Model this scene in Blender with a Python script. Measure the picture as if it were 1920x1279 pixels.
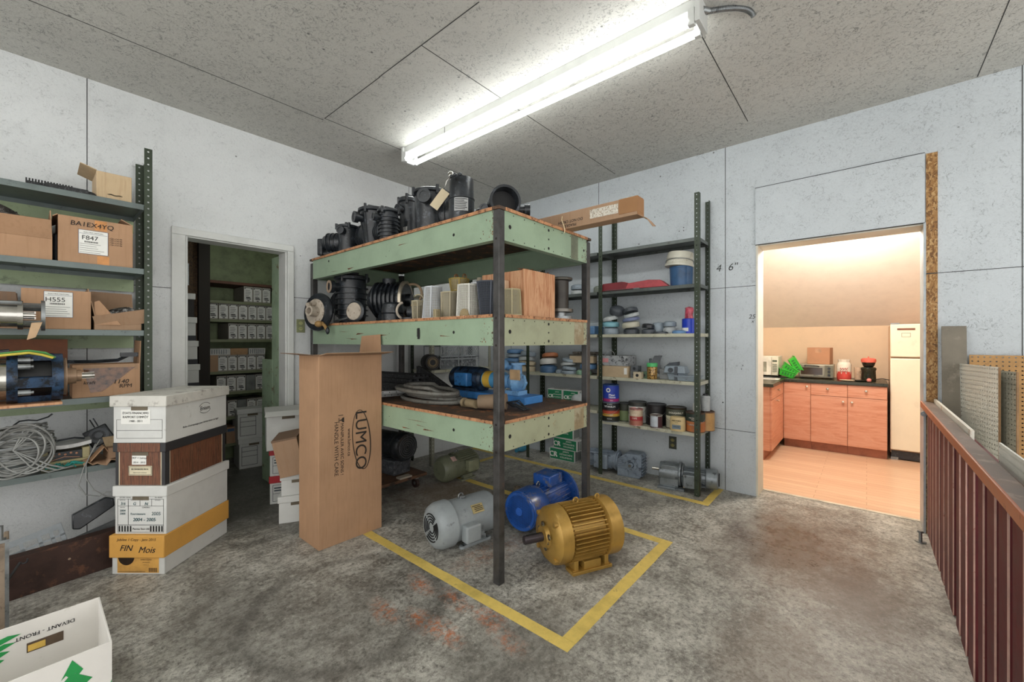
import bpy, math, random
from mathutils import Vector, Matrix
PI = math.pi
random.seed(7)
for o in list(bpy.data.objects): bpy.data.objects.remove(o, do_unlink=True)
S = bpy.context.scene
COL = S.collection

# ---------------------------------------------------------------- camera, world, exposure
cam = bpy.data.cameras.new('camera'); camo = bpy.data.objects.new('camera', cam); COL.objects.link(camo)
cam.sensor_width = 36; cam.lens = 14.561; cam.clip_start = 0.03; cam.clip_end = 100
camo.location = (0, 0, 1.288); camo.rotation_euler = (PI/2, 0, math.radians(40.573-90))
S.camera = camo
w = bpy.data.worlds.new('world'); S.world = w; w.use_nodes = True
w.node_tree.nodes['Background'].inputs[0].default_value = (1.0, 0.985, 0.965, 1)
w.node_tree.nodes['Background'].inputs[1].default_value = 1.5
S.view_settings.view_transform = 'Standard'; S.view_settings.look = 'None'
S.view_settings.gamma = 1; S.view_settings.use_curve_mapping = False
S.view_settings.exposure = 0.58
TUBE = 10.5          # emission of a fluorescent tube
def lamp(name, kind, loc, energy, color, size=0.3, rot=(0,0,0), size_y=None):
    l = bpy.data.lights.new(name, kind); l.energy = energy; l.color = color
    if kind == 'AREA':
        l.size = size
        if size_y: l.shape = 'RECTANGLE'; l.size_y = size_y
    else: l.shadow_soft_size = size
    o = bpy.data.objects.new(name, l); COL.objects.link(o); o.location = loc; o.rotation_euler = rot
    return o
lamp('kitchen_lamp', 'POINT', (4.75, 0.15, 2.36), 60, (1.0, 0.94, 0.86), 0.14)
lamp('storage_fill', 'POINT', (1.5, 4.25, 2.2), 2.2, (0.95, 1.0, 0.88), 0.08)  # added fill light to lift the dim storage room, no fitting there

# ---------------------------------------------------------------- materials
def hx(s):
    s = s.lstrip('#'); c = [int(s[i:i+2], 16)/255 for i in (0, 2, 4)]
    return tuple(x/12.92 if x <= 0.04045 else ((x+0.055)/1.055)**2.4 for x in c)+(1,)
def ctl(c): return hx(c) if isinstance(c, str) else c
class NT:
    def __init__(s, name):
        s.m = bpy.data.materials.new(name); s.m.use_nodes = True
        s.t = s.m.node_tree; s.n = s.t.nodes; s.b = s.n['Principled BSDF']
        s.tc = s.n.new('ShaderNodeTexCoord'); s.co = s.tc.outputs['Object']
    def lk(s, a, b): s.t.links.new(a, b)
    def noise(s, scale, detail=6, rough=.6, co=None, dist=0):
        n = s.n.new('ShaderNodeTexNoise'); n.inputs['Scale'].default_value = scale
        n.inputs['Detail'].default_value = detail; n.inputs['Roughness'].default_value = rough
        n.inputs['Distortion'].default_value = dist
        s.lk(co or s.co, n.inputs['Vector']); return n.outputs['Fac']
    def vor(s, scale, co=None, feat='F1', out='Distance'):
        n = s.n.new('ShaderNodeTexVoronoi'); n.feature = feat; n.inputs['Scale'].default_value = scale
        s.lk(co or s.co, n.inputs['Vector']); return n.outputs[out]
    def ramp(s, fac, pts):
        n = s.n.new('ShaderNodeValToRGB'); e = n.color_ramp.elements
        while len(e) < len(pts): e.new(.5)
        for k, (p, c) in enumerate(pts):
            e[k].position = p; e[k].color = ctl(c) if not isinstance(c, (int, float)) else (c, c, c, 1)
        s.lk(fac, n.inputs[0]); return n.outputs[0]
    def mix(s, f, a, b, mode='MIX'):
        n = s.n.new('ShaderNodeMix'); n.data_type = 'RGBA'; n.blend_type = mode
        for sock, v in ((n.inputs[0], f), (n.inputs[6], a), (n.inputs[7], b)):
            if isinstance(v, (int, float)): sock.default_value = v
            elif isinstance(v, (str, tuple)): sock.default_value = ctl(v)
            else: s.lk(v, sock)
        return n.outputs[2]
    def math(s, op, a, b=0.0, clamp=False):
        n = s.n.new('ShaderNodeMath'); n.operation = op; n.use_clamp = clamp
        for k, v in ((0, a), (1, b)):
            if isinstance(v, (int, float)): n.inputs[k].default_value = v
            else: s.lk(v, n.inputs[k])
        return n.outputs[0]
    def mapping(s, scale=(1,1,1), rot=(0,0,0), loc=(0,0,0), co=None):
        n = s.n.new('ShaderNodeMapping'); n.inputs['Scale'].default_value = scale
        n.inputs['Rotation'].default_value = rot; n.inputs['Location'].default_value = loc
        s.lk(co or s.co, n.inputs['Vector']); return n.outputs[0]
    def xyz(s, co=None):
        n = s.n.new('ShaderNodeSeparateXYZ'); s.lk(co or s.co, n.inputs[0]); return n.outputs
    def bump(s, h, strength=.3, dist=.002):
        n = s.n.new('ShaderNodeBump'); n.inputs['Strength'].default_value = strength
        n.inputs['Distance'].default_value = dist; s.lk(h, n.inputs['Height'])
        s.lk(n.outputs[0], s.b.inputs['Normal'])
    def fin(s, col=None, rough=.6, metal=0):
        if col is not None:
            if isinstance(col, (str, tuple)): s.b.inputs['Base Color'].default_value = ctl(col)
            else: s.lk(col, s.b.inputs['Base Color'])
        if isinstance(rough, (int, float)): s.b.inputs['Roughness'].default_value = rough
        else: s.lk(rough, s.b.inputs['Roughness'])
        s.b.inputs['Metallic'].default_value = metal
        return s.m
_mc = {}
def M(col, rough=.55, metal=0, var=.22, scale=9, dirt=None, dt=.62, bump=0, bscale=60, name=None, alpha=None, emit=None, trans=0):
    """painted or plain surface: mottled colour, optional blotches of a second colour"""
    key = (col, rough, metal, var, scale, dirt, dt, bump, alpha, emit, trans)
    if key in _mc: return _mc[key]
    t = NT(name or 'surface_'+str(len(_mc)))
    oi = t.n.new('ShaderNodeObjectInfo'); vm = t.n.new('ShaderNodeVectorMath'); vm.operation = 'ADD'
    t.lk(t.co, vm.inputs[0]); sc = t.math('MULTIPLY', oi.outputs['Random'], 17.0); t.lk(sc, vm.inputs[1]); co = vm.outputs[0]
    c = ctl(col); f = t.noise(scale, 7, .65, co)
    dk = tuple(x*(1-var*1.6) for x in c[:3])+(1,); lt = tuple(min(1, x*(1+var)) for x in c[:3])+(1,)
    base = t.ramp(f, [(.3, dk), (.5, c), (.72, lt)])
    if dirt:
        f2 = t.noise(scale*1.7, 9, .72, co)
        m = t.ramp(f2, [(dt-.04, 0.0), (dt+.05, 1.0)]); base = t.mix(m, base, dirt)
    if bump: t.bump(t.noise(bscale, 4, .6, co), bump, .003)
    r = t.math('ADD', t.math('MULTIPLY', f, .3), rough-.15, True)
    t.fin(base, r, metal)
    if trans: t.b.inputs['Transmission Weight'].default_value = trans
    if alpha is not None: t.b.inputs['Alpha'].default_value = alpha
    if emit:
        t.b.inputs['Emission Color'].default_value = ctl(emit[0]); t.b.inputs['Emission Strength'].default_value = emit[1]
    _mc[key] = t.m; return t.m

def osb_paint(name, col, lines=.5, blotch='#8d9294', wide=1.0, lo=.48):
    t = NT(name); c = ctl(col)
    k1 = t.mapping((1, 1, 1), (.4, .3, .5)); k2 = t.mapping((1, 1, 1), (1.4, 2.1, .9))
    n1 = t.noise(26, 5, .7, k1, 2.2); n2 = t.noise(48, 5, .7, k2, 2.6)
    # flake edges: thin bands where the warped noise crosses a level
    e1 = t.ramp(t.math('ABSOLUTE', t.math('SUBTRACT', n1, .60)), [(0, 1.0), (.013*wide, 0.0)])
    e2 = t.ramp(t.math('ABSOLUTE', t.math('SUBTRACT', n2, .62)), [(0, 1.0), (.011*wide, 0.0)])
    brk = t.ramp(t.noise(9, 6, .8), [(lo, 0.0), (lo+.1, 1.0)])
    ed = t.math('MULTIPLY', t.math('MAXIMUM', e1, e2), brk)
    big = t.noise(1.1, 6, .6); base = t.ramp(big, [(.3, tuple(x*.88 for x in c[:3])+(1,)), (.62, c)])
    fine = t.noise(90, 4, .7); base = t.mix(t.math('MULTIPLY', t.ramp(fine, [(.55, 0.0), (.75, 1.0)]), .30), base, blotch)
    base = t.mix(t.math('MULTIPLY', ed, lines), base, '#3c3f40')
    sp = t.vor(5.5); base = t.mix(t.math('MULTIPLY', t.ramp(sp, [(.03, 1.0), (.05, 0.0)]), .8), base, '#4b4d4c')
    t.bump(t.math('ADD', t.noise(30, 6, .7, k1, 1.5), t.math('MULTIPLY', ed, -.6)), .55, .006)
    return t.fin(base, .62)
def osb_raw(name):
    t = NT(name); v = t.n.new('ShaderNodeTexVoronoi'); v.inputs['Scale'].default_value = 130
    dn = t.n.new('ShaderNodeTexNoise'); dn.inputs['Scale'].default_value = 30; t.lk(t.co, dn.inputs['Vector']); va = t.n.new('ShaderNodeVectorMath'); va.operation = 'MULTIPLY_ADD'; t.lk(dn.outputs['Color'], va.inputs[0]); va.inputs[1].default_value = (.03, .03, .03); t.lk(t.mapping((1, 1, .5), (.7, .2, .9)), va.inputs[2]); t.lk(va.outputs[0], v.inputs['Vector'])
    x = t.n.new('ShaderNodeSeparateColor'); t.lk(v.outputs['Color'], x.inputs[0])
    c = t.ramp(x.outputs[0], [(0, '#6b4a2a'), (.35, '#94693a'), (.7, '#ab8250'), (1, '#c29f6c')])
    c = t.mix(t.ramp(t.noise(70, 5), [(.6, 0.0), (.7, .7)]), c, '#3c2512')
    t.bump(x.outputs[0], .6, .003); return t.fin(c, .7)
def concrete():
    t = NT('stained_concrete')
    a = t.noise(1.5, 8, .72, dist=.5); b = t.noise(5.5, 9, .78); f = t.noise(42, 8, .85); g = t.noise(150, 4, .8)
    c = t.ramp(b, [(.30, '#66635c'), (.42, '#8d8a82'), (.52, '#b0aea5'), (.66, '#d0cec5')])
    c = t.mix(t.ramp(a, [(.46, 0.0), (.70, .5)]), c, '#5c5852')
    c = t.mix(t.ramp(f, [(.38, .8), (.49, 0.0)]), c, '#403e39')
    c = t.mix(t.ramp(f, [(.53, 0.0), (.66, .75)]), c, '#dcdbd2')
    hf = t.noise(17, 9, .85, dist=1.0); c = t.mix(t.ramp(hf, [(.40, .6), (.48, 0.0)]), c, '#504e48')
    c = t.mix(t.ramp(g, [(.60, 0.0), (.70, .7)]), c, '#33312e')
    X, Y, Z = t.xyz()
    def blob(x, y, rx, ry, soft=.5, rot=0.0):
        dx = t.math('SUBTRACT', X, x); dy = t.math('SUBTRACT', Y, y); cr, sr = math.cos(rot), math.sin(rot)
        u = t.math('DIVIDE', t.math('ADD', t.math('MULTIPLY', dx, cr), t.math('MULTIPLY', dy, sr)), rx)
        v = t.math('DIVIDE', t.math('SUBTRACT', t.math('MULTIPLY', dy, cr), t.math('MULTIPLY', dx, sr)), ry)
        d = t.math('SQRT', t.math('ADD', t.math('MULTIPLY', u, u), t.math('MULTIPLY', v, v)))
        return t.ramp(t.math('ADD', d, t.math('MULTIPLY', t.math('SUBTRACT', t.noise(7, 9, .8), .5), 1.5)), [(1-soft, 1.0), (1+soft*.3, 0.0)])
    grain = t.ramp(t.noise(24, 9, .85), [(.47, 0.0), (.58, 1.0)])
    for args, colr, amt in [((1.05, 1.75, .75, .45, .5), '#3b3936', .35), ((1.3, 1.1, .5, .3, .6), '#57544e', .5),
            ((3.1, .35, .85, .6, .8), '#5d4230', .72), ((2.75, .0, .5, .25, .6), '#4d3b2f', .6), ((1.45, 4.0, 1.2, 1.4, .5), '#3f3f3a', .75),
            ((2.15, 1.15, .28, .10, .6), '#2b2927', .65), ((2.3, 2.6, .5, .7, .6), '#6d5742', .6),
            ((2.75, 2.2, .35, .6, .7), '#262320', .7), ((.6, 2.3, .3, .5, .6), '#55504a', .45), ((1.95, .3, .5, .25, .6), '#6a5848', .45)]:
        c = t.mix(t.math('MULTIPLY', blob(*args), amt), c, colr)
    for args, amt in [((1.201, 1.417, 0.0), 1.0), ((1.105, 1.752, 0.0), .9), ((1.175, 1.555, 0.0), .95), ((1.393, 1.34, 0.0), 1.0), ((1.355, 1.793, 0.0), .9), ((1.375, 1.562, -0.0), .8), ((1.338, 1.167, 0.0), .7)]:
        if amt: c = t.mix(t.math('MULTIPLY', t.math('MULTIPLY', blob(args[0], args[1], .065, .15, .8, -.15), grain), amt), c, '#b8693a')
    c = t.mix(t.math('MULTIPLY', t.math('MULTIPLY', blob(1.85, 1.75, .35, .14, .6), grain), .55), c, '#9c6746')
    # wavy ring left by a drum
    dx = t.math('SUBTRACT', X, 1.02); dy = t.math('SUBTRACT', Y, 1.93)
    d = t.math('ADD', t.math('SQRT', t.math('ADD', t.math('MULTIPLY', dx, dx), t.math('MULTIPLY', dy, dy))), t.math('MULTIPLY', t.noise(3, 5), .12))
    c = t.mix(t.math('MULTIPLY', t.ramp(t.math('ABSOLUTE', t.math('SUBTRACT', d, .50)), [(.012, 1.0), (.05, 0.0)]), .38), c, '#3d3a36')
    # scratches and cracks
    n = t.noise(3.2, 3, .5, t.mapping((1, 1, 1), (0, 0, .6)), 1.0)
    c = t.mix(t.math('MULTIPLY', t.ramp(t.math('ABSOLUTE', t.math('SUBTRACT', n, .5)), [(0, 1.0), (.002, 0.0)]), .12), c, '#3a3835')
    wet = blob(3.2, .4, .9, .8, .8)
    r = t.math('SUBTRACT', t.math('ADD', t.math('MULTIPLY', b, .35), .30), t.math('MULTIPLY', wet, .2), True)
    t.bump(f, .25, .003); return t.fin(c, r)
def woodgrain(name, cols, sc=(1, 12, 12), rough=.4, scale=4, bumpy=.1):
    t = NT(name); n = t.noise(scale, 7, .65, t.mapping(sc), 1.2)
    m = len(cols); c = t.ramp(n, [(.28+.44*k/(m-1), q) for k, q in enumerate(cols)])
    t.bump(n, bumpy, .002); return t.fin(c, rough)
def laminate():
    t = NT('laminate_floor'); b = t.n.new('ShaderNodeTexBrick'); b.offset = .37
    t.lk(t.mapping((1, 1, 1), (0, 0, PI/2)), b.inputs['Vector'])
    b.inputs['Color1'].default_value = hx('#e3c2a4'); b.inputs['Color2'].default_value = hx('#d8b294'); b.inputs['Mortar'].default_value = hx('#a87850')
    b.inputs['Scale'].default_value = 1; b.inputs['Mortar Size'].default_value = .0015; b.inputs['Brick Width'].default_value = .9; b.inputs['Row Height'].default_value = .075
    n = t.noise(5, 6, .6, t.mapping((14, 1, 1)))
    c = t.mix(t.ramp(n, [(.45, 0.0), (.7, .5)]), b.outputs['Color'], '#c9a07c'); return t.fin(c, .28)
def kraft(name='kraft_cardboard', col='#b38d6c'):
    t = NT(name); c = ctl(col); n = t.noise(3, 6, .6); f = t.noise(70, 3, .6, t.mapping((1, 1, .08)))
    base = t.ramp(n, [(.3, tuple(x*.8 for x in c[:3])+(1,)), (.65, c)])
    base = t.mix(t.ramp(f, [(.5, 0.0), (.7, .25)]), base, '#8a6544')
    base = t.mix(t.ramp(t.noise(7, 8, .75), [(.68, 0.0), (.76, .4)]), base, '#7b5f45'); return t.fin(base, .75)

m_wall = osb_paint('painted_wall_board', '#dadddd', .6)
m_wallr = osb_paint('blue_grey_painted_board', '#cad1d5', .7, wide=1.1, lo=.46)
m_ceil = osb_paint('painted_ceiling_board', '#c6c5be', 1.0, '#83837d', 1.7, .40)
m_osb = osb_raw('bare_chipboard'); m_floor = concrete(); m_lam = laminate()
m_seam = M('#3b3c3b', .9, name='seam'); m_cas = M('#d3d5d2', .5, 0, .08, 5, dirt='#a9aaa2', dt=.70, name='casing_paint')
m_grn = M('#8fa48b', .42, 0, .10, 5, '#7c6248', .70, name='pale_green_paint')
m_grnd = M('#9fb598', .5, 0, .15, 8, '#6f5a3c', .6, name='worn_green_paint')
m_steel = M('#4b4a49', .40, .5, .3, 14, '#6b5348', .66, name='dark_bare_steel')
m_ply = M('#b0805a', .7, 0, .3, 20, '#643c26', .56, .4, name='rusty_plywood_edge')
m_plyd = M('#4c3a2c', .75, 0, .4, 6, '#8a5a3a', .58, .3, name='dark_greasy_plywood')
m_kraft = kraft(); m_kraft2 = kraft('old_cardboard', '#a5866a'); m_kraftp = kraft('pale_cardboard', '#c9b08c')
m_kin = kraft('cardboard_inside', '#7a624e'); m_dark = M('#0d0d0d', .8, name='dark_gap')
m_pgn = M('#353f30', .5, .2, .2, 12, '#20241e', .62, name='dark_green_upright')
m_pgr = M('#7c8487', .4, .5, .15, 20, '#4a4f4f', .62, name='grey_upright')
m_shelf = M('#5c625f', .45, .3, .2, 9, '#3d3a33', .62, name='grey_shelf_steel')
m_shelfl = M('#b7b6a2', .5, 0, .15, 9, '#77705a', .60, name='dusty_cream_shelf')
m_gshelf = M('#66706e', .4, .35, .12, 10, '#434a46', .64, name='grey_green_shelf')
m_gback = M('#98a884', .5, 0, .12, 6, '#6f7d62', .62, name='light_green_back')
m_blk = M('#23272b', .34, 0, .5, 16, '#50565d', .60, .2, name='dusty_black_plastic')
m_blkd = M('#0c0d0e', .6, name='black_inside')
m_white = M('#cfd0cc', .6, 0, .06, 5, '#a7a59b', .70, name='white_carton')
m_ink = M('#1d1d1d', .8, var=0, name='black_ink'); m_paper = M('#e6e6e0', .8, 0, .04, name='paper')
m_tag = M('#cdbfa0', .8, 0, .08, name='manila_tag'); m_chr = M('#b9b7b0', .18, .95, .1, 20, name='polished_steel')
m_alu = M('#8f9394', .38, .75, .2, 20, '#5c5f60', .62, name='dull_aluminium')
m_ywl = M('#d9bf66', .6, 0, .12, 12, '#8c7d55', .68, name='worn_yellow_tape')
m_red = M('#b32028', .5); m_wire = M('#8b8d8a', .5, .2); m_rub = M('#232323', .6, 0, .3)

# ---------------------------------------------------------------- mesh tools
def V(*a): return Vector(a[0]) if len(a) == 1 else Vector(a)
class MB:
    def __init__(s): s.v = []; s.f = []; s.mi = []; s.m = 0; s.T = None
    def add(s, vs, fs):
        k = len(s.v); T = s.T
        s.v += [tuple(T @ Vector(p)) if T else tuple(p) for p in vs]
        s.f += [tuple(i+k for i in f) for f in fs]; s.mi += [s.m]*len(fs); return s
    def box(s, x0, x1, y0, y1, z0, z1):
        return s.add([(x0,y0,z0),(x1,y0,z0),(x1,y1,z0),(x0,y1,z0),(x0,y0,z1),(x1,y0,z1),(x1,y1,z1),(x0,y1,z1)],
            [(0,3,2,1),(4,5,6,7),(0,1,5,4),(1,2,6,5),(2,3,7,6),(3,0,4,7)])
    def cbox(s, c, d, R=None):
        T = s.T; L = Matrix.Translation(c) @ (R.to_4x4() if R else Matrix.Identity(4)); s.T = (T @ L) if T else L
        a, b, e = d[0]/2, d[1]/2, d[2]/2; s.box(-a, a, -b, b, -e, e); s.T = T; return s
    def taper(s, x0, x1, y0, y1, z0, z1, k):
        cx, cy = (x0+x1)/2, (y0+y1)/2
        vs = [(cx+(x-cx)*q, cy+(y-cy)*q, z) for z, q in ((z0, k), (z1, 1)) for x, y in ((x0,y0),(x1,y0),(x1,y1),(x0,y1))]
        return s.add(vs, [(0,3,2,1),(4,5,6,7),(0,1,5,4),(1,2,6,5),(2,3,7,6),(3,0,4,7)])
    def lathe(s, prof, p=(0,0,0), ax=(0,0,1), n=24, a0=0, a1=2*PI, cap=True):
        ax = V(ax).normalized(); u = ax.orthogonal().normalized() if abs(ax.z) < .99 else Vector((1,0,0)); w = ax.cross(u); p = V(p)
        full = abs(a1-a0-2*PI) < 1e-4; nn = n if full else n+1; vs = []
        for r, t in prof:
            for k in range(nn):
                a = a0+(a1-a0)*k/n; vs.append(p+ax*t+u*(r*math.cos(a))+w*(r*math.sin(a)))
        fs = []
        for j in range(len(prof)-1):
            for k in range(n):
                k2 = (k+1) % nn; fs.append((j*nn+k, j*nn+k2, (j+1)*nn+k2, (j+1)*nn+k))
        if full and cap:
            if prof[0][0] > 1e-5: fs.append(tuple(reversed(range(nn))))
            if prof[-1][0] > 1e-5: fs.append(tuple((len(prof)-1)*nn+k for k in range(nn)))
        return s.add(vs, fs)
    def cyl(s, p0, p1, r0, r1=None, n=20):
        p0 = V(p0); p1 = V(p1); d = p1-p0
        return s.lathe([(r0, 0), (r0 if r1 is None else r1, d.length)], p0, d, n)
    def ring(s, p, ax, r0, r1, h, n=24):
        """washer: inner r0, outer r1, height h along ax"""
        return s.lathe([(r0, 0), (r1, 0), (r1, h), (r0, h), (r0, 0)], p, ax, n) if 0 else s._ring(p, ax, r0, r1, h, n)
    def _ring(s, p, ax, r0, r1, h, n):
        ax = V(ax).normalized(); u = ax.orthogonal().normalized(); w = ax.cross(u); p = V(p); vs = []
        for r, t in ((r0,0),(r1,0),(r1,h),(r0,h)):
            for k in range(n):
                a = 2*PI*k/n; vs.append(p+ax*t+u*(r*math.cos(a))+w*(r*math.sin(a)))
        return s.add(vs, [(j*n+k, j*n+(k+1) % n, ((j+1) % 4)*n+(k+1) % n, ((j+1) % 4)*n+k) for j in range(4) for k in range(n)])
    def tube(s, pts, r, n=8, closed=False):
        P = [V(p) for p in pts]; N = len(P); vs = []; fs = []; u = None
        for i, p in enumerate(P):
            d = (P[(i+1) % N]-P[i-1]) if closed else (P[min(i+1, N-1)]-P[max(i-1, 0)])
            d = d.normalized() if d.length > 1e-9 else Vector((0,0,1))
            if u is None: u = d.orthogonal().normalized()
            u = (u-d*u.dot(d)); u = u.normalized() if u.length > 1e-6 else d.orthogonal().normalized()
            w = d.cross(u)
            for k in range(n):
                a = 2*PI*k/n; vs.append(p+u*(r*math.cos(a))+w*(r*math.sin(a)))
        for i in range(N if closed else N-1):
            j = (i+1) % N
            for k in range(n): fs.append((i*n+k, i*n+(k+1) % n, j*n+(k+1) % n, j*n+k))
        if not closed: fs += [tuple(reversed(range(n))), tuple((N-1)*n+k for k in range(n))]
        return s.add(vs, fs)
    def torus(s, c, ax, R_, r, n=24, k=8, a0=0, a1=2*PI):
        ax = V(ax).normalized(); u = ax.orthogonal().normalized(); w = ax.cross(u); c = V(c); full = abs(a1-a0-2*PI) < 1e-4
        return s.tube([c+u*(R_*math.cos(a0+(a1-a0)*i/n))+w*(R_*math.sin(a0+(a1-a0)*i/n)) for i in range(n if full else n+1)], r, k, full)
    def prism(s, poly, o, r, u, t):
        o, r, u = V(o), V(r), V(u); nn = r.cross(u).normalized(); k = len(poly)
        a = [o+r*x+u*y for x, y in poly]; b = [p-nn*t for p in a]
        return s.add(a+b, [tuple(range(k)), tuple(reversed(range(k, 2*k)))]+[(i, k+i, k+(i+1) % k, (i+1) % k) for i in range(k)])
    def quad(s, a, b, c, d): return s.add([a, b, c, d], [(0,1,2,3)])
    def sph(s, c, r, sc=(1,1,1), n=16, m=10):
        vs = []; fs = []
        for j in range(m+1):
            t = PI*j/m
            for k in range(n):
                a = 2*PI*k/n; vs.append((c[0]+r*sc[0]*math.sin(t)*math.cos(a), c[1]+r*sc[1]*math.sin(t)*math.sin(a), c[2]+r*sc[2]*math.cos(t)))
        for j in range(m):
            for k in range(n): fs.append((j*n+k, (j+1)*n+k, (j+1)*n+(k+1) % n, j*n+(k+1) % n))
        return s.add(vs, fs)
    def holes(s, o, r, u, w_, h_, nx, ny, hr, t=.002):
        """plate w_ by h_ with nx by ny through holes, and its rim"""
        o, r, u = V(o), V(r), V(u); cw, ch = w_/nx, h_/ny; nn = r.cross(u).normalized(); vs = []; fs = []
        oc = [(-.5,-.5),(0,-.5),(.5,-.5),(.5,0),(.5,.5),(0,.5),(-.5,.5),(-.5,0)]
        for i in range(nx):
            for j in range(ny):
                k = len(vs); cx, cy = (i+.5)*cw, (j+.5)*ch
                vs += [o+r*(cx+a*cw)+u*(cy+b*ch) for a, b in oc]
                vs += [o+r*(cx+hr*math.cos(-PI*.75+q*PI/4))+u*(cy+hr*math.sin(-PI*.75+q*PI/4)) for q in range(8)]
                fs += [(k+q, k+(q+1) % 8, k+8+(q+1) % 8, k+8+q) for q in range(8)]
        s.add(vs, fs)
        s.add([p-nn*t for p in vs], [tuple(reversed(f)) for f in fs])
        a, b, c, d = o, o+r*w_, o+r*w_+u*h_, o+u*h_
        for p, q in ((a, b), (b, c), (c, d), (d, a)): s.add([p, p-nn*t, q-nn*t, q], [(0,1,2,3)])
        return s
    def text(s, items, o, r, u, eps=.0006, wrap=None):
        """items: (string, x, y, size[, shear, bold]) laid in the frame o, r, u; wrap = radius of a can about o"""
        o, r, u = V(o), V(r), V(u); nn = r.cross(u).normalized()
        for it in items:
            vs, fs, w_ = glyphs(it[0]); sz = it[3]; sh = it[4] if len(it) > 4 else 0; bo = it[5] if len(it) > 5 else 0
            for dx, dy, de in (((-bo, -bo*.6, 0), (bo, bo*.6, .00004), (0, 0, .00008)) if bo else ((0, 0, 0),)):
              out = []
              for x, y in vs:
                X = it[1]+(x+dx-w_/2+sh*y)*sz; Y = it[2]+(y+dy)*sz
                if wrap: out.append(o+r*((wrap+eps+de)*math.sin(X/wrap))+nn*((wrap+eps+de)*math.cos(X/wrap))+u*Y)
                else: out.append(o+r*X+u*Y+nn*(eps+de))
              s.add(out, fs)
        return s
    def bars(s, rects, o, r, u, eps=.0005):
        o, r, u = V(o), V(r), V(u); nn = r.cross(u).normalized()
        for x0, x1, y0, y1 in rects: s.add([o+r*x+u*y+nn*eps for x, y in ((x0,y0),(x1,y0),(x1,y1),(x0,y1))], [(0,1,2,3)])
        return s
    def build(s, name, mat, parent=None, bev=0, ang=38, wire=0, loc=None, rz=0, seg=2):
        me = bpy.data.meshes.new(name); me.from_pydata(s.v, [], s.f)
        for m in (mat if isinstance(mat, (list, tuple)) else [mat]): me.materials.append(m)
        me.polygons.foreach_set('material_index', s.mi); me.polygons.foreach_set('use_smooth', [True]*len(s.f))
        me.update(); me.set_sharp_from_angle(angle=math.radians(ang))
        o = bpy.data.objects.new(name, me); COL.objects.link(o)
        if parent: o.parent = parent
        if loc: o.location = loc
        if rz: o.rotation_euler = (0, 0, rz)
        if wire:
            w_ = o.modifiers.new('lattice', 'WIREFRAME'); w_.thickness = wire; w_.use_even_offset = False
        if bev:
            b = o.modifiers.new('edge', 'BEVEL'); b.width = bev; b.segments = seg; b.limit_method = 'ANGLE'; b.angle_limit = math.radians(35)
        return o
_gl = {}
def glyphs(st, bold=0):
    if (st, bold) not in _gl:
        c = bpy.data.curves.new('t', 'FONT'); c.body = st; c.size = 1; c.offset = bold; c.resolution_u = 4
        o = bpy.data.objects.new('t', c); COL.objects.link(o); bpy.context.view_layer.update()
        me = bpy.data.meshes.new_from_object(o.evaluated_get(bpy.context.evaluated_depsgraph_get()))
        vs = [(v.co.x, v.co.y) for v in me.vertices]; fs = [tuple(p.vertices) for p in me.polygons]
        w_ = max([v[0] for v in vs] or [0]); bpy.data.objects.remove(o); bpy.data.curves.remove(c); bpy.data.meshes.remove(me)
        _gl[(st, bold)] = (vs, fs, w_)
    return _gl[(st, bold)]
def tag(o, label, cat, group=None):
    o['label'] = label; o['category'] = cat
    if group: o['group'] = group
    return o
def thing(name, label, cat, loc=(0,0,0), rz=0, group=None, rot=None):
    o = bpy.data.objects.new(name, None); COL.objects.link(o); o.empty_display_size = .05
    o.location = loc; o.rotation_euler = rot or (0, 0, rz); return tag(o, label, cat, group)
def struct(o): o['kind'] = 'structure'; return o
def dup(src, loc, rz=None, label=None, group=None):
    r = src.copy(); COL.objects.link(r); r.location = loc
    if rz is not None: r.rotation_euler = (0, 0, rz)
    if label: r['label'] = label
    if group: r['group'] = group
    for ch in list(src.children):
        c = ch.copy(); COL.objects.link(c); c.parent = r
        for g in list(ch.children):
            d = g.copy(); COL.objects.link(d); d.parent = c
    return r
def rot(ax, deg): return Matrix.Rotation(math.radians(deg), 3, ax)
FX, FR, FU = None, (1,0,0), (0,0,1)          # frame of a face that looks toward -y
LR = (0,-1,0)                                 # right-hand direction on a face that looks toward -x
def rect_frame(x0, x1, y0, y1, t=.0015):
    return [(x0,x1,y0,y0+t),(x0,x1,y1-t,y1),(x0,x0+t,y0,y1),(x1-t,x1,y0,y1)]

# ================================================================ the room shell
H = 2.96
b = MB(); b.box(-2.6, 4.15, -2.6, 3.9, -.12, 0); b.box(-.4, 2.7, 3.9, 6.0, -.12, 0)
struct(b.build('floor', m_floor))
b = MB(); b.box(-2.6, 3.92, -2.6, 3.77, H, H+.1); b.m = 1
for p, q in [((-0.087, 3.12, 2.96), (1.448, 3.091, 2.96)), ((1.448, 3.091, 2.96), (3.355, 3.354, 2.96)), ((1.448, 3.091, 2.96), (1.464, 2.344, 2.96)),
             ((1.445, 1.912, 2.96), (1.464, 2.344, 2.96)), ((1.445, 1.912, 2.96), (1.428, 1.454, 2.96)), ((1.445, 1.912, 2.96), (3.819, 1.99, 2.96)),
             ((2.171, 0.687, 2.96), (3.56, 0.694, 2.96)), ((3.129, -0.532, 2.96), (3.902, -0.544, 2.96))]:
    p, q = V(p), V(q); p.z = q.z = H
    d = q-p
    if abs(d.x) > abs(d.y): q.y = p.y
    else: q.x = p.x
    x0, x1 = sorted((p.x, q.x)); y0, y1 = sorted((p.y, q.y)); b.box(x0-.0025, x1+.0025, y0-.0025, y1+.0025, H-.0008, H+.001)
struct(b.build('ceiling', [m_ceil, m_seam]))
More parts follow.
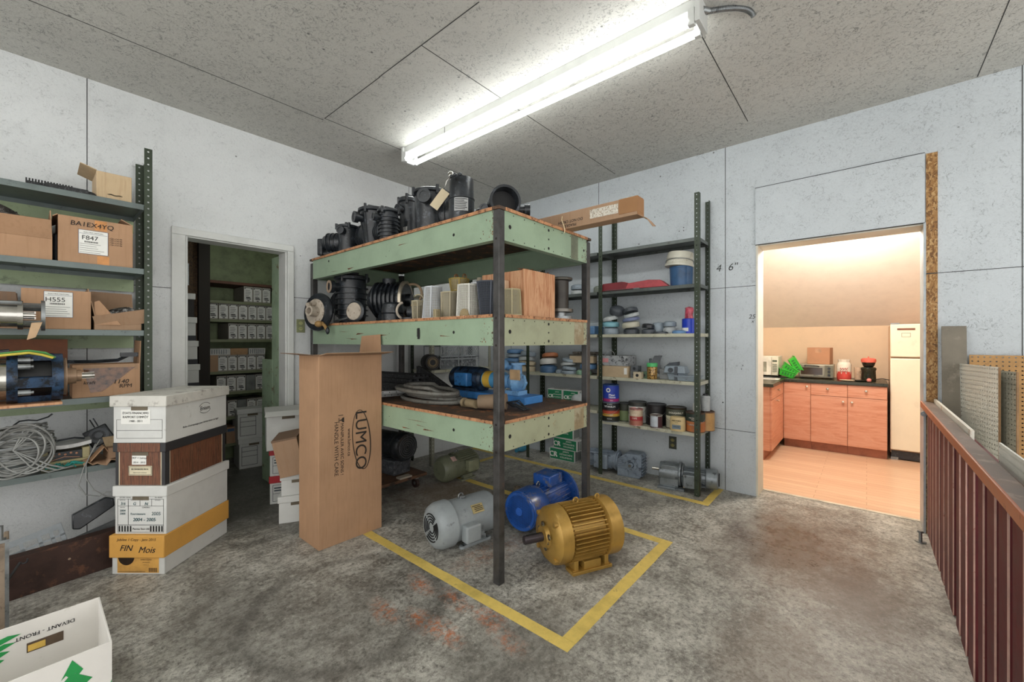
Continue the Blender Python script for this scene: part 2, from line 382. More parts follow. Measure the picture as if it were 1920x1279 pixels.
# left wall (y = 3.77) with the doorway into the storage room
b = MB(); D0, D1, DZ, WT = .742, 1.441, 2.06, 3.90
b.box(-2.6, D0, 3.77, WT, 0, H); b.box(D1, 4.15, 3.77, WT, 0, H); b.box(D0, D1, 3.77, WT, DZ, H); b.m = 1
for x in (.243, -.977): b.box(x-.002, x+.002, 3.7692, 3.772, 0, H)
b.box(-2.6, .66, 3.7692, 3.772, 1.664, 1.668); b.box(1.49, 3.92, 3.7692, 3.772, 1.664, 1.668); b.box(2.68, 2.684, 3.7692, 3.772, 0, H)
struct(b.build('wall_left', [m_wall, m_seam]))
b = MB()
b.box(.662, .742, 3.748, 3.772, 0, 2.055); b.box(1.441, 1.49, 3.748, 3.772, 0, 2.055)
b.box(.662, 1.49, 3.748, 3.772, 2.055, 2.108); b.box(.742, .758, 3.765, 3.92, 0, 2.06); b.box(.758, 1.441, 3.765, 3.92, 2.045, 2.06)
b.box(1.426, 1.441, 3.765, 3.91, 0, 2.045)
struct(b.build('trim_1', m_cas, bev=.004))
b = MB(); b.box(.757, .762, 3.80, 3.87, 1.72, 1.84); b.box(.757, .762, 3.80, 3.87, .35, .47); b.cyl((.766,3.80,1.70), (.766,3.80,1.86), .006)
tag(b.build('hinge_pair', m_alu), 'small steel hinge leaf screwed to the left jamb of the storage doorway', 'hinge')
b = MB(); b.box(1.426, 1.441, 3.91, 4.07, 0, 2.03); b.box(1.424, 1.445, 4.05, 4.30, 0, 1.12)
struct(b.build('door_1', m_grnd, bev=.002))
# right wall (x = 3.92) with the opening to the kitchen
b = MB(); K0, K1, KZ = -.30, .694, 2.083
b.box(3.92, 4.15, K1, 3.77, 0, H); b.box(3.92, 4.15, -2.6, K0, 0, H); b.box(3.92, 4.15, K0, K1, KZ, H); b.m = 1
for y in (.928, 2.15, 3.37): b.box(3.9192, 3.921, y-.0022, y+.0022, 0, H)
b.box(3.9192, 3.921, .70, 3.77, 1.746, 1.750); b.box(3.9192, 3.921, .70, 3.77, .524, .528)
b.box(3.9192, 3.921, -.719, -.715, 0, H); b.box(3.9192, 3.921, -2.6, -.357, 1.737, 1.741); b.box(3.9192, 3.921, .690, .6945, 0, 2.55)
b.text([('4', -.985, 1.895, .085, .2), ('6"', -.875, 1.895, .085, .2), ('25', -.728, 1.475, .05, .2), ('x', -.722, 1.44, .04, .3)], (3.92, 0, 0), LR, FU)
b.text([('. :', -1.3, 2.3, .08), ("'.", -.45-.0, 2.1, .06), ('.', -.95, .75, .1), (",'", -.80, 1.05, .05)], (3.92, 0, 0), LR, FU)
struct(b.build('wall_right', [m_wallr, m_seam]))
b = MB(); b.box(3.906, 3.922, K0+.004, .698, KZ, 2.548); b.m = 1; b.box(3.905, 3.922, K0+.004, .698, KZ-.004, KZ); b.box(3.904, 3.921, K0+.004, .70, 2.548, 2.552)
struct(b.build('trim_2', [m_wallr, m_seam]))
b = MB(); b.box(3.912, 3.925, -.357, -.302, 0, 2.542); b.m = 1; b.box(3.911, 3.913, -.357, -.302, 1.735, 1.742)
struct(b.build('trim_3', [m_osb, m_seam]))
b = MB(); b.box(3.914, 4.15, .682, .696, 0, KZ); b.box(3.93, 4.15, K0, K1, KZ-.012, KZ+.002)
struct(b.build('trim_4', M('#d8d4c6', .55, 0, .08, 6, '#8a7258', .7)))
b = MB(); b.box(3.908, 4.15, -.302, -.290, 0, KZ)
struct(b.build('trim_5', M('#a9b0b3', .4, .3)))
b = MB(); b.box(4.13, 4.165, K0, K1, 0, .004); struct(b.build('trim_6', M('#cfc6b4', .6)))
# kitchen beyond the opening: laminate floor, knee wall, sloped ceiling, side walls
m_kw = M('#dcbf9f', .8, 0, .03, name='peach_wall_paint'); m_kc = M('#ede3d6', .85, 0, .03, name='cream_ceiling_paint')
b = MB(); b.box(4.15, 6.7, -1.7, 1.6, -.1, .001); struct(b.build('floor_kitchen', m_lam))
b = MB(); b.box(6.62, 6.72, -1.7, 1.6, 0, 1.62); struct(b.build('wall_kitchen_back', m_kw))
b = MB(); b.prism([(4.15, 0), (6.7, 0), (6.7, 1.6), (4.15, 4.1)], (0, 1.5, 0), (1,0,0), (0,0,1), .08); struct(b.build('wall_kitchen_left', m_kw))
b = MB(); b.prism([(4.15, 0), (6.7, 0), (6.7, 1.6), (4.15, 4.1)], (0, -1.6, 0), (1,0,0), (0,0,1), .08); struct(b.build('wall_kitchen_right', m_kw))
b = MB(); b.prism([(6.75, 1.385), (6.75, 1.485), (4.1, 3.25), (4.1, 3.15)], (0, -1.7, 0), (1,0,0), (0,0,1), 3.3)
struct(b.build('ceiling_kitchen', m_kc))
# storage room behind the doorway
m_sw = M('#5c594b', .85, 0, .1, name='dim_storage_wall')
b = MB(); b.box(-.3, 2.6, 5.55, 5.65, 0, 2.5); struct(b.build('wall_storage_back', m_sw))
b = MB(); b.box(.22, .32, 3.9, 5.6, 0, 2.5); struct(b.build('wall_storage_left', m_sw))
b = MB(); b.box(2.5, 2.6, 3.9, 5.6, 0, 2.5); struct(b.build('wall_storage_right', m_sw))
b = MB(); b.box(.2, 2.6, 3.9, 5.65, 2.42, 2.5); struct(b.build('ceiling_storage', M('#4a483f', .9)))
b = MB(); b.box(.90, 1.06, 4.9, 4.93, 0, 2.42); b.m = 1; b.box(1.06, 1.15, 4.85, 4.93, 0, 2.42)
tag(b.build('partition_board', [M('#55412c', .8, 0, .35, 40, '#2a2018', .55), M('#2a2520', .8)]), 'raw chipboard partition panel standing left of the archive shelves in the dark storage room', 'board')
# yellow floor tape
def tape(x0, x1, y0, y1, label):
    m = MB(); n = max(2, int(max(x1-x0, y1-y0)/.12)); L = x1-x0 > y1-y0
    for k in range(n):
        j = [random.uniform(-.0015, .0015) for _ in range(2)]
        if L: m.box(x0+(x1-x0)*k/n, x0+(x1-x0)*(k+1)/n, y0+j[0], y1+j[1], 0, .0012)
        else: m.box(x0+j[0], x1+j[1], y0+(y1-y0)*k/n, y0+(y1-y0)*(k+1)/n, 0, .0012)
    tag(m.build('floor_tape', m_ywl), label, 'floor tape', 'yellow safety tape on the floor')
tape(1.45, 1.512, .94, 3.6, 'yellow tape line running from under the tall cardboard box to the front corner')
tape(1.512, 2.68, .94, 1.005, 'yellow tape line crossing the floor in front of the gold motor')
tape(2.615, 2.68, 1.005, 3.10, 'yellow tape line passing behind the gold and blue motors under the rack')
tape(3.45, 3.512, .94, 3.6, 'yellow tape line along the front of the wall shelving')
tape(3.512, 3.915, .94, 1.0, 'short yellow tape piece turning to the wall beside the kitchen opening')
tape(2.70, 3.45, 3.12, 3.18, 'yellow tape line far back joining the two long lines near the corner')

# ================================================================ fluorescent fixtures
m_fix = M('#c9cbc8', .35, .1, .05, 8, '#8a8b86', .68, name='white_enamel')
m_tube = M('#ffffff', .3, emit=((.97, 1.0, .98, 1), TUBE), var=0, name='lit_tube')
def fixture(x, y0, y1, label):
    t = thing('fluorescent_light', label, 'ceiling light', (x, (y0+y1)/2, H)); L = (y1-y0)/2
    b = MB()
    b.add([(x_, y_, z_) for y_ in (-L, L) for x_, z_ in ((-.05,0),(.05,0),(.05,-.05),(.014,-.088),(-.014,-.088),(-.05,-.05))],
          [(0,1,2,3,4,5), (11,10,9,8,7,6)]+[(k, 6+k, 6+(k+1) % 6, (k+1) % 6) for k in range(6)])
    b.build('housing', m_fix, t, bev=.002)
    for s in (-1, 1):
        b = MB(); b.box(-.066, .066, s*L-.012, s*L+.012, -.125, -.0); b.build('end_plate', m_fix, t, bev=.003)
        for q in (-1, 1):
            b = MB(); b.box(q*.05-.014, q*.05+.014, s*(L-.03)-.016, s*(L-.03)+.016, -.132, -.05); b.build('lamp_holder', m_fix, t, bev=.003)
    for q in (-1, 1):
        b = MB(); b.cyl((q*.05, -L+.045, -.108), (q*.05, L-.045, -.108), .0185, n=20); b.build('fluorescent_tube', m_tube, t)
    b = MB(); b.box(-.012, .012, -.01, .01, -.09, -.086); b.box(-.052, .052, L*.55, L*.55+.003, -.052, -.004); b.build('cover_joint', m_seam, t)
    return t
fixture(2.16, .62, 3.04, 'long twin tube fluorescent light glowing on the ceiling above the steel rack')
fixture(-.75, .3, 2.7, 'twin tube fluorescent light on the ceiling above the left green shelving')
b = MB(); p0 = V((2.175, 0.597, 2.91)); pts = []
for k in range(26):
    a = k/25; pts.append(p0+V(.02+.16*a+.05*math.sin(a*2.6), -.16*a-.04*math.sin(a*3), .015+.03*math.sin(a*PI)))
b.tube(pts, .010, 8)
for p, q in zip(pts[::1], pts[1:]):
    for f in (.25, .75): b._ring(p.lerp(q, f)-V((q-p))*.1, q-p, .009, .0135, (q-p).length*.25, 10)
b.cyl(pts[0]-V(.03, -.02, 0), pts[0], .016)
tag(b.build('flexible_conduit', m_alu), 'ribbed metal conduit curling out of the end of the lit fixture', 'conduit')

# ================================================================ railing at the right
t = thing('railing', 'dark red slatted wooden railing with a worn brown top rail at the right', 'railing', (0, -.33, 0))
m_slat = M('#5c1a1d', .62, 0, .18, 12, '#451416', .62, name='dark_red_paint'); m_edge = M('#c09a8c', .6, 0, .15, 14, '#8a3a34', .66, name='worn_slat_edge')
b = MB(); b.box(.9, 3.91, -.004, .050, .848, .883); b.m = 1; b.box(.9, 3.91, .047, .056, .846, .885); b.m = 0
b.build('top_rail', [M('#6b5a50', .45, 0, .25, 7, '#8d7a6c', .58, name='worn_rail_top'), M('#a5603f', .45, 0, .15, 12, '#6b3b28', .64, name='orange_brown_edge')], t, bev=.003)
b = MB(); b.box(.9, 3.91, -.04, -.012, .80, .848); b.box(.9, 3.91, -.05, -.012, .0, .05); b.build('back_rail', m_slat, t)
xs = [3.894, 3.753, 3.622, 3.478, 3.325, 3.148, 2.991, 2.835, 2.658, 2.504, 2.339, 2.173, 2.0, 1.84, 1.68, 1.52, 1.36, 1.2, 1.04]
for i, x in enumerate(xs):
    b = MB(); x0 = x-.012; wd = .112 if i not in (8, 11) else .085
    b.box(x0, x0+wd, .003, .022, .001, .848); b.m = 1; b.box(x0-.0008, x0+.006, .0185, .0228, .001, .847)
    b.build('slat', [m_slat, m_edge], t)
b = MB(); b.ring((3.915, -.29, .80), (-1,0,0), .006, .016, .03, 12); b.cyl((3.92,-.29,.80), (3.87,-.29,.80), .007); tag(b.build('bolt_head', m_alu), 'small rusty bolt in the wall under the end of the top rail', 'bolt')
b = MB(); b.cyl((3.72,-.262,0), (3.72,-.262,.006), .028); b.cyl((3.72,-.262,.006), (3.72,-.262,.07), .009); b.cyl((3.72,-.262,.06), (3.72,-.262,.072), .017, n=6)
tag(b.build('floor_bolt', m_alu), 'steel anchor bolt sticking up from the floor by the far end of the railing', 'bolt')
# boards stored behind the railing
m_pegw = M('#dcdcd2', .55, 0, .05, 8, '#b3a68d', .68, name='white_pegboard'); m_pegb = M('#b58a55', .6, 0, .12, 9, '#8a6238', .62, name='brown_pegboard')
def peg(p, q, z1, mat, label, nx, nz, t_=.006):
    L = math.hypot(q[0]-p[0], q[1]-p[1]); o = thing('pegboard', label, 'pegboard', (p[0], p[1], 0), math.atan2(q[1]-p[1], q[0]-p[0]))
    b = MB(); b.holes((0,0,0), (1,0,0), (0,0,1), L, z1, nx, nz, .0044, t_); b.build('perforated_sheet', mat, o, ang=20)
    b = MB(); b.box(-.006, 0, -.001, t_+.001, 0, z1); b.build('sheet_edge', M('#8a6a48', .7), o); return o
peg((3.80, -1.60), (3.89, -.495), 1.20, m_pegb, 'large brown pegboard leaning on the blue grey wall behind the others', 44, 46)
peg((3.43, -.55), (3.88, -.445), 1.145, m_pegw, 'tall white pegboard with a brown side edge standing just behind the railing', 19, 44)
peg((3.36, -.60), (3.87, -.475), 1.125, M('#9a9788', .6, 0, .1), 'grey backed pegboard standing between the white one and the brown one', 20, 42)
peg((1.40, -.375), (2.26, -.365), .925, m_pegw, 'low white pegboard right behind the railing slats at the right edge', 34, 36)
b = MB(); b.box(-.016, 0, -.06, .05, 0, 1.385)
t = tag(b.build('grey_board', M('#7b7467', .7, 0, .2, 5, '#958d7f', .6), loc=(3.79, -.42, 0)), 'narrow grey weathered board leaning on the wall above the railing end', 'board')
t.rotation_euler = (0, math.radians(3.5), 0)
b = MB(); b.box(2.63, 3.90, -.350, -.338, .0, .905); tag(b.build('white_strip_board', M('#d4d0c4', .6, 0, .06, 8, '#a5713f', .62)), 'thin white edged plywood strip standing tight behind the top rail', 'board')
# handwritten or moulded outlets
def outlet(o, r, label, dark):
    t = thing('wall_outlet', label, 'outlet', o); n = V(r).cross(V(FU))
    b = MB(); b.prism([(-.035, -.058), (.035, -.058), (.035, .058), (-.035, .058)], n*.006, r, FU, .006); b.build('cover_plate', M('#3a3d33' if dark else '#8f9470', .45, 0, .2), t, bev=.002)
    for s in (-1, 1):
        b = MB(); b.prism([(.017*math.cos(k*PI/6), .014*math.sin(k*PI/6)+s*.024) for k in range(12)], n*.0085, r, FU, .004); b.m = 1
        b.bars([(-.008, -.005, s*.024-.002, s*.024+.007), (.005, .008, s*.024-.002, s*.024+.007)], n*.0085, r, FU); b.build('socket', [M('#8c8550' if dark else '#b9b985', .4), m_dark], t)
outlet((1.552, 3.77, 1.42), FR, 'yellowed wall outlet between the storage doorway and the steel rack', 0)
outlet((3.92, 1.377, .338), LR, 'dark wall outlet low on the wall under the paint can shelf', 1)

# ================================================================ kitchen
m_cab = woodgrain('salmon_wood_door', ['#bb7b60', '#c98a6c', '#d39a7e', '#c08366'], (1.2, 1.2, 11), .38, 2.2)
m_kick = M('#a56a50', .5); m_ctop = M('#2e3024', .3, 0, .25, 20, '#45483a', .6, name='dark_worktop'); m_fr = M('#e8dec6', .32, 0, .03, 5, '#c9bfa6', .72, name='ivory_enamel')
m_knob = M('#d8cfc0', .2, .9, name='satin_knob')
def cabinet(label, o, r, width, doors, depth=.56, kick=True):
    """o = left bottom front corner, r = direction along the front; doors: (x0,x1,z0,z1,kind,knob x,knob z)"""
    r = V(r); t = thing('base_cabinet', label, 'cabinet', o); n = r.cross(V(FU))
    def bx(m, x0, x1, d0, d1, z0, z1):
        p = [r*x-n*d for x in (x0, x1) for d in (d0, d1)]; xs_ = [q.x for q in p]; ys_ = [q.y for q in p]
        m.box(min(xs_), max(xs_), min(ys_), max(ys_), z0, z1)
    b = MB(); bx(b, .001, width-.001, .018, depth, .105, .795); b.build('body', m_cab, t)
    if kick: b = MB(); bx(b, .001, width-.001, .07, .09, .0, .105); b.build('toe_kick', m_kick, t)
    for x0, x1, z0, z1, kind, kx, kz in doors:
        b = MB(); bx(b, x0+.002, x1-.002, 0, .018, z0, z1); d = b.build(kind, m_cab, t, bev=.0015)
        b = MB(); p = r*kx+V(0,0,kz); b.lathe([(.006, 0), (.006, .012), (.013, .018), (.014, .026), (.009, .031), (0, .032)], p, n, 14); b.build('knob', m_knob, d)
CX = 6.0; YL = .772
cabinet('corner base cabinet with one tall plain door next to the left run', (CX, .772, 0), LR, .27, [(0, .27, .105, .79, 'door', .235, .75)])
cabinet('salmon wood base cabinet with drawer and door, middle of the back run', (CX, .502, 0), LR, .338, [(0, .338, .655, .79, 'drawer', .16, .735), (0, .338, .105, .65, 'door', .30, .60)])
cabinet('salmon wood base cabinet with one drawer and a door, right beside the refrigerator', (CX, .164, 0), LR, .334, [(0, .334, .655, .79, 'drawer', .16, .735), (0, .334, .105, .65, 'door', .04, .60)])
cabinet('left run base cabinet seen side on beside the opening jamb', (5.17, .772, 0), (1,0,0), .82, [(.02, .82, .655, .79, 'drawer', .35, .735), (.02, .82, .105, .65, 'door', .30, .62)])
b = MB(); b.prism([(5.14, .752), (5.98, .752), (5.98, -.175), (6.62, -.175), (6.62, 1.5), (5.14, 1.5)], (0,0,.83), (1,0,0), (0,1,0), .035)
tag(b.build('worktop', m_ctop, bev=.003), 'dark green black L shaped worktop over the salmon cabinets', 'worktop')
# refrigerator
t = thing('refrigerator', 'tall ivory two door refrigerator at the right of the kitchen', 'refrigerator', (6.1, -.52, 0))
b = MB(); b.box(.05, .49, -.33, .325, .07, 1.46); b.build('cabinet_shell', M('#d9b391', .45, 0, .04), t, bev=.006)
b = MB(); b.box(0, .05, -.33, .325, 1.115, 1.47); d = b.build('freezer_door', m_fr, t, bev=.01)
b = MB(); b.box(-.004, .0, .13, .27, 1.405, 1.425); b.build('badge', M('#7a4a34', .5), d)
b = MB(); b.bars(rect_frame(-.235, -.165, 1.33, 1.375, .003), (0, 0, 0), LR, FU, .0015); b.build('square_sticker', M('#5a6a50'), d)
b = MB(); b.box(0, .05, -.33, .325, .11, 1.10); d = b.build('refrigerator_door', m_fr, t, bev=.01)
b = MB(); b.box(-.03, 0, -.31, -.29, .75, 1.06); b.build('handle', m_chr, d)
b = MB(); b.box(.03, .07, -.32, .315, .012, .095); b.build('base_grille', m_blk, t)
for y in (-.3, .29): b = MB(); b.box(.02, .09, y-.03, y+.03, 0, .03); b.build('foot', m_alu, t)
b = MB(); b.box(.0, .10, .25, .32, 1.47, 1.482); b.build('hinge_cover', m_alu, t)
ZT = .831
# microwave
t = thing('microwave', 'white microwave oven on the left end of the worktop beside the jamb', 'microwave', (6.22, .955, ZT))
b = MB(); b.box(.01, .34, -.10, .33, .012, .26); b.build('case', M('#e2ddcb', .4), t, bev=.006)
b = MB(); b.box(0, .012, -.02, .325, .018, .255); b.build('door', M('#e6e1d2', .35), t, bev=.003)
b = MB(); b.box(-.002, 0, .03, .27, .06, .19); b.build('window', M('#a9a794', .3), t)
b = MB(); b.box(0, .012, -.098, -.025, .018, .255); b.build('control_panel', M('#d8d3c0', .4), t, bev=.002)
b = MB(); b.bars([(.035+(.0)*1, .085, .19, .212)]+[(.038+.016*i, .049+.016*i, .06+.022*j, .072+.022*j) for i in range(3) for j in range(5)], (0,0,0), LR, FU, .002); b.build('buttons', M('#55604f'), t)
for x, y in ((.04,-.07),(.04,.3),(.3,-.07),(.3,.3)): b = MB(); b.cyl((x,y,0), (x,y,.013), .012, n=10); b.build('foot', m_blk, t)
# green plastic trays
m_green = M('#3fc23a', .35, 0, .1, name='green_plastic')
for k, (yy, zz, aa, lab) in enumerate([(.78, ZT+.012, 18, 'bottom bright green plastic tray lying flattest behind the counter corner'), (.765, ZT+.075, 38, 'middle bright green plastic tray of the leaning pile'), (.72, ZT+.15, 62, 'top bright green plastic tray standing steepest on the pile')]):
    t = thing('plastic_tray', lab, 'tray', (6.25, yy, zz), 0, 'green trays on the kitchen counter'); t.rotation_euler = (math.radians(aa), 0, math.radians(12))
    b = MB(); b.taper(-.10, .10, -.09, .09, 0, .075, .82); bb = b.build('tray_body', m_green, t)
    bb.modifiers.new('shell', 'SOLIDIFY').thickness = .003; me = bb.data
    b = MB(); b.box(-.108, .108, -.098, -.09, .07, .078); b.box(-.108, .108, .09, .098, .07, .078); b.box(-.108, -.1, -.09, .09, .07, .078); b.box(.1, .108, -.09, .09, .07, .078); b.build('rim', m_green, t)
    b = MB(); b.bars([(-.06+.03*i, -.045+.03*i, .02, .05) for i in range(5)], (-.093, 0, 0), LR, FU, .004); b.build('slots', M('#1f6a22'), t)
# toaster oven with carton on top
t = thing('toaster_oven', 'grey toaster oven with a glass door under a cardboard box', 'toaster oven', (6.18, .467, ZT))
b = MB(); b.box(.012, .27, -.17, .17, .015, .175); b.build('case', M('#a09a88', .35, .3), t, bev=.006)
b = MB(); b.box(0, .012, -.085, .165, .03, .165); d = b.build('door_frame', M('#8d8878', .3, .5), t, bev=.003)
b = MB(); b.box(-.002, .0, -.065, .148, .05, .135); b.build('glass', M('#3a2a1c', .12), d)
b = MB(); b.tube([(0,.11,.152), (-.025,.10,.156), (-.025,-.02,.156), (0,-.03,.152)], .007); b.build('handle', m_blk, d)
b = MB(); b.box(0, .012, -.168, -.09, .03, .165); b.build('control_panel', M('#77725f', .35, .4), t)
for z in (.05, .09, .13): b = MB(); b.cyl((0,-.128,z), (-.016,-.128,z), .014); b.build('dial', m_blk, t)
for x, y in ((.04,-.14),(.04,.14),(.24,-.14),(.24,.14)): b = MB(); b.cyl((x,y,0), (x,y,.016), .01, n=8); b.build('foot', m_blk, t)

kx = (6.32, 0.435, 0.113, 1.206); ks = ZT+.176
t = thing('cardboard_box', 'brown cardboard box sitting on top of the kitchen toaster oven', 'box', (kx[0], kx[1], ks), math.radians(-6))
b = MB(); b.box(-.10, .10, -.112, .112, 0, .20); b.build('carton', M('#b0805f', .7, 0, .06), t, bev=.003)
b = MB(); b.bars([(-.03, .03, .14, .19)], (-.10, 0, 0), LR, FU, .001); b.build('label', M('#c79a78', .6), t)
kx = (6.22, 0.202, 0.071, 1.072)
t = thing('flour_bag', 'white and red paper flour bag between the toaster oven and the coffee maker', 'bag', (kx[0], kx[1], ZT))
b = MB(); b.lathe([(.0, 0), (.062, .0), (.070, .03), (.068, .10)], n=14); b.build('red_lower_print', M('#c8453c', .6, 0, .1), t)
b = MB(); b.lathe([(.0685, .075), (.069, .12), (.071, .18), (.062, .20), (.055, .21), (.06, .24), (0, .235)], n=9); b.build('white_paper', M('#d9d0c0', .7, 0, .1, bump=.5), t)
b = MB()
for z0_ in (.135, .105): b.tube([(-.0725, .035-.007*k, z0_+.012*math.sin(k*2.1)) for k in range(11)], .003, 5)
b.build('script_print', M('#b83030', .6), t)
kx = (6.25, 0.077, 0.036, 0.988)
t = thing('glass_jug', 'clear straight sided glass jug left of the black coffee maker', 'jug', (kx[0], kx[1], ZT))
b = MB(); b.lathe([(0, 0), (.033, 0), (.036, .155), (.033, .155), (.030, .006), (0, .006)], n=20); b.build('glass', M('#d8b89a', .05, alpha=.45), t)
b = MB(); b.torus((-.03, -.03, .09), (1,-1,0), .025, .005, 14); b.build('handle', M('#d8b89a', .1, alpha=.6), t)
kx = (6.2, -0.016, 0.062, 1.091)
t = thing('coffee_maker', 'round black coffee maker with a coral pink lid near the refrigerator', 'coffee maker', (kx[0], kx[1], ZT))
b = MB(); b.lathe([(0, 0), (.064, 0), (.066, .02), (.062, .12), (.069, .135), (.069, .15), (.058, .16), (0, .16)], n=24); b.build('base', M('#22261c', .25), t)
b = MB(); b.lathe([(.04, .16), (.052, .18), (.06, .21), (.066, .23), (0, .232)], n=24); b.build('brew_basket', M('#171612', .2), t)
b = MB(); b.lathe([(.064, .215), (.068, .235), (.066, .252), (.05, .262), (0, .265)], n=24); b.cyl((0,0,.26), (0,0,.28), .006); b.build('lid', M('#dd6a58', .4), t)
b = MB(); b.tube([(.05,-.05,.02), (.10,-.12,.03), (.12,-.2,.012), (.16,-.25,.006)], .004); b.build('power_cord', m_blk, t)
for (xa, ya, r_, lab, cc) in [(6.06, .17, .07, 'cream saucer lying on the worktop in front of the flour bag', '#d5c6a8'), (6.1, .06, .06, 'small black dish beside the saucer on the worktop', '#25241f')]:
    b = MB(); b.lathe([(0, 0), (r_*.6, 0), (r_, .012), (r_, .015), (r_*.6, .005), (0, .005)], n=24); tag(b.build('saucer', M(cc, .3), loc=(xa, ya, ZT)), lab, 'dish')
b = MB(); b.sph((0,0,.022), .022, (1.4,1,1)); tag(b.build('pink_sponge', M('#d9827a', .6), loc=(6.06,-.02,ZT)), 'small pink sponge on the front edge of the worktop', 'sponge')
b = MB(); b.box(0, .20, -.11, .11, 0, .003); b.m = 1; b.bars([(-.07, .07, .04, .08)], (0.02,0,.004), (0,1,0), (1,0,0), .001); tag(b.build('magazine', [m_paper, M('#9a5a3c')], loc=(5.72, .90, ZT)), 'white printed leaflet lying on the left run worktop', 'leaflet')
b = MB(); b.tube([(6.02,1.20,ZT+.004), (6.05,.95,ZT+.004), (6.12,.82,ZT+.004), (6.3,.62,ZT+.004)], .004); tag(b.build('power_cable', m_blk), 'black cable on the worktop between the microwave and the green trays', 'cable')

# ================================================================ the green steel rack in the middle
RX0, RX1, RY0, RY1 = 1.606, 2.55, 1.464, 3.70
t = rack = thing('steel_rack', 'three level workshop rack of pale green steel beams on dark square posts', 'rack', (RX0, RY0, 0))
W_, L_ = RX1-RX0, RY1-RY0
for x, y, zt in ((0, 0, 1.985), (W_-.045, 0, 1.975), (0, L_-.045, 1.965), (W_-.045, L_-.045, 1.965)):
    b = MB(); b.box(x, x+.045, y, y+.045, 0, zt); b.m = 1
    for z in (.70, .845, 1.265, 1.41, 1.83): b.sph((x+.02, y+.022, z), .012, (2.0, 2.0, 1.2), 8, 6)
    b.build('post', [m_steel, M('#2a2522', .5, .5, .3)], t, bev=.004)
lev = [(.697, .845), (1.262, 1.415), (1.825, 1.985)]
m_rust = M('#7a4626', .8, 0, .3, 30, '#3a2418', .5, .3, name='rust_edge')
m_grnf = M('#9aa085', .42, 0, .12, 5, '#8a7452', .64, name='yellowed_green_paint')
def cbeam(lvl, side):
    z0, z1 = lvl; b = MB(); k = .004
    if side in 'LR':
        x = .003 if side == 'L' else W_-.003-k; f = x+k if side == 'L' else x-.04; f2 = x+.04+k if side == 'L' else x
        b.box(x, x+k, .045, L_-.045, z0, z1); b.box(min(f, f2), max(f, f2), .045, L_-.045, z0, z0+k); b.box(min(f, f2), max(f, f2), .045, L_-.045, z1-k, z1)
        if side == 'L':
            b.m = 1
            for y, z in ((.36, .5), (1.06, .3), (1.02, .5), (1.9, .75), (.14, .15)):
                b.cyl((x-.0006, y, z0+(z1-z0)*z), (x, y, z0+(z1-z0)*z), .010 if y in (.36, 1.9) else .003, n=6)
            b.m = 2
            for q in range(9 if z0 < 1.5 else 3):
                ya = random.uniform(.15, 1.9); za = z0+random.uniform(.02, .11); b.add([(x-.0005, ya, za), (x-.0005, ya+random.uniform(.08,.25), za+random.uniform(-.012,.012)), (x-.0005, ya+.1, za+.0025)], [(0,1,2)])
            for q in range(40): 
                y = .046+random.random()**3*.09; z = z0+random.random()*(z1-z0-.01); s = random.uniform(.001, .005); b.bars([(-y-s, -y, z, z+s*random.uniform(.6, 2.5))], (x, 0, 0), LR, FU, .0004)
    else:
        y = .003 if side == 'F' else L_-.003-k; f = y+k if side == 'F' else y-.04
        b.box(.045, W_-.045, y, y+k, z0, z1); b.box(.045, W_-.045, f, f+.04, z0, z0+k); b.box(.045, W_-.045, f, f+.04, z1-k, z1)
        if side == 'F':
            b.m = 1; zm = (z0+z1)/2
            for x, z, r_ in [(.09, zm, .012), (.45, z0+.025, .009), (.45, zm, .006), (.45, z1-.025, .009), (.86, zm, .009)]+[(.12+.095*i, zz, .0038) for i in range(8) for zz in (z0+.014, z1-.014)]:
                b.cyl((x, y-.0006, z), (x, y, z), r_, n=8)
            b.m = 3 if z0 > 1.5 else 4; b.box(.70 if z0 > 1.5 else .74, .785 if z0 > 1.5 else .86, y-.0008, y, z0+.002, z1-.002)
            b.m = 2
            for q in range(26):
                x = W_-.046-random.random()**2*.07; z = z0+random.random()*(z1-z0-.012); s = random.uniform(.002, .007); b.bars([(x-s, x, z, z+s*random.uniform(.6, 2.2))], (0, y, 0), FR, FU, .0004)
    b.build('beam', [m_grn if side != 'F' or z0 > 1.5 else m_grnf, m_dark, m_rust, M('#6f7560', .5, 0, .2), M('#97896a', .5, 0, .2, 6, '#a39d84', .5)], t, bev=.002)
for lv in lev:
    for s_ in 'LRFK': cbeam(lv, s_)
for z0, z1 in lev:
    b = MB(); b.box(-.004, W_+.004, -.004, L_+.004, z1, z1+.016) if z0 > 1.5 else b.box(.047, W_-.047, .0, L_-.0, z1, z1+.016)
    if z0 < 1.5: b.box(.0, .047, .047, L_-.047, z1, z1+.016); b.box(W_-.047, W_, .047, L_-.047, z1, z1+.016)
    b.m = 1
    b.box(-.0065 if z0 > 1.5 else -.003, -.0005, .047, L_-.047, z1-.001, z1+.0165); b.box(.047, W_-.047, -.0055 if z0 > 1.5 else -.003, -.0005, z1-.001, z1+.0165)
    b.build('deck_board', [m_plyd, m_ply], t)
b = MB()
for k in range(4): b.text([('IIIIIII', 0, 0, .03, .0, .03)], (.0022, .69, 1.34), (0, 0, 1), (0, 1, 0), .001) if k == 0 else None
b.text([('||||||||', 0, 0, .024, .0, .03)], (0, .69, 1.335), (0, 0, -1), (0, -1, 0), .001)
b.bars([(-.705, -.68, 1.30, 1.37)], (.003, 0, 0), LR, FU, .0008)
b.build('stencil_mark', m_ink, t)
TOP, MID, LOW = 2.001, 1.431, .861

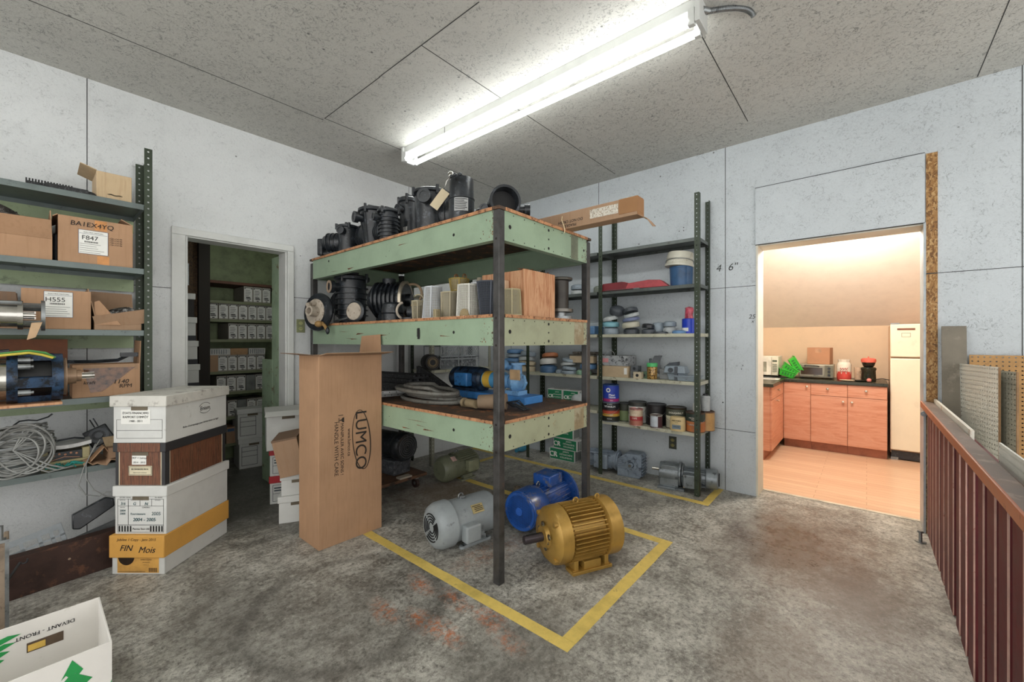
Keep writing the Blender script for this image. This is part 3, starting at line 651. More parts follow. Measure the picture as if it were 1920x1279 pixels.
# ------------------------------------------------ pool pumps on top
def port(b, p, ax, r=.034, L=.07):
    ax = V(ax).normalized(); p = V(p)
    b.m = 0; b.cyl(p, p+ax*L, r*.85); b._ring(p+ax*(L-.03), ax, r*.72, r*1.18, .034, 20); b.m = 1; b.cyl(p+ax*(L-.02), p+ax*(L-.012), r*.75)
def pump(kind, label, loc, h, r, rz=0, side=1):
    t = thing('pool_pump', label, 'pump', loc, rz); mb = [m_blk, m_blkd]
    b = MB()
    if kind == 'tapered':
        b.lathe([(r*.55, 0), (r*.62, h*.06), (r*.95, h*.80), (r, h*.86)], n=26)
        for k in range(7): a = k*2*PI/7; b.box(-.004, .004, -.004, .004, 0, 0.001) if 0 else b.tube([(r*.6*math.cos(a), r*.6*math.sin(a), .01), (r*.97*math.cos(a), r*.97*math.sin(a), h*.8)], .007, 6)
    elif kind == 'ribbed':
        pr = [(r*.75, 0), (r*.86, h*.12)]; 
        for k in range(6): z = h*(.16+.105*k); pr += [(r*.9, z), (r*1.04, z+.002), (r*1.04, z+.008), (r*.9, z+.010)]
        b.lathe(pr+[(r*.9, h*.86)], n=28)
    else:
        b.lathe([(r*.9, 0), (r*.95, h*.3), (r, h*.86)], n=26)
    b.build('strainer_pot', mb, t)
    b = MB(); b.lathe([(r*1.02, h*.84), (r*1.14, h*.86), (r*1.14, h*.91), (r*1.0, h*.935), (r*.7, h*.95), (0, h*.95)], n=28)
    for k in range(4):
        a = k*PI/2+.6; b.cyl((r*1.1*math.cos(a), r*1.1*math.sin(a), h*.80), (r*1.1*math.cos(a), r*1.1*math.sin(a), h*.97), .011, n=10)
    b.build('lid', mb, t)
    b = MB(); b.cyl((0, 0, h*.94), (0, 0, h*.98), .012); b.cbox((0, 0, h*.99), (r*.9, .018, .022)); b.build('lid_knob', mb, t, bev=.003)
    b = MB(); port(b, (-r*.75, 0, h*.70), (-1, 0, 0), r*.34, r*.55+.02); b.build('suction_port', mb, t, ang=50)
    b = MB(); s = side
    b.lathe([(0, 0), (r*.8, 0), (r*.95, .03), (r*.95, .11), (r*.75, .15), (r*.5, .17)], (r*.1, s*r*.6, h*.42), (0, s, 0), 26)
    for k in range(3): b._ring((r*.1, s*(r*.6+.04+.035*k), h*.42), (0, s, 0), r*.7, r*1.02, .008, 26)
    b.build('volute', mb, t)
    b = MB(); b.box(-r*.6, r*.7, min(0, s*(r*.9+.12)), max(0, s*(r*.9+.12)), 0, .02); b.box(-r*.1, r*.3, min(s*r*.7, s*(r*.8+.1)), max(s*r*.7, s*(r*.8+.1)), .02, h*.2); b.build('foot', mb, t, bev=.004)
    return t
def sticker(t, o, r, w_, h_, mat=None, txt=None):
    b = MB(); b.bars([(0, w_, 0, h_)], o, r, FU, .001); b.build('label', mat or m_paper, t)
    if txt:
        b = MB(); b.bars([(w_*.1, w_*random.uniform(.6, .92), h_*(1-.16*(k+1)), h_*(1-.16*(k+1))+h_*.06) for k in range(5)], o, r, FU, .002); b.build('label_print', m_ink, t)
t = pump('plain', 'small black pool pump with a pale label, leftmost thing on top of the rack', (1.735, 3.29, TOP), .262, .080, .60, 1)
sticker(t, (-.082, .05, .17), LR, .055, .035)
b = MB(); b.box(-.04, .06, .205, .25, .0, .14); b.build('rear_cover', m_blk, t, bev=.01)
t = pump('tapered', 'tall tapered black pump basket housing with screw clamps, second from left on the rack top', (1.82, 3.03, TOP), .375, .108, -.15, 1)
t = pump('ribbed', 'shorter ribbed black strainer housing standing in front of the tapered one on the rack top', (1.72, 2.66, TOP), .26, .075, -.2, 1)
t = pump('plain', 'mid sized black pump with white sticker, half hidden behind the large pump', (1.95, 2.73, TOP), .43, .078, .1, 1)
sticker(t, (-.08, -.02, .13), LR, .045, .03, txt=1)
t = pump('plain', 'large black pump with a hanging manila tag and chrome knob on the rack top', (1.81, 2.28, TOP), .335, .115, .6, -1)
b = MB(); b.cbox((-.15, -.10, .21), (.003, .062, .135), rot('X', 38)); b.build('manila_tag', m_tag, t)
b = MB(); b.tube([(-.08,-.11,.30), (-.09,-.13,.35), (-.08,-.15,.38)], .004); b.sph((-.075, -.155, .395), .022, (.7,1,1.2)); b.build('wing_knob', m_chr, t)
c = (1.7, 1.856, 0.078, 2.284)
t = thing('black_canister', 'tall black plastic cylinder with a grey printed label near the corner of the rack top', 'canister', (c[0], c[1], TOP)); r_ = c[2]*.98; hh = .262
b = MB(); b.lathe([(r_*1.0, 0), (r_, hh*.5), (r_*1.04, hh*.51), (r_*1.04, hh*.53), (r_*.96, hh*.54), (r_*.93, hh*.97), (r_*.88, hh), (r_*.8, hh), (r_*.78, hh-.03), (0, hh-.03)], n=32); b.build('body', m_blk, t)
b = MB()
b.lathe([(r_+.0008, hh*.2), (r_+.0008, hh*.49)], n=12, a0=PI+.25, a1=PI+1.35); b.build('label', M('#a9abaa', .5, 0, .1), t)
b = MB(); 
for k in range(7): b.lathe([(r_+.0016, hh*(.225+.038*k)), (r_+.0016, hh*(.225+.038*k)+.004)], n=8, a0=PI+.3, a1=PI+random.uniform(1.0, 1.3))
b.build('label_print', m_ink, t)
for k in range(3):
    a = PI*.9+k*.5; b = MB(); b.sph((r_*.85*math.cos(a), r_*.85*math.sin(a), hh+.004), .014, (1, 1, .8), 10, 6); b.build('rim_lug', m_blk, t)
t = thing('pump_housing', 'open black pump housing lying on its side at the near corner of the rack top', 'pump part', (1.77, 1.60, TOP))
b = MB(); ax = (-.55, -.83, 0); o_ = V(.07, .07, .088)
b.lathe([(0, 0), (.06, 0), (.085, .02), (.085, .10), (.092, .11), (.092, .13), (.078, .13), (.074, .04), (0, .03)], o_, ax, 30); b.build('bowl', [m_blk, m_blkd], t)
b = MB(); b.lathe([(.075, 0), (.075, .006)], o_+V(ax).normalized()*.06, ax, 30); b.build('inner_wall', m_blkd, t)
b = MB(); port(b, (.12, .0, .07), (.65, -.76, 0), .03, .09); b.build('outlet_port', [m_blk, m_blkd], t)
b = MB(); b.cyl((-.0, .17, .05), (-.02, .08, .05), .035); port(b, (-.02, .10, .05), (-.8, -.5, 0), .022, .06); b.build('inlet_port', [m_blk, m_blkd], t)
b = MB(); b.torus((.0, .0, .008), (0,0,1), .05, .006); tag(b.build('rubber_gasket', m_blk, loc=(1.70, 2.95, TOP)), 'small black ring lying flat between the leftmost pump and the tapered one', 'gasket')
# long carton across the rack top
t = thing('long_cardboard_box', 'long narrow cardboard box lying on the rack top and sticking out over the front beam', 'box', (2.27, 1.98, TOP), math.radians(0))
lb = 1.0
b = MB(); b.box(-.045, .045, -lb, .45, 0, .105); b.build('carton', m_kraft2, t, bev=.002)
b = MB(); b.box(-.043, .043, -lb-.004, -lb, .002, .103); b.box(-.0475, .03, -lb-.005, -lb+.11, .018, .1055); b.build('end_flap', kraft('scuffed_flap', '#9a7048'), t, bev=.002)
b = MB(); b.add([(-.045,-lb,.0), (.035,-lb,.0), (.03,-lb-.05,-.035), (-.035,-lb-.05,-.03), (-.01,-lb-.075,-.075), (.02,-lb-.08,-.07)], [(0,1,2,3), (3,2,5,4)]); o = b.build('loose_flap', m_kraft2, t); o.modifiers.new('shell', 'SOLIDIFY').thickness = .003
b = MB(); b.bars([(lb-.30, lb-.115, .03, .085)], (-.0455, 0, 0), LR, FU, .0008); b.box(-.046, .046, -lb-.001, -lb+.10, .1055, .107); b.build('clear_tape', M('#c9c4b8', .15, 0, .2, 60, '#8a745c', .55), t)
b = MB()
b.text([('DO NOT CRUSH', 0, 0, .024, 0, .012), ('FRAGILE', 0, .026, .024, 0, .012)], (-.0455, -.56, .052), (0, 1, 0), (0, 0, -1), .001); o = b.build('lettering', m_ink, t)
b = MB(); b.tube([(-.047,-.50,.085), (-.053,-.50,.06), (-.060,-.52,.02), (-.085,-.545,-.02), (-.09,-.545,-.04)], .003, 6); b.build('string', M('#c9b48f'), t)

# ------------------------------------------------ middle deck: pump parts and baskets
t = pump('ribbed', 'large ribbed black pump pot with a pale pipe mouth, left on the middle deck', (1.81, 3.36, MID), .44, .128, -.1, 1)
b = MB(); b._ring((-.19, 0, .308), (-1, 0, 0), .033, .053, .006, 20); b.build('pale_pipe_rim', M('#a08c78', .7), t)
b = MB(); b.tube([(-.11, .10, .13), (-.14, .03, .03), (-.13, -.01, .01)], .005); b.tube([(-.14,.03,.02), (-.05,-.12,.06)], .011); b.build('clamp_bolt', m_alu, t)
t = thing('pump_casing', 'finned black pump body with a metal clamp band, right of the ribbed pot', 'pump', (1.93, 2.98, MID), .25)
b = MB(); b.lathe([(.07, -.16), (.12, -.12)]+sum([[(.13, -.10+.035*k), (.15, -.095+.035*k), (.15, -.085+.035*k), (.13, -.08+.035*k)] for k in range(6)], [])+[(.14, .13), (.14, .15)], (0, 0, .19), (.35, -.93, 0), 30); b.build('finned_body', [m_blk, m_blkd], t)
b = MB(); ax = V(.35, -.93, 0).normalized(); b._ring(V(0,0,.19)+ax*.13, ax, .135, .158, .022, 32); b.build('clamp_band', M('#b5ab98', .35, .6), t)
b = MB(); b.lathe([(.05, .14), (.05, .19), (0, .19)], (0,0,.19), ax, 20); b.build('hub', m_blk, t)
b = MB(); b.cyl((0,0,.31), (0,0,.365), .055); b.build('top_neck', m_blk, t)
b = MB(); b.box(-.12, .12, -.09, .03, 0, .04); b.box(-.10, -.06, -.06, .03, .04, .12); b.box(.03, .08, -.06, .03, .04, .12); b.build('foot', m_blk, t, bev=.004)
t = thing('pump_volute', 'round black pump volute with dirty white centre, hanging over the middle beam', 'pump part', (1.545, 3.41, 1.525))
ax = V(-.96, -.26, .06)
b = MB(); b.lathe([(.155, 0), (.158, .015), (.150, .03), (.115, .035), (.11, .045)], (.02,.02,0), ax, 34); b.lathe([(.06, -.06), (.10, -.02), (.10, 0)], (.02,.02,0), ax, 24); b.build('black_ring', m_blk, t)
m_dw = M('#b0a596', .6, 0, .15, 18, '#6b5b48', .6, name='dirty_white_plastic')
b = MB(); b.lathe([(.108, .036), (.105, .046), (.03, .06), (0, .06)], (.02,.02,0), ax, 30)
for k in range(10):
    a = k*2*PI/10; u = ax.orthogonal().normalized(); w = ax.normalized().cross(u); p = V(.02,.02,0)+(u*math.cos(a)+w*math.sin(a))*.088; b.cyl(p+ax*.04, p+ax*.052, .006, n=8)
b.build('white_face', m_dw, t)
b = MB(); b._ring((-.02,-.015,0), ax, .026, .042, .075, 22); b.cyl((-.10, -.03, .05), (-.03, .0, .07), .018); b.build('inlet_pipe', m_dw, t)
b = MB(); b.tube([(-.01,-.08,-.09), (0,-.12,-.12), (.0,-.15,-.15)], .013); b.sph((-.03,-.07,-.10), .03, (1,1.2,.9), 10, 7); b.build('tan_plug', M('#9a7a4a', .7), t)
b = MB(); b.sph((0,-.16,-.155), .02, (.8,.8,1.5), 10, 7); b.build('wing_nut', m_blk, t)
t = thing('pump_volute', 'second volute disc with a dirty white face, low behind the first on the middle deck', 'pump part', (1.665, 3.02, MID+.085))
b = MB(); b.lathe([(.085, 0), (.085, .02), (.07, .03)], (0,0,0), (-.93,-.36,.06), 28); b.build('black_ring', m_blk, t)
b = MB(); b.lathe([(.069, .028), (.067, .036), (0, .04)], (0,0,0), (-.93,-.36,.06), 28); b.build('white_face', m_dw, t)
b = MB(); b.lathe([(.078, 0), (.078, .05), (.072, .055), (.078, .06), (.078, .085), (.072, .12), (.055, .135), (0, .135)], n=26); tag(b.build('black_coupling', m_blk, loc=(1.72, 2.61, MID)), 'short shiny black plastic bowl between the finned pump and the baskets', 'pump part')
t = thing('clamp_fitting', 'dark pipe fitting with a beige clamp ring and brown knob left of the baskets', 'pipe fitting', (1.73, 2.44, MID))
b = MB(); b.torus((0, .03, .07), (.4, .9, 0), .06, .009, 24, 8, .3, 2.6*PI/1.6); b.build('clamp_ring', m_dw, t)
b = MB(); b.cyl((.02, .0, .06), (.05, -.09, .06), .045); b.cyl((.03, -.04, .0), (.03, -.04, .1), .035); b.cyl((0,-.02,0), (0,-.02,.02), .055); b.build('fitting_body', m_blk, t)
b = MB(); b.lathe([(.0, .09), (.03, .09), (.032, .10), (.022, .125), (0, .13)], (.03,-.04,0), n=9); b.build('brown_knob', M('#8f7648', .7), t)
b = MB(); b.cyl((0,0,.06), (.10, -.32, .06), .055, .05); tag(b.build('filter_cylinder', M('#4a3425', .8, 0, .3), loc=(2.05, 2.95, MID)), 'dark brown cylinder lying behind the pump fittings on the middle deck', 'pump part')
t = thing('chrome_bracket', 'metal valve handle with a bent beige tube high behind the finned pump', 'pipe fitting', (2.08, 2.93, MID))
b = MB(); b.cyl((0,0,0), (0,0,.32), .012); b.cyl((0,0,.3), (-.05,.02,.31), .016); b.sph((0,0,.33), .022); b.cyl((-.05,0,.26), (.03,0,.26), .01); b.build('valve_stem', m_chr, t)
b = MB(); b.torus((0,-.06,.25), (1,.6,0), .08, .011, 18, 8, 0, PI); b.build('beige_tube', M('#b89f80', .6), t)
# ---- strainer baskets: one lattice basket builder
def basket(label, loc, rb, rt, h, col, nh=12, nv=26, rim=.005, handle=False, solid=False, arch=False):
    nh = int(nh*1.5); nv = int(nv*1.45)
    t = thing('strainer_basket', label, 'basket', loc, .45 if arch else random.uniform(0, .6), 'pump strainer baskets on the middle deck')
    mt = M(col, .5, 0, .08, 20, '#8f8468' if col[1] != '4' else '#22262e', .66); b = MB(); nn = nv; vs = []; fs = []
    for j in range(nh+1):
        r_ = rb+(rt-rb)*j/nh
        for k in range(nn): a = 2*PI*k/nn; vs.append((r_*math.cos(a), r_*math.sin(a), .004+(h-.008)*j/nh))
    for j in range(nh):
        for k in range(nn): fs.append((j*nn+k, j*nn+(k+1) % nn, (j+1)*nn+(k+1) % nn, (j+1)*nn+k))
    b.add(vs, fs); b.build('lattice_wall', mt, t, wire=.0034)
    b = MB(); top = rb < rt
    b.torus((0,0,h-rim if top or True else 0), (0,0,1), rt, rim*.8, 30, 6); b.torus((0,0,rim), (0,0,1), rb, rim*.8, 30, 6)
    for k in range(4): a = k*PI/2+.4; b.tube([(rb*1.01*math.cos(a), rb*1.01*math.sin(a), 0.003), (rt*1.01*math.cos(a), rt*1.01*math.sin(a), h)], .0045, 6)
    b.build('rim', mt, t)
    b = MB(); r0, z0 = (rb, .002) if top else (rt, h-.004)
    b.lathe([(0, z0), (r0*.98, z0), (r0*.98, z0+.003), (0, z0+.003)], n=26); b.build('end_disc', mt, t)
    b = MB(); b.lathe([(rb*.9, .004), (rt*.9, h-.004)], n=20) if solid else None
    if solid: b.build('liner', M('#a09c8e' if col[1] != '4' else '#2c3038', .8), t)
    if handle: b = MB(); b.torus((0,0,h), (1,0,0), rt*.95, .004, 18, 6, -PI/2 if 0 else 0, PI) ; hb = b.build('handle', mt, t); hb.rotation_euler = (0, 0, 0)
    if arch:
        b = MB(); b.torus((-rb*.98, 0, .0), (1,0,0), .028, .005, 16, 6, 0, 2*PI); b.lathe([(0,0),(.026,0),(.026,.003),(0,.003)], (-rb*1.0,0,.02), (-1,0,0), 16); o = b.build('arched_mouth', M('#8c7a55', .6), t)
    return t
beige = '#b3a98e'; wht = '#d3d5d6'
basket('small beige basket with a raised wire handle, first from the left on the middle deck', (1.74, 2.335, MID), .037, .043, .135, beige, 14, 22, handle=True)
basket('white stack of nested baskets narrowing upwards, right of the handled beige basket', (1.735, 2.165, MID), .074, .056, .215, '#ccd0d4', 20, 26, solid=True)
basket('beige upright basket between the white stack and the arched white basket', (1.75, 2.02, MID), .052, .055, .17, beige, 17, 24, solid=True)
basket('tiny beige basket cup in front of the beige upright basket', (1.655, 2.035, MID), .019, .018, .055, '#a89a78', 6, 14)
basket('large white basket with an arched mouth near its foot, left of the dark grey one', (1.715, 1.81, MID), .070, .062, .195, '#dad9d0', 17, 26, arch=True, solid=True)
basket('dark grey basket flaring upwards right behind the front post', (1.745, 1.675, MID), .046, .066, .205, '#4c525c', 18, 28, solid=True)
basket('beige stack of nested baskets just right of the front post', (1.80, 1.545, MID), .055, .047, .155, '#aaa07e', 17, 24, solid=True)
basket('hidden white basket standing behind the beige ones as a base for the gold one', (1.90, 2.13, MID), .07, .066, .19, '#cfd0cc', 12, 24, solid=True)
t = basket('gold yellow ribbed basket raised on top of the others at the back of the row', (1.90, 2.10, MID+.19), .052, .066, .09, '#a8924e', 9, 4 if 0 else 20, solid=True)
b = MB(); b.torus((0,.02,.10), (.3,1,0), .018, .006, 12); b.torus((0,-.04,.10), (.3,1,0), .018, .006, 12); b.build('finger_loop', M('#7a5c3a', .6), t)
basket('second white basket standing behind the arched one', (1.93, 1.93, MID), .07, .068, .17, '#cfd0cc', 12, 24, solid=True)
t = basket('white basket with a round knob on its cap, raised behind the dark grey one', (1.93, 1.93, MID+.17), .066, .058, .07, '#cfd2d4', 7, 24, solid=True)
b = MB(); b.lathe([(.02, 0), (.02, .01), (.024, .02), (.018, .035), (0, .036)], (0,0,.068), n=14); b.build('knob', M('#a39a86', .6), t)
# wooden box with open side
m_wood = woodgrain('worn_pine', ['#8c5a3c', '#b07a55', '#c79a74', '#a86e48'], (9, 9, 1.1), .6, 3)
t = thing('wooden_box', 'tall reddish plywood box on the middle deck right of the front post', 'box', (1.86, 1.50, MID))
b = MB(); b.box(.0, .31, 0, .014, 0, .275); b.box(0, .014, .014, .34, 0, .27); b.box(.296, .31, .014, .34, 0, .27); b.box(.014, .296, .326, .34, 0, .27); b.box(.014, .296, .014, .326, 0, .012); b.build('body', m_wood, t, bev=.002)
b = MB(); 
for k in range(46):
    x = random.uniform(.02, .30); b.tube([(x, .02, .27), (x+random.uniform(-.02, .02), .02+random.uniform(-.01, .05), .285), (x+random.uniform(-.03, .03), .03, .27+random.uniform(.0, .012))], .0015, 4)
b.build('wood_shavings', M('#6b4a35', .9), t)
b = MB(); b.box(0, .038, 0, .12, 0, .215); tag(b.build('pale_carton', M('#c7a88a', .7, 0, .06), bev=.004, loc=(1.818, 1.61, MID)), 'pale pinkish carton tucked behind the beige basket stack, left of the wooden box', 'box')
t = thing('spool', 'dark steel spool shaped flange on end, right of the wooden box on the middle deck', 'machine part', (2.37, 1.60, MID+.075))
b = MB(); b.lathe([(.062, 0), (.062, .20)], n=28); b.build('barrel', M('#3d3a36', .4, .6, .25), t)
b = MB(); b.lathe([(.062, .19), (.085, .195), (.088, .207), (.085, .212), (0, .212)], n=30); b.build('top_flange', M('#55534c', .4, .6, .25), t)
t = thing('flange_stack', 'two polished steel flange rings stacked under the dark spool', 'machine part', (2.37, 1.60, MID))
for z, r_, m_ in ((0, .088, m_alu), (.05, .092, M('#6b6862', .35, .8))): b = MB(); b.lathe([(r_*.7, z), (r_, z+.004), (r_, z+.024), (r_*.6, z+.025)], n=30); b.build('flange', m_, t)
b = MB(); b.cyl((0,0,.02), (0,0,.052), .045); b.build('hub', m_alu, t)
b = MB(); b.lathe([(0,0), (.075, 0), (.08, .245), (.088, .25), (.085, .26), (0, .262)], n=28); tag(b.build('blue_canister', M('#3f6fb0', .4, 0, .1), loc=(2.43, 1.84, MID)), 'blue plastic canister standing behind the dark spool', 'canister')
b = MB(); b.taper(-.05, .06, -.08, .08, 0, .07, .9); tag(b.build('blue_tray', M('#7b9cc0', .5), bev=.005, loc=(2.44, 2.02, MID)), 'pale blue plastic tray at the right end of the middle deck', 'tray')

# ------------------------------------------------ lower deck
m_foam = M('#2b2c2d', .85, 0, .5, 60, '#6e7072', .60, .6, name='speckled_dark_foam')
for (x, y, z, L, w_, h_, rz, lab) in [(1.98, 3.12, LOW, .80, .20, .09, .12, 'thick dark bar of black profile lying lowest behind the white rails'),
      (2.02, 3.10, LOW+.092, .80, .22, .035, .05, 'black grooved rail lying on the thick dark bar'), (2.0, 3.09, LOW+.128, .78, .16, .03, .12, 'topmost black grooved rail of the pile at the back')]:
    t = thing('black_rail', lab, 'rail', (x, y, z), rz+PI/2, 'black rails on the lower deck')
    b = MB(); b.box(-L/2, L/2, -w_/2, w_/2, 0, h_*.5)
    for k in range(4): b.box(-L/2, L/2, -w_/2+w_*k/3.3, -w_/2+w_*k/3.3+w_*.12, h_*.5, h_)
    b.build('rail_body', m_foam, t)
b = MB(); b.prism([(0, 0), (.50, 0), (.07, .20), (0, .215)], (0,0,0), (.1,-.99,0), (0,0,1), .03); tag(b.build('mesh_wedge', m_foam, loc=(2.14, 2.90, LOW)), 'triangular speckled dark grey mesh panel in front of the black rails', 'panel')
for k, (x, y, z, lab) in enumerate([(1.70, 2.84, LOW, 'lower white metal drawer rail at the left edge of the lower deck'), (1.715, 2.80, LOW+.026, 'upper white metal drawer rail lying on the lower one')]):
    t = thing('drawer_rail', lab, 'rail', (x, y, z), -.35 if k else -.28, 'white drawer rails')
    b = MB(); b.box(0, .30, -.03, .03, 0, .002); b.box(0, .30, -.03, -.028, 0, .024); b.box(0, .30, .028, .03, 0, .024); b.box(0, .30, -.03, .03, .022, .024)
    for q in range(5): b.m = 1; b.cyl((.0 if q < 0 else .03+.05*q, -.0302, .012), (.03+.05*q, -.0312, .012), .004, n=8)
    b.build('rail_body', [M('#c2c4c2', .35, .2), m_dark], t, bev=.001)
# hose coil
pts = []
for k in range(150):
    a = k/150*2*PI*4.6; rr = 1+.12*math.sin(a*.37)+.05*math.sin(k*.13)
    pts.append((1.86+.12*rr*math.cos(a)+.03*math.sin(a*.21), 2.35+.27*rr*math.sin(a)-.0*k, LOW+.017+.022*(k//33)+.004*math.sin(k*.3)))
pts += [(1.88, 2.10, LOW+.03), (1.83, 1.98, LOW+.022), (1.82, 1.90, LOW+.032)]
b = MB(); b.tube(pts, .0145, 10); m_hose = M('#66655f', .5, 0, .2, 25, '#4a4035', .58, name='muddy_grey_hose')
t = thing('hose_coil', 'thick muddy grey hose coiled on the lower deck by the left beam', 'hose', (0,0,0)); b.build('hose', m_hose, t)
b = MB(); b.cyl((1.82, 1.93, LOW+.033), (1.80, 1.83, LOW+.036), .026); b._ring((1.82,1.95,LOW+.033), (0,1,0), .016, .03, .02, 14); b.build('fitting', M('#8a7a5e', .6), t)
t = thing('leather_sleeve', 'tan cylindrical canvas sleeve behind the front post, in line with the hose end', 'sleeve', (1.85, 1.74, LOW), 0)
b = MB(); b.cyl((-.03, .09, .05), (.06, -.06, .055), .042, .05, 22); b.build('sleeve', M('#7d6a55', .75, 0, .2), t)
b = MB()
for k in range(10): a = k*.5; b.tube([(.06,-.06,.05), (.09+.03*math.cos(a), -.11+.02*math.sin(a), .04+.02*math.cos(a*2)), (.13+.04*math.sin(a), -.17, .008)], .004, 6)
b.build('wire_ends', m_blk, t)
# blue motor and pump set on its base plate
m_blue = M('#2f6aa0', .4, 0, .25, 15, '#1c2a3c', .58, name='oily_blue_enamel'); m_blued = M('#23364c', .45, 0, .35, 14, '#101418', .52, name='blackened_blue_enamel'); m_bluel = M('#6d9cc6', .4, 0, .2, 12, '#3c5a78', .6, name='light_blue_casting')
t = thing('motor_pump_set', 'small blue motor coupled to a light blue pump on a blue base plate, lower deck', 'pump set', (2.24, 2.12, LOW), PI/2+.0)
b = MB(); b.box(-.40, .42, -.10, .10, 0, .05); b.build('base_plate', M('#3f7fc0', .45, 0, .2, 10, '#4a5a6a', .62), t, bev=.004)
b = MB(); b.lathe([(0, 0), (.07, 0), (.083, .02)]+[(.086, .03), (.086, .06)]+sum([[(.084, .07+.03*k), (.090, .075+.03*k), (.090, .085+.03*k)] for k in range(8)], [])+[(.086, .33), (.07, .345), (0, .345)], (.40, 0, .14), (-1, 0, 0), 30); b.build('motor_body', m_blued, t)
b = MB(); b.box(.12, .26, .08, .14, .09, .19); b.build('terminal_box', m_blue, t, bev=.008)
b = MB(); b.box(.10, .36, -.07, .07, .05, .07); b.build('motor_foot', m_blued, t)
b = MB(); b.cyl((.05, 0, .14), (-.13, 0, .14), .062); b.build('coupling_guard', M('#4c8db5', .4, 0, .15), t)
b = MB(); b.cyl((.04, 0, .1405), (-.03, 0, .1405), .0635); b.build('yellow_band', M('#c9a23c', .5), t)
b = MB(); b.cyl((-.14, 0, .14), (-.20, 0, .14), .05); b.lathe([(.04, 0), (.065, .02), (.075, .05), (.055, .09), (.04, .10)], (-.20, 0, .14), (-1,0,0), 24); b.cyl((-.25, 0, .14), (-.25, 0, .26), .035)
b._ring((-.25,0,.26), (0,0,1), .025, .06, .015, 20); b.box(-.30, -.18, -.05, .05, .05, .08); b.build('pump_casing', m_bluel, t)
b = MB(); b.cyl((-.20, .03, .25), (-.20, .10, .27), .025); b._ring((-.20,.085,.265), (0,1,.2), .018, .04, .02, 18); b.tube([(-.33, .03, .10), (-.36, .04, .14), (-.34, .04, .19)], .012); b.build('discharge_flange', m_bluel, t)
b = MB(); b.cbox((-.33, .12, .20), (.09, .002, .07)); o = b.build('paper_tag', M('#b49670', .8), t)

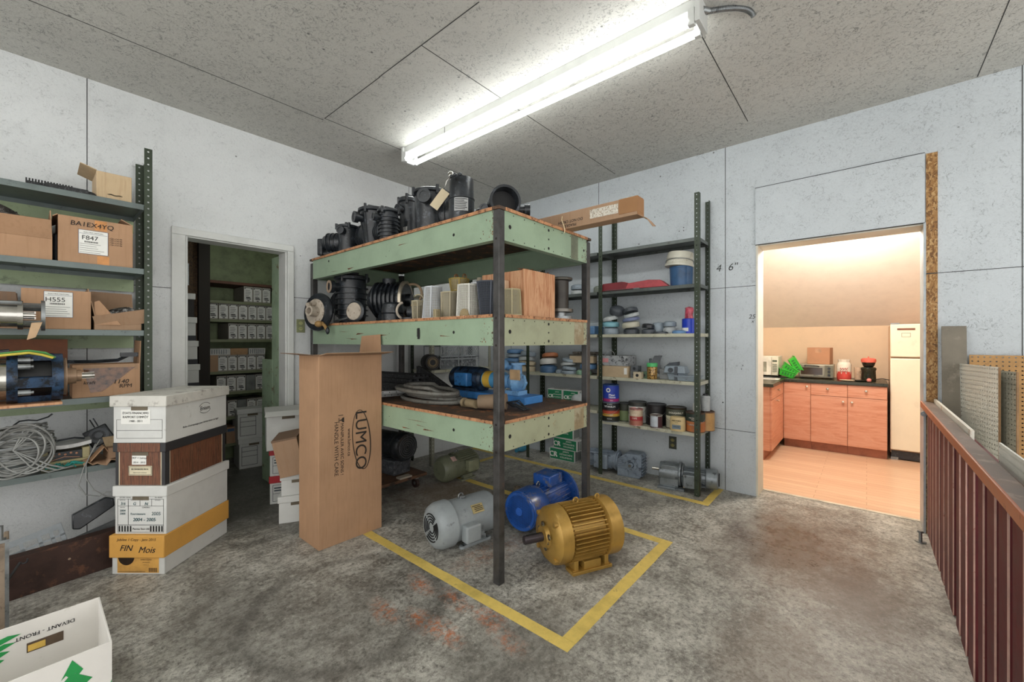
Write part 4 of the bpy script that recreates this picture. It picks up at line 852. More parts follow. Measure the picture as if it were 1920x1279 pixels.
# ================================================================ motors on the floor
def motor(label, loc, rz, L, R, mat, mat2, style, zc):
    """axis along local x, cowl (fan end) toward -x"""
    t = thing('electric_motor', label, 'motor', loc, rz); 
    if style == 'smooth':
        b = MB(); b.lathe([(R*.93, 0), (R*.93, L*.74)], (-L*.26, 0, zc), (1,0,0), 40); b.lathe([(R*.93, L*.74), (R*.9, L*.78), (R*.5, L*.80), (0, L*.80)], (-L*.26,0,zc), (1,0,0), 40)
        b.build('body', mat, t)
        b = MB(); b.lathe([(R*.2, -.0), (R*.72, -.005), (R*.92, .012), (R*1.02, .045), (R*1.03, L*.26), (R*.96, L*.27)], (-L*.5, 0, zc), (1,0,0), 44); c = b.build('fan_cowl', mat, t)
        b = MB()
        for q in range(1, 5):
            for a in range(4): b.torus((-L*.5-.0022-.0009*q, 0, zc), (1,0,0), R*(.12+.12*q), .0038, 10, 5, a*PI/2+.14, a*PI/2+PI/2-.14)
        b.build('vent_slots', m_dark, c)
    if style == 'finned':
        b = MB(); b.lathe([(R*.80, 0), (R*.80, L*.52)], (-L*.27, 0, zc), (1,0,0), 40)
        for k in range(42):
            a = 2*PI*k/42
            if -1.9 < math.atan2(math.sin(a), math.cos(a))-0 < -1.2: continue
            Rm = Matrix.Rotation(a, 3, 'X'); p = Rm @ V(0, 1, 0)
            b.cbox((-L*.01, p.y*R*.91, zc+p.z*R*.91), (L*.50, R*.20, .0055), Rm)
        b.build('finned_body', mat, t)
        b = MB(); b.lathe([(0, -.02), (R*.35, -.02), (R*.42, .0), (R*.80, .005), (R*.97, .03), (R*1.0, .06), (R*1.0, L*.22), (R*.9, L*.23)], (-L*.5, 0, zc), (1,0,0), 44)
        for k in range(4): a = PI/4+k*PI/2; b.cyl((-L*.5+.03, R*.86*math.cos(a), zc+R*.86*math.sin(a)), (-L*.5-.0, R*.86*math.cos(a), zc+R*.86*math.sin(a)), .014, n=8)
        b.build('end_bell', mat, t)
        b = MB(); b.lathe([(R*.9, 0), (R*1.04, .01), (R*1.04, L*.20), (R*.85, L*.235), (0, L*.24)], (L*.26, 0, zc), (1,0,0), 44); b.build('fan_cowl', mat, t)
        b = MB(); b.lathe([(.024, 0), (.024, .13), (.021, .133), (0, .133)], (-L*.5, 0, zc), (-1,0,0), 20); b.m = 1; b.box(-L*.5-.12, -L*.5-.03, -.005, .005, zc+.0235, zc+.0245); s = b.build('shaft', [M('#4a4448', .35, .7), m_dark], t)
        b = MB()
        for k in range(9): a = k*.7; b.sph((-L*.5-.012, R*(.34+.09*math.sin(k*2))*math.cos(a), zc+R*(.32+.1*math.cos(k*3))*math.sin(a)), .016, (.35, 1.2, 1), 8, 6)
        b.build('dried_grease', M('#3d332b', .4, 0, .6, 40, '#8f8a60', .55), t)
    if style == 'cage':
        b = MB(); b.lathe([(R*.80, 0), (R*.80, L*.60)], (-L*.20, 0, zc), (1,0,0), 36)
        for k in range(26):
            a = 2*PI*k/26; Rm = Matrix.Rotation(a, 3, 'X'); p = Rm @ V(0, 1, 0); b.cbox((L*.10, p.y*R*.85, zc+p.z*R*.85), (L*.55, R*.14, .006), Rm)
        b.build('finned_body', mat, t)
        b = MB(); b.lathe([(R*.86, -.0), (R*.98, .012), (R*1.0, .04), (R*1.0, L*.30), (R*.94, L*.34), (R*.8, L*.34)], (-L*.5, 0, zc), (1,0,0), 40, cap=False); b._ring((-L*.5, 0, zc), (1,0,0), R*.80, R*.93, .01, 40); c = b.build('fan_cowl', mat, t)
        b = MB(); n_ = 13
        for k in range(-n_, n_+1):
            y = R*.82*k/n_; hgt = math.sqrt(max(0, (R*.82)**2-y*y))
            b.box(-L*.5-.001, -L*.5+.001, y-.0012, y+.0012, zc-hgt, zc+hgt); b.box(-L*.5-.001, -L*.5+.001, -hgt, hgt, zc+y-.0012, zc+y+.0012)
        b.lathe([(0, 0), (R*.2, 0), (R*.2, .004)], (-L*.5-.004, 0, zc), (1,0,0), 20); b.build('fan_grille', mat2, c)
        b = MB(); b.lathe([(0, 0), (R*.8, 0)], (-L*.5+.05, 0, zc), (1,0,0), 24); b.build('inner_shadow_disc', M('#050608', .9, var=0), c)
        b = MB(); b.lathe([(R*.8, 0), (R*1.22, .01), (R*1.22, .028), (R*.5, .04), (R*.4, .07), (0, .07)], (L*.40, 0, zc), (1,0,0), 44)
        for k in range(4): a = PI/4+k*PI/2; b.cyl((L*.40, R*1.08*math.cos(a), zc+R*1.08*math.sin(a)), (L*.4+.032, R*1.08*math.cos(a), zc+R*1.08*math.sin(a)), .013, n=8)
        b.build('mounting_flange', mat, t)
    return t
m_gry = M('#8f9698', .45, 0, .10, 10, '#5d6064', .66, name='chipped_grey_enamel'); m_gold = M('#b08c46', .36, .45, .16, 9, '#86692f', .66, name='gold_painted_iron')
m_blm = M('#21509a', .3, 0, .15, 8, '#6b6a70', .58, name='scuffed_royal_blue_enamel'); m_olv = M('#6d715c', .42, 0, .15, 10, '#3b3d32', .62, name='olive_grey_enamel')
t = motor('grey cylindrical electric motor with round slotted vents, lying left of the front post', (1.815, 1.99, 0), -.16, .42, .138, m_gry, None, 'smooth', .145)
b = MB(); b.box(-.05, .15, -.11, -.075, 0, .018); b.box(-.05, .15, .075, .11, 0, .018); b.box(-.01, .13, -.10, .10, .018, .045); b.box(.0, .12, -.10, -.07, .01, .10); b.box(.0, .12, .07, .10, .01, .10)
b.cyl((-.05,-.0925,0), (-.05,-.0925,.018), .02, n=14); b.cyl((.15,-.0925,0), (.15,-.0925,.018), .02, n=14); b.build('base_foot', m_gry, t, bev=.004)
b = MB(); b.box(-.075, .035, -.185, -.12, .06, .165); b.build('terminal_box', m_gry, t, bev=.012, seg=3)
b = MB(); 
Rm = Matrix.Rotation(math.radians(52), 3, 'X'); b.cbox((.06, -.128*math.sin(math.radians(52))*1.02, .145+.128*math.cos(math.radians(52))*1.02), (.085, .055, .003), Rm); np_ = b.build('nameplate', M('#b9a877', .3, .4), t)
b = MB()
for k in range(4): b.cbox((.06+random.uniform(-.01,.01), -.1045-.0065*(k-1.5)+(-.001), .2275-.008*(k-1.5)+.001), (.06, .003, .003), Rm)
b.build('stamped_lines', m_ink, t)
b = MB(); b.torus((.0, .0, .29), (0, 1, 0), .017, .005, 14); b.cyl((0,0,.27), (0,0,.283), .009); b.sph((.01,-.008,.285), .015, (1.5,1,.6), 8, 6); b.build('lifting_eye', m_alu, t)
b = MB(); b.box(.20, .34, -.06, .05, .0, .012); b.build('mount_plate', m_gry, t) if 0 else None
t = motor('gold painted ribbed electric motor with a bare shaft, the largest on the floor', (2.10, 1.285, 0), math.radians(-26), .44, .160, m_gold, None, 'finned', .185)
b = MB(); b.box(-.12, .14, -.135, -.055, 0, .018); b.box(-.12, .14, .055, .135, 0, .018); b.box(-.04, .07, -.125, .125, .018, .06); b.box(-.10, -.075, -.12, .12, .0, .07); b.box(.10, .125, -.12, .12, .0, .07)
for x in (-.10, .12):
    for y in (-.115, .115): b.cyl((x, y, .018), (x, y, .022), .012, n=10)
b.build('base_foot', m_gold, t, bev=.004)
b = MB(); b.torus((-.02, 0, .355), (0,1,0), .016, .006, 14); b.cyl((-.02,0,.33), (-.02,0,.342), .01); b.torus((.13, 0, .36), (0,1,0), .013, .005, 12); b.build('lifting_eye', m_gold, t)
b = MB(); b.cyl((.26, -.10, .325), (.26, -.125, .345), .006); b.build('vent_mark', m_ink, t) if 0 else None
t = motor('royal blue electric motor with a mesh fan grille, lying behind the gold one', (2.36, 1.74, 0), .02, .52, .132, m_blm, M('#2a5cb0', .4), 'cage', .165)
b = MB(); b.taper(-.01, .15, -.075, .075, .265, .345, 1.0); b.box(.02, .12, -.05, .05, .25, .27); b.build('terminal_box', m_blm, t, bev=.012)
b = MB(); b.box(-.06, .12, -.10, -.05, 0, .07); b.box(-.06, .12, .05, .10, 0, .07); b.build('base_foot', m_blm, t, bev=.004)
b = MB(); b.torus((-.05, 0, .29), (0,1,0), .017, .005, 14); b.build('lifting_eye', m_alu, t)
t = motor('small olive grey electric motor with a square terminal box, at the back under the rack', (2.60, 2.91, 0), .0, .40, .115, m_olv, None, 'smooth', .125)
for c in list(t.children):
    if c.name.startswith('fan_cowl'):
        for g in list(c.children): bpy.data.objects.remove(g)
b = MB()
for k in range(11):
    a = math.radians(35+k*11); Rm = Matrix.Rotation(a, 3, 'X'); p = Rm @ V(0, 1, 0); b.cbox((.07, -p.y*.115, .125+p.z*.115), (.22, .022, .005), Matrix.Rotation(-a, 3, 'X'))
b.build('cooling_fins', m_olv, t)
b = MB(); b.box(.02, .14, -.16, -.10, .09, .19); b.build('terminal_box', M('#8a8d72', .4), t, bev=.006)
b = MB(); b.box(-.02, .16, -.10, -.06, 0, .016); b.box(-.02, .16, .06, .10, 0, .016); b.box(.02, .12, -.09, .09, .016, .05); b.build('base_foot', M('#7d806b', .5), t, bev=.003)
b = MB(); b.torus((.0, 0, .255), (0,1,0), .018, .005, 14); b.build('lifting_eye', m_alu, t)
b = MB(); b.cbox((-.10, -.075, .222), (.05, .05, .003), Matrix.Rotation(math.radians(38), 3, 'X')); b.build('warning_sticker', M('#c9a8a0', .6), t)
# dolly with black motor
t = thing('wooden_dolly', 'low wooden furniture dolly on casters behind the tall cardboard box', 'dolly', (2.0, 3.12, 0), 0)
b = MB(); b.box(-.30, .30, -.16, .28, .10, .125); b.build('platform', M('#5e4330', .7, 0, .3, 10, '#2e241c', .58), t, bev=.003)
b = MB(); b.box(.02, .14, -.162, -.1, .125, .14); b.build('pale_block', M('#a39a8c', .7), t, bev=.003)
for x, y in ((-.22, -.10), (.22, -.10), (-.22, .22), (.22, .22)):
    b = MB(); b.cyl((x-.012, y, .04), (x+.012, y, .04), .04); b.m = 1; b.cyl((x-.013,y,.04), (x+.013,y,.04), .014); b.box(x-.018, x+.018, y-.02, y+.02, .075, .10); b.build('caster', [M('#3a2a24', .5), m_alu], t)
t = thing('electric_motor', 'black electric motor with a ringed fan cover sitting on the wooden dolly', 'motor', (2.12, 3.19, .125), -1.45)
b = MB(); b.cyl((-.20, 0, .24), (.10, 0, .24), .115, n=32); b.build('body', m_blk, t)
b = MB(); b.lathe([(.11, -.06), (.125, -.04), (.125, .02), (.115, .04), (.09, .045), (0, .045)], (.12, 0, .24), (1,0,0), 36); c = b.build('fan_cowl', m_blk, t)
b = MB()
for q in range(1, 6): b.torus((.166, 0, .24), (1,0,0), .018*q, .0035, 26, 5)
b.build('cover_rings', M('#55575a', .4), c)
b = MB(); b.box(-.18, .10, -.09, .09, 0, .125); b.build('grey_mount', M('#4a4d52', .6, 0, .5, 30, '#7d8084', .6), t, bev=.006)
b = MB(); b.lathe([(.032, 0), (.034, .05), (.029, .05), (.027, .004), (0, .004)], n=20); tag(b.build('metal_cup', M('#8d8474', .4, .4), loc=(2.70, 2.25, 0)), 'small grey metal cup on the floor between the blue motor and the back motor', 'cup')

# ================================================================ tall carton
t = thing('tall_cardboard_box', 'tall brown cardboard box with an oval logo standing open in front of the rack', 'box', (1.157, 2.548, 0))
W1, D1_, H1 = .433, .285, 1.195
b = MB(); b.box(0, W1, 0, .006, 0, H1); b.box(0, .006, .006, D1_, 0, H1); b.box(W1-.006, W1, .006, D1_, 0, H1); b.box(.006, W1-.006, D1_-.006, D1_, 0, H1); b.box(.006, W1-.006, .006, D1_-.006, 0, .006)
b.build('carton', m_kraft, t, bev=.002)
b = MB(); b.prism([(0, 0), (W1, 0), (W1+.01, .13), (-.01, .13)], (0, 0, H1), (1,0,0), (0,-.98,.14), .004); b.build('front_flap', m_kraft2, t)
b = MB(); b.prism([(0, 0), (D1_, 0), (D1_, .13), (0, .12)], (0, D1_, H1), (0,-1,0), (-.96,0,.12), .004); b.build('left_flap', m_kin, t)
b = MB(); b.prism([(0, 0), (D1_, 0), (D1_-.02, .13), (.02, .14)], (W1-.003, 0, H1), (0,1,0), (.05,0,.99), .004); b.build('right_flap', m_kraft, t)
X0_ = 1.157
b = MB(); b.text([('LUMCO', 0, 0, .112, 0, .004)], ((1.398, 2.548, 0.642)[0]-X0_, -.001, (1.436, 2.548, 0.635)[2]), (0,0,-1), (1,0,0), .0008)
b.text([('www.lumco.ca', 0, 0, .030, 0, .006)], ((1.343, 2.548, 0.635)[0]-X0_, -.001, (1.354, 2.548, 0.633)[2]), (0,0,-1), (1,0,0), .0008)
b.text([('MANIPULER AVEC SOINS !', 0, 0, .0285, 0, .006)], ((1.295, 2.548, 0.599)[0]-X0_, -.001, (1.3, 2.548, 0.598)[2]), (0,0,-1), (1,0,0), .0008)
b.text([('HANDLE WITH CARE', .0, 0, .036, 0, .0)], ((1.255, 2.548, 0.607)[0]-X0_, -.001, (1.265, 2.548, 0.605)[2]), (0,0,-1), (1,0,0), .0008)
n_ = 60; EX = (1.44, 2.548, 0.634)[0]-X0_; EZ = (1.44, 2.548, 0.634)[2]
for k in range(n_):
    a = 2*PI*k/n_; a2 = 2*PI*(k+1)/n_
    f = lambda a, s: V(EX+.066*s*math.cos(a)+(.016*math.sin(a)), -.0018, EZ-.200*(1+.25*(s-1))*math.sin(a))
    wd = .06+.04*(1+math.cos(a-.6))/2
    b.add([f(a, 1), f(a2, 1), f(a2, 1-wd*1.3), f(a, 1-wd*1.3)], [(0,1,2,3)])
b.prism([(.0, -.012), (.006,-.012), (.006,.0), (.016,.006), (.020,.018), (-.014,.018), (-.010,.006), (.0,.0)], ((1.3, 2.548, 0.775)[0]-X0_, -.0015, (1.3, 2.548, 0.786)[2]), (0,0,-1), (1,0,0), .0004)
b.bars([(-.012, .018, -.018, -.014), (-.03, -.026, -.02, .012)], ((1.3, 2.548, 0.775)[0]-X0_, -.001, (1.3, 2.548, 0.786)[2]), (0,0,-1), (1,0,0), .0008)
b.build('lettering', M('#2b241e', .8, var=0), t)

# ================================================================ file box stack on the left
def filebox(name, label, loc, rz, W, D, Hh, mat, lidm, lid=.055, over=.008, hole=True, group=None, lmat=None, ct='box'):
    t = thing(name, label, ct, loc, rz, group)
    b = MB(); b.box(-W/2, W/2, 0, D, 0, Hh-.004); bo = b.build('box_body', mat, t, bev=.003)
    b = MB(); b.box(-W/2-over, W/2+over, -over, D+over, Hh-lid, Hh); li = b.build('lid', lidm, t, bev=.004)
    if hole: b = MB(); b.box(-.045, .045, -over-.0012, -over+.004, Hh-lid-.0, Hh-lid+.014) if 0 else b.box(-.045, .045, -.0015, .002, Hh-lid-.022, Hh-lid+.0); b.build('hand_hole', M('#6a6152', .9), t)
    return t
sx, sy = .395, 3.055; rz0 = math.radians(-49.6)
dirx, diry = V(math.cos(rz0), math.sin(rz0), 0), V(-math.sin(rz0), math.cos(rz0), 0)
# bottom: orange topped carton, tapered
t = thing('paper_carton', 'orange and white paper carton at the bottom of the file box stack', 'box', (sx, sy, 0), rz0)
b = MB(); b.box(-.145, .145, 0, .50, 0, .12); b.build('white_tray', m_white, t, bev=.003)
b = MB(); b.taper(-.152, .152, -.012, .508, .095, .218, 1.0); o = b.build('orange_lid', M('#d6a04c', .6, 0, .06, 6, '#c08f48', .7), t, bev=.004)
b = MB(); b.bars([(-.115, .115, .008, .092)], (0,0,0), FR, FU, .001); b.build('orange_label', M('#d3a050', .6), t)
b = MB(); b.lathe([(0,0), (.045,0)], (-.065, -.0018, .095), (0,-1,0), 24); pts_ = [(x_, max(-.001, 0)) for x_ in (0,)]
me_v = [(p[0], p[1], min(p[2], .093)) for p in b.v]; b.v = me_v; b.build('label_disc', M('#3a2a1c', .6), t)
b = MB(); b.text([('Jubilee 1 Copy - Janv 2015', 0, .19, .020, .25), ('FIN', -.06, .135, .046, .35, .01), ('Mois', .055, .125, .048, .35, .01)], (0, -.012, 0), FR, FU, .001)
b.text([('PAPIER A COPIER', .045, .078, .008), ('500 FEUILLES', .045, .064, .007), ('8 1/2 x 11', .045, .05, .007)], (0,0,0), FR, FU, .002)
b.bars([(.06+.006*k, .063+.006*k, .012, .036) for k in range(8)]+[(-.11, .04, .014, .016)], (0,0,0), FR, FU, .002); b.build('lettering', m_ink, t)
z = .218
t = filebox('file_box', 'white cardboard file box with handwritten 2004-2005 label, second from the bottom of the stack', (sx+.01, sy+.0, z), rz0, .285, .49, .268, m_white, m_white, .058)
b = MB(); R2 = rect_frame
b.bars(R2(-.128, .128, .010, .195, .002)+[(-.128, .128, .155, .157), (-.128, .128, .050, .0525), (-.07, -.0675, .0525, .195), (-.005, -.003, .157, .195), (.06, .062, .157, .195)]+[(-.122+.0155*k, -.113+.0155*k, .014, .046) for k in range(5)]+[(.052+.0155*k, .061+.0155*k, .014, .046) for k in range(5)], (0,0,0), FR, FU, .0008)
b.text([('LETTRE / LEGAL', -.085, .2, .009, 0, .01), ('No. BOITE', .10, .2, .009, 0, .01), ('CONTENU', .03, .145, .009, 0, .01), ('Perma Stor-All', .002, .024, .0155, 0, .02), ('BOITE No', -.10, .186, .007), ('DE', -.05, .186, .007), ('A', .01, .186, .007), ('DETRUIRE', .095, .186, .007), ('PERIODE', -.10, .146, .007)], (0,0,0), FR, FU, .0012); b.build('printed_form', m_ink, t)
b = MB(); b.text([('3/6', -.098, .162, .022, .2, .01), ('G', -.035, .162, .022, .2, .01), ('N', .03, .160, .024, .2, .01), ('2004', -.10, .125, .016, .1, .015), ('2005', -.10, .108, .016, .1, .015), ('Fournisseurs', -.015, .107, .016, .1, .02), ('2005', .085, .105, .026, .1), ('2004 - 2005', .02, .072, .026, .1, .02)], (0,0,0), FR, FU, .0014); b.build('handwriting', M('#1f4a52', .8, var=0), t)
b = MB(); b.box(-.095, -.045, .02, .05, .2682, .2686); b.box(.02, .07, .02, .05, .2682, .2686); b.build('lid_slots', M('#b9b7ad', .8), t) if 0 else None
z += .268
m_fake = woodgrain('printed_woodgrain', ['#1e1410', '#5a3020', '#7d5138', '#2c1b14', '#a07a60'], (60, 60, 1.6), .6, 3, 0)
m_trim = M('#2b2b2d', .6, 0, .2)
t = filebox('file_box', 'wood grain printed file box with black trim, third from the bottom of the stack', (sx+.01, sy+.012, z), rz0, .275, .48, .238, m_fake, m_trim, .052, .009)
b = MB(); b.bars([(-.1375, -.1195, 0, .186)], (0,0,0), FR, FU, .0008); b.build('black_corner', m_trim, t)
b = MB(); b.box(.1195, .1385, -.001, .03, 0, .186); b.build('black_corner', m_trim, t)
b = MB(); b.box(.1372, .1385, .452, .48, 0, .186); b.build('black_corner', m_trim, t)
b = MB(); b.bars([(.114, .119, 0, .186), (-.119, -.114, 0, .186)], (0,0,0), FR, FU, .0008); b.box(.1372, .1385, .03, .034, 0, .186); b.box(.1372, .1385, .448, .452, 0, .186); b.build('cream_line', M('#c9bda2', .7), t)
b = MB(); b.bars([(-.118, .118, .188, .236)], (0,-.009,0), FR, FU, .001); b.build('lid_woodgrain', m_fake, t)
b = MB(); b.bars([(-.045, .035, .115, .165)], (0,0,0), FR, FU, .002); b.build('white_note', m_paper, t)
b = MB(); b.bars([(-.063, .067, .055, .108)], (0,0,0), FR, FU, .002); b.build('brand_plate', M('#c9c0a4', .5), t)
b = MB(); b.text([('SKF + Leroy', -.005, .147, .016, .2), ('2014 - 2015', -.005, .123, .014, .2), ('BB BANKERS BOX', 0, .086, .012, 0, .02), ('HEAVY DUTY STORAGE', 0, .068, .007)], (0,0,0), FR, FU, .003); b.bars(R2(-.06, .064, .058, .105, .0015), (0,0,0), FR, FU, .003); b.build('lettering', m_ink, t)
z += .238
t = filebox('file_box', 'white file box with a dusty lid and tax report label, on top of the stack', (sx+.005, sy+.0, z), rz0+.02, .285, .50, .262, m_white, M('#c9c7bf', .65, 0, .1, 7, '#96918a', .58), .060, .012)
b = MB(); b.bars([(-.10, .06, .105, .185)], (0,0,0), FR, FU, .0012); b.build('paper_label', m_paper, t)
b = MB(); b.text([('ÉTATS FINANCIERS', -.02, .160, .0165, 0, .01), ("RAPPORT D'IMPÔT", -.02, .138, .0165, 0, .01), ('1988 - 2011', -.02, .116, .0155, 0, .01)], (0,0,0), FR, FU, .0022)
b.bars(R2(-.125, .125, .025, .13, .0018)+[(-.125, .125, .068, .070)], (0,0,0), FR, FU, .0006)
sr, su = (0,1,0), (0,0,1); b.text([('Enium', .30, .135, .034, .1, .02), ("Boîte d'entreposage pour format lettre ou légal", .27, .055, .0155, .1, .02)], (.1425, 0, 0), sr, su, .001)
for k in range(36):
    a, a2 = 2*PI*k/36, 2*PI*(k+1)/36
    if .5 < abs(math.sin(a)) or 1:
        q = [(.1436, .30+rr*.052*math.cos(x_), .147+rr*.034*math.sin(x_)) for x_, rr in ((a, 1), (a2, 1), (a2, .93), (a, .93))]
        if abs(math.cos(a)) < .93: b.add(q, [(0,1,2,3)])
b.build('lettering', m_ink, t)
# boxes behind the tall carton
t = filebox('file_box', 'white file box with half open lid beside the doorway, behind the tall brown box', (1.33, 3.45, .44), -.30, .30, .30, .30, m_white, m_white, .04)
b = MB(); b.prism([(0,0), (.28,0), (.26,.08), (0,.07)], (-.15, -.01, .30), (1,0,0), (-.2,-.9,-.35), .003); b.build('loose_flap', m_white, t)
t = thing('cardboard_box', 'brown kraft parcel tilted against the white boxes behind the tall carton', 'box', (1.22, 3.12, .34), math.radians(-25)); t.rotation_euler = (math.radians(6), math.radians(-10), math.radians(-35))
b = MB(); b.box(-.06, .10, -.05, .15, 0, .27); b.build('carton', m_kraft2, t, bev=.003); b = MB(); b.box(-.062, .102, -.052, .152, .262, .275); b.build('flap', m_kin, t)
for zz, lab in ((.0, 'lower white moving box with a red lid band behind the tall brown box'), (.22, 'upper white moving box with a red lid behind the tall brown box')):
    t = filebox('moving_box', lab, (1.37, 3.50, zz), -.45, .30, .28, .22, m_white, M('#b3242c', .5, 0, .1), .055, .006, group='red lidded boxes')
    b = MB(); b.bars(rect_frame(-.13, .13, .02, .15, .003)+[(-.13, .13, .08, .083), (-.02, -.017, .02, .15), (.05, .053, .08, .15)], (0,0,0), FR, FU); b.bars([(-.12, -.04, .1, .11), (-.12, -.05, .12, .13)], (0,0,0), FR, FU, .001); b.build('printed_form', M('#3c464e', .8), t)
t = filebox('file_box', 'crumpled white box standing lowest beside the left edge of the tall brown box', (1.25, 3.08, 0), -.5, .24, .20, .19, m_white, m_white, .045)
t = filebox('file_box', 'white lidded box stacked on the crumpled one beside the tall brown box', (1.26, 3.09, .19), -.45, .22, .20, .15, m_white, m_white, .04)
# archive boxes standing on the storage floor
for (x, y, zz, lab) in [(1.50, 4.75, 0, 'lower white storage box on the floor inside the dark storage room'), (1.49, 4.76, .30, 'upper white storage box stacked inside the dark storage room')]:
    t = filebox('file_box', lab, (x, y, zz), -.12, .26, .30, .30, m_white, m_white, .05, group='white boxes on the storage room floor')
    b = MB(); b.bars(rect_frame(-.11, .03, .03, .22, .004)+[(-.11, .03, .12, .124), (-.11, .03, .17, .174)], (0,0,0), FR, FU); b.build('printed_form', M('#30343a'), t)
# archive shelving in the storage room
SY = 4.92
t = thing('archive_shelving', 'tall steel shelving full of archive boxes in the dark storage room', 'shelving', (1.5, SY, 0))
zs = [(1.448, 0.145, 0.516)[2], (1.448, 0.145, 0.244)[2], (1.448, 0.145, 0.77)[2], (1.448, 0.145, 0.981)[2], (1.448, 0.145, 1.305)[2], (1.448, 0.145, 1.507)[2], (1.448, 0.145, 1.695)[2], (1.448, 0.145, 1.894)[2]]
for z_ in zs:
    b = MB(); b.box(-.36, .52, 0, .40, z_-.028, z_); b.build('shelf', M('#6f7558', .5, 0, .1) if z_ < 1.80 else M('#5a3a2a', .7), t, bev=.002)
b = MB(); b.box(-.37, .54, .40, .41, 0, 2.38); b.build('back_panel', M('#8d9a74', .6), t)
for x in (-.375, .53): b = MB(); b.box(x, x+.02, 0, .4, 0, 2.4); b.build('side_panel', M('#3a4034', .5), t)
m_arc = M('#8f8a80', .7, 0, .1); m_lab = M('#c9c9c4', .7, 0, .05)
def archive(loc, label, group):
    t = thing('archive_box', label, 'box', loc, 0, group)
    b = MB(); b.box(-.041, .041, 0, .32, 0, .165); b.build('carton', m_arc, t)
    b = MB(); b.bars([(-.037, .037, .01, .155)], (0,0,0), FR, FU, .001); b.build('white_label', m_lab, t)
    b = MB(); b.bars([(-.035, .035, .148, .153), (-.035, -.026, .138, .15), (.026, .035, .138, .15)]+[(-.028, -.028+random.uniform(.03, .055), .12-.017*k, .124-.017*k) for k in range(6)]+[(-.02, .02, .045, .052), (-.018, .024, .03, .037), (-.008, .012, .012, .02)], (0,0,0), FR, FU, .002); b.build('label_print', m_ink, t)
    return t
rows = [(zs[6], 1.462, 3, 0, 'grey archive box with white label on the highest filled shelf of the storage room', 'archive boxes, first row'),
        (zs[5], 1.155, 7, 0, 'grey archive box with white label on the second filled shelf of the storage room', 'archive boxes, second row'),
        (zs[4], 1.325, 5, 0, 'grey archive box with white label on the third filled shelf of the storage room', 'archive boxes, third row'),
        (zs[3], 1.235, 5, 0, 'grey archive box under the lying cartons on the fourth filled shelf of the storage room', 'archive boxes, fourth row'),
        (zs[2], 1.225, 6, 3, 'grey archive box with white label on the fifth filled shelf of the storage room', 'archive boxes, fifth row'),
        (zs[0], 1.32, 4, 1, 'grey archive box with white label on the sixth filled shelf of the storage room', 'archive boxes, sixth row'),
        (zs[1], 1.42, 1, 9, 'grey archive box with white label on the lowest shelf of the storage room', None)]
proto = None; q = None; ORD = ['first', 'second', 'third', 'fourth', 'fifth', 'sixth', 'seventh']
for z_, x_, n_, skip, lab, gr in rows:
    for k in range(n_):
        p = (x_+.041+.0865*k, SY+.012+random.uniform(0, .012), z_)
        if skip and k == skip and skip < 9:
            b = MB(); b.box(-.041, .041, 0, .3, 0, .16); tag(b.build('plain_binder_box', M('#6d706c', .6), loc=p), 'plain grey box without a label among the archive boxes, %s row' % ('fifth' if skip == 3 else 'sixth'), 'box'); continue
        if proto is None: proto = archive(p, lab, gr)
        else:
            q = dup(proto, p, random.uniform(-.03, .03), lab, gr)
            if gr is None and 'group' in q: del q['group']
        if n_ > 1:
            last = [o for o in bpy.data.objects if o.name.startswith('archive_box')][-1] if 0 else (proto if (p[2] == rows[0][0] and k == 0) else q)
            last['label'] = '%s archive box from the left on the %s filled storage shelf' % (ORD[k], lab.split(' filled')[0].split()[-1])
for x_, z_, lab in [(1.195, zs[3], 'brown kraft box at the left end of the fourth storage shelf'), (1.375-.03, zs[1], 'brown kraft box with a blue label on the lowest storage shelf')]:
    t = thing('kraft_box', lab, 'box', (x_, SY+.01, z_)); b = MB(); b.box(-.04, .04, 0, .3, 0, .165); b.build('carton', m_kraft2, t); b = MB(); b.bars([(-.03, .03, .12, .15)], (0,0,0), FR, FU); b.build('blue_label', M('#3d5a7a' if 'blue' in lab else '#a08060'), t)
for x_, w_, cc, lab in [(1.245, .19, '#b7b7b2', 'stack of white cartons lying on top of the archive boxes at the left'), (1.42, .155, '#9a7a58', 'brown carton lying between the white ones above the archive boxes'), (1.585, .155, '#b7b7b2', 'white cartons lying on top of the archive boxes at the right')]:
    t = thing('lying_carton', lab, 'box', (x_, SY+.01, zs[3]+.166)); b = MB(); b.box(-w_/2, w_/2, 0, .3, 0, .065); b.build('carton', M(cc, .7), t)
    if cc == '#b7b7b2': b = MB(); b.bars([(-w_/2+.012+.02*k, -w_/2+.017+.02*k, .01, .055) for k in range(int(w_/.022))], (0,0,0), FR, FU); b.build('spine_print', M('#4a5560'), t)
zb = (0.924, 0.075, 0.878)[2]
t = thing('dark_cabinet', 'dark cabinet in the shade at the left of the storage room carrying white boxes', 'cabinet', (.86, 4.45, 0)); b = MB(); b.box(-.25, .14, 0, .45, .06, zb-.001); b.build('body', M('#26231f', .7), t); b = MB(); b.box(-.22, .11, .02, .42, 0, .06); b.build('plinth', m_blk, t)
hb = ((0.924, 0.075, 1.702)[2]-zb)/4
for k, lab in enumerate(['lowest white lidded box on the dark cabinet in the storage room', 'second white lidded box up on the dark cabinet in the storage room', 'third white lidded box up on the dark cabinet in the storage room', 'topmost dark box with white lid in the storage room corner']):
    t = filebox('file_box', lab, (.86-.012*k, 4.47, zb+hb*k), .05-.03*k, .24, .30, hb, M('#25211e', .7) if k == 3 else m_white, m_white, hb*.25, .008, hole=False, group='boxes on the dark cabinet')
    if k < 3: b = MB(); b.box(-.1215, .1215, -.0012, .3, .002, hb*.22); b.build('dark_base_band', M('#26282e', .6), t)
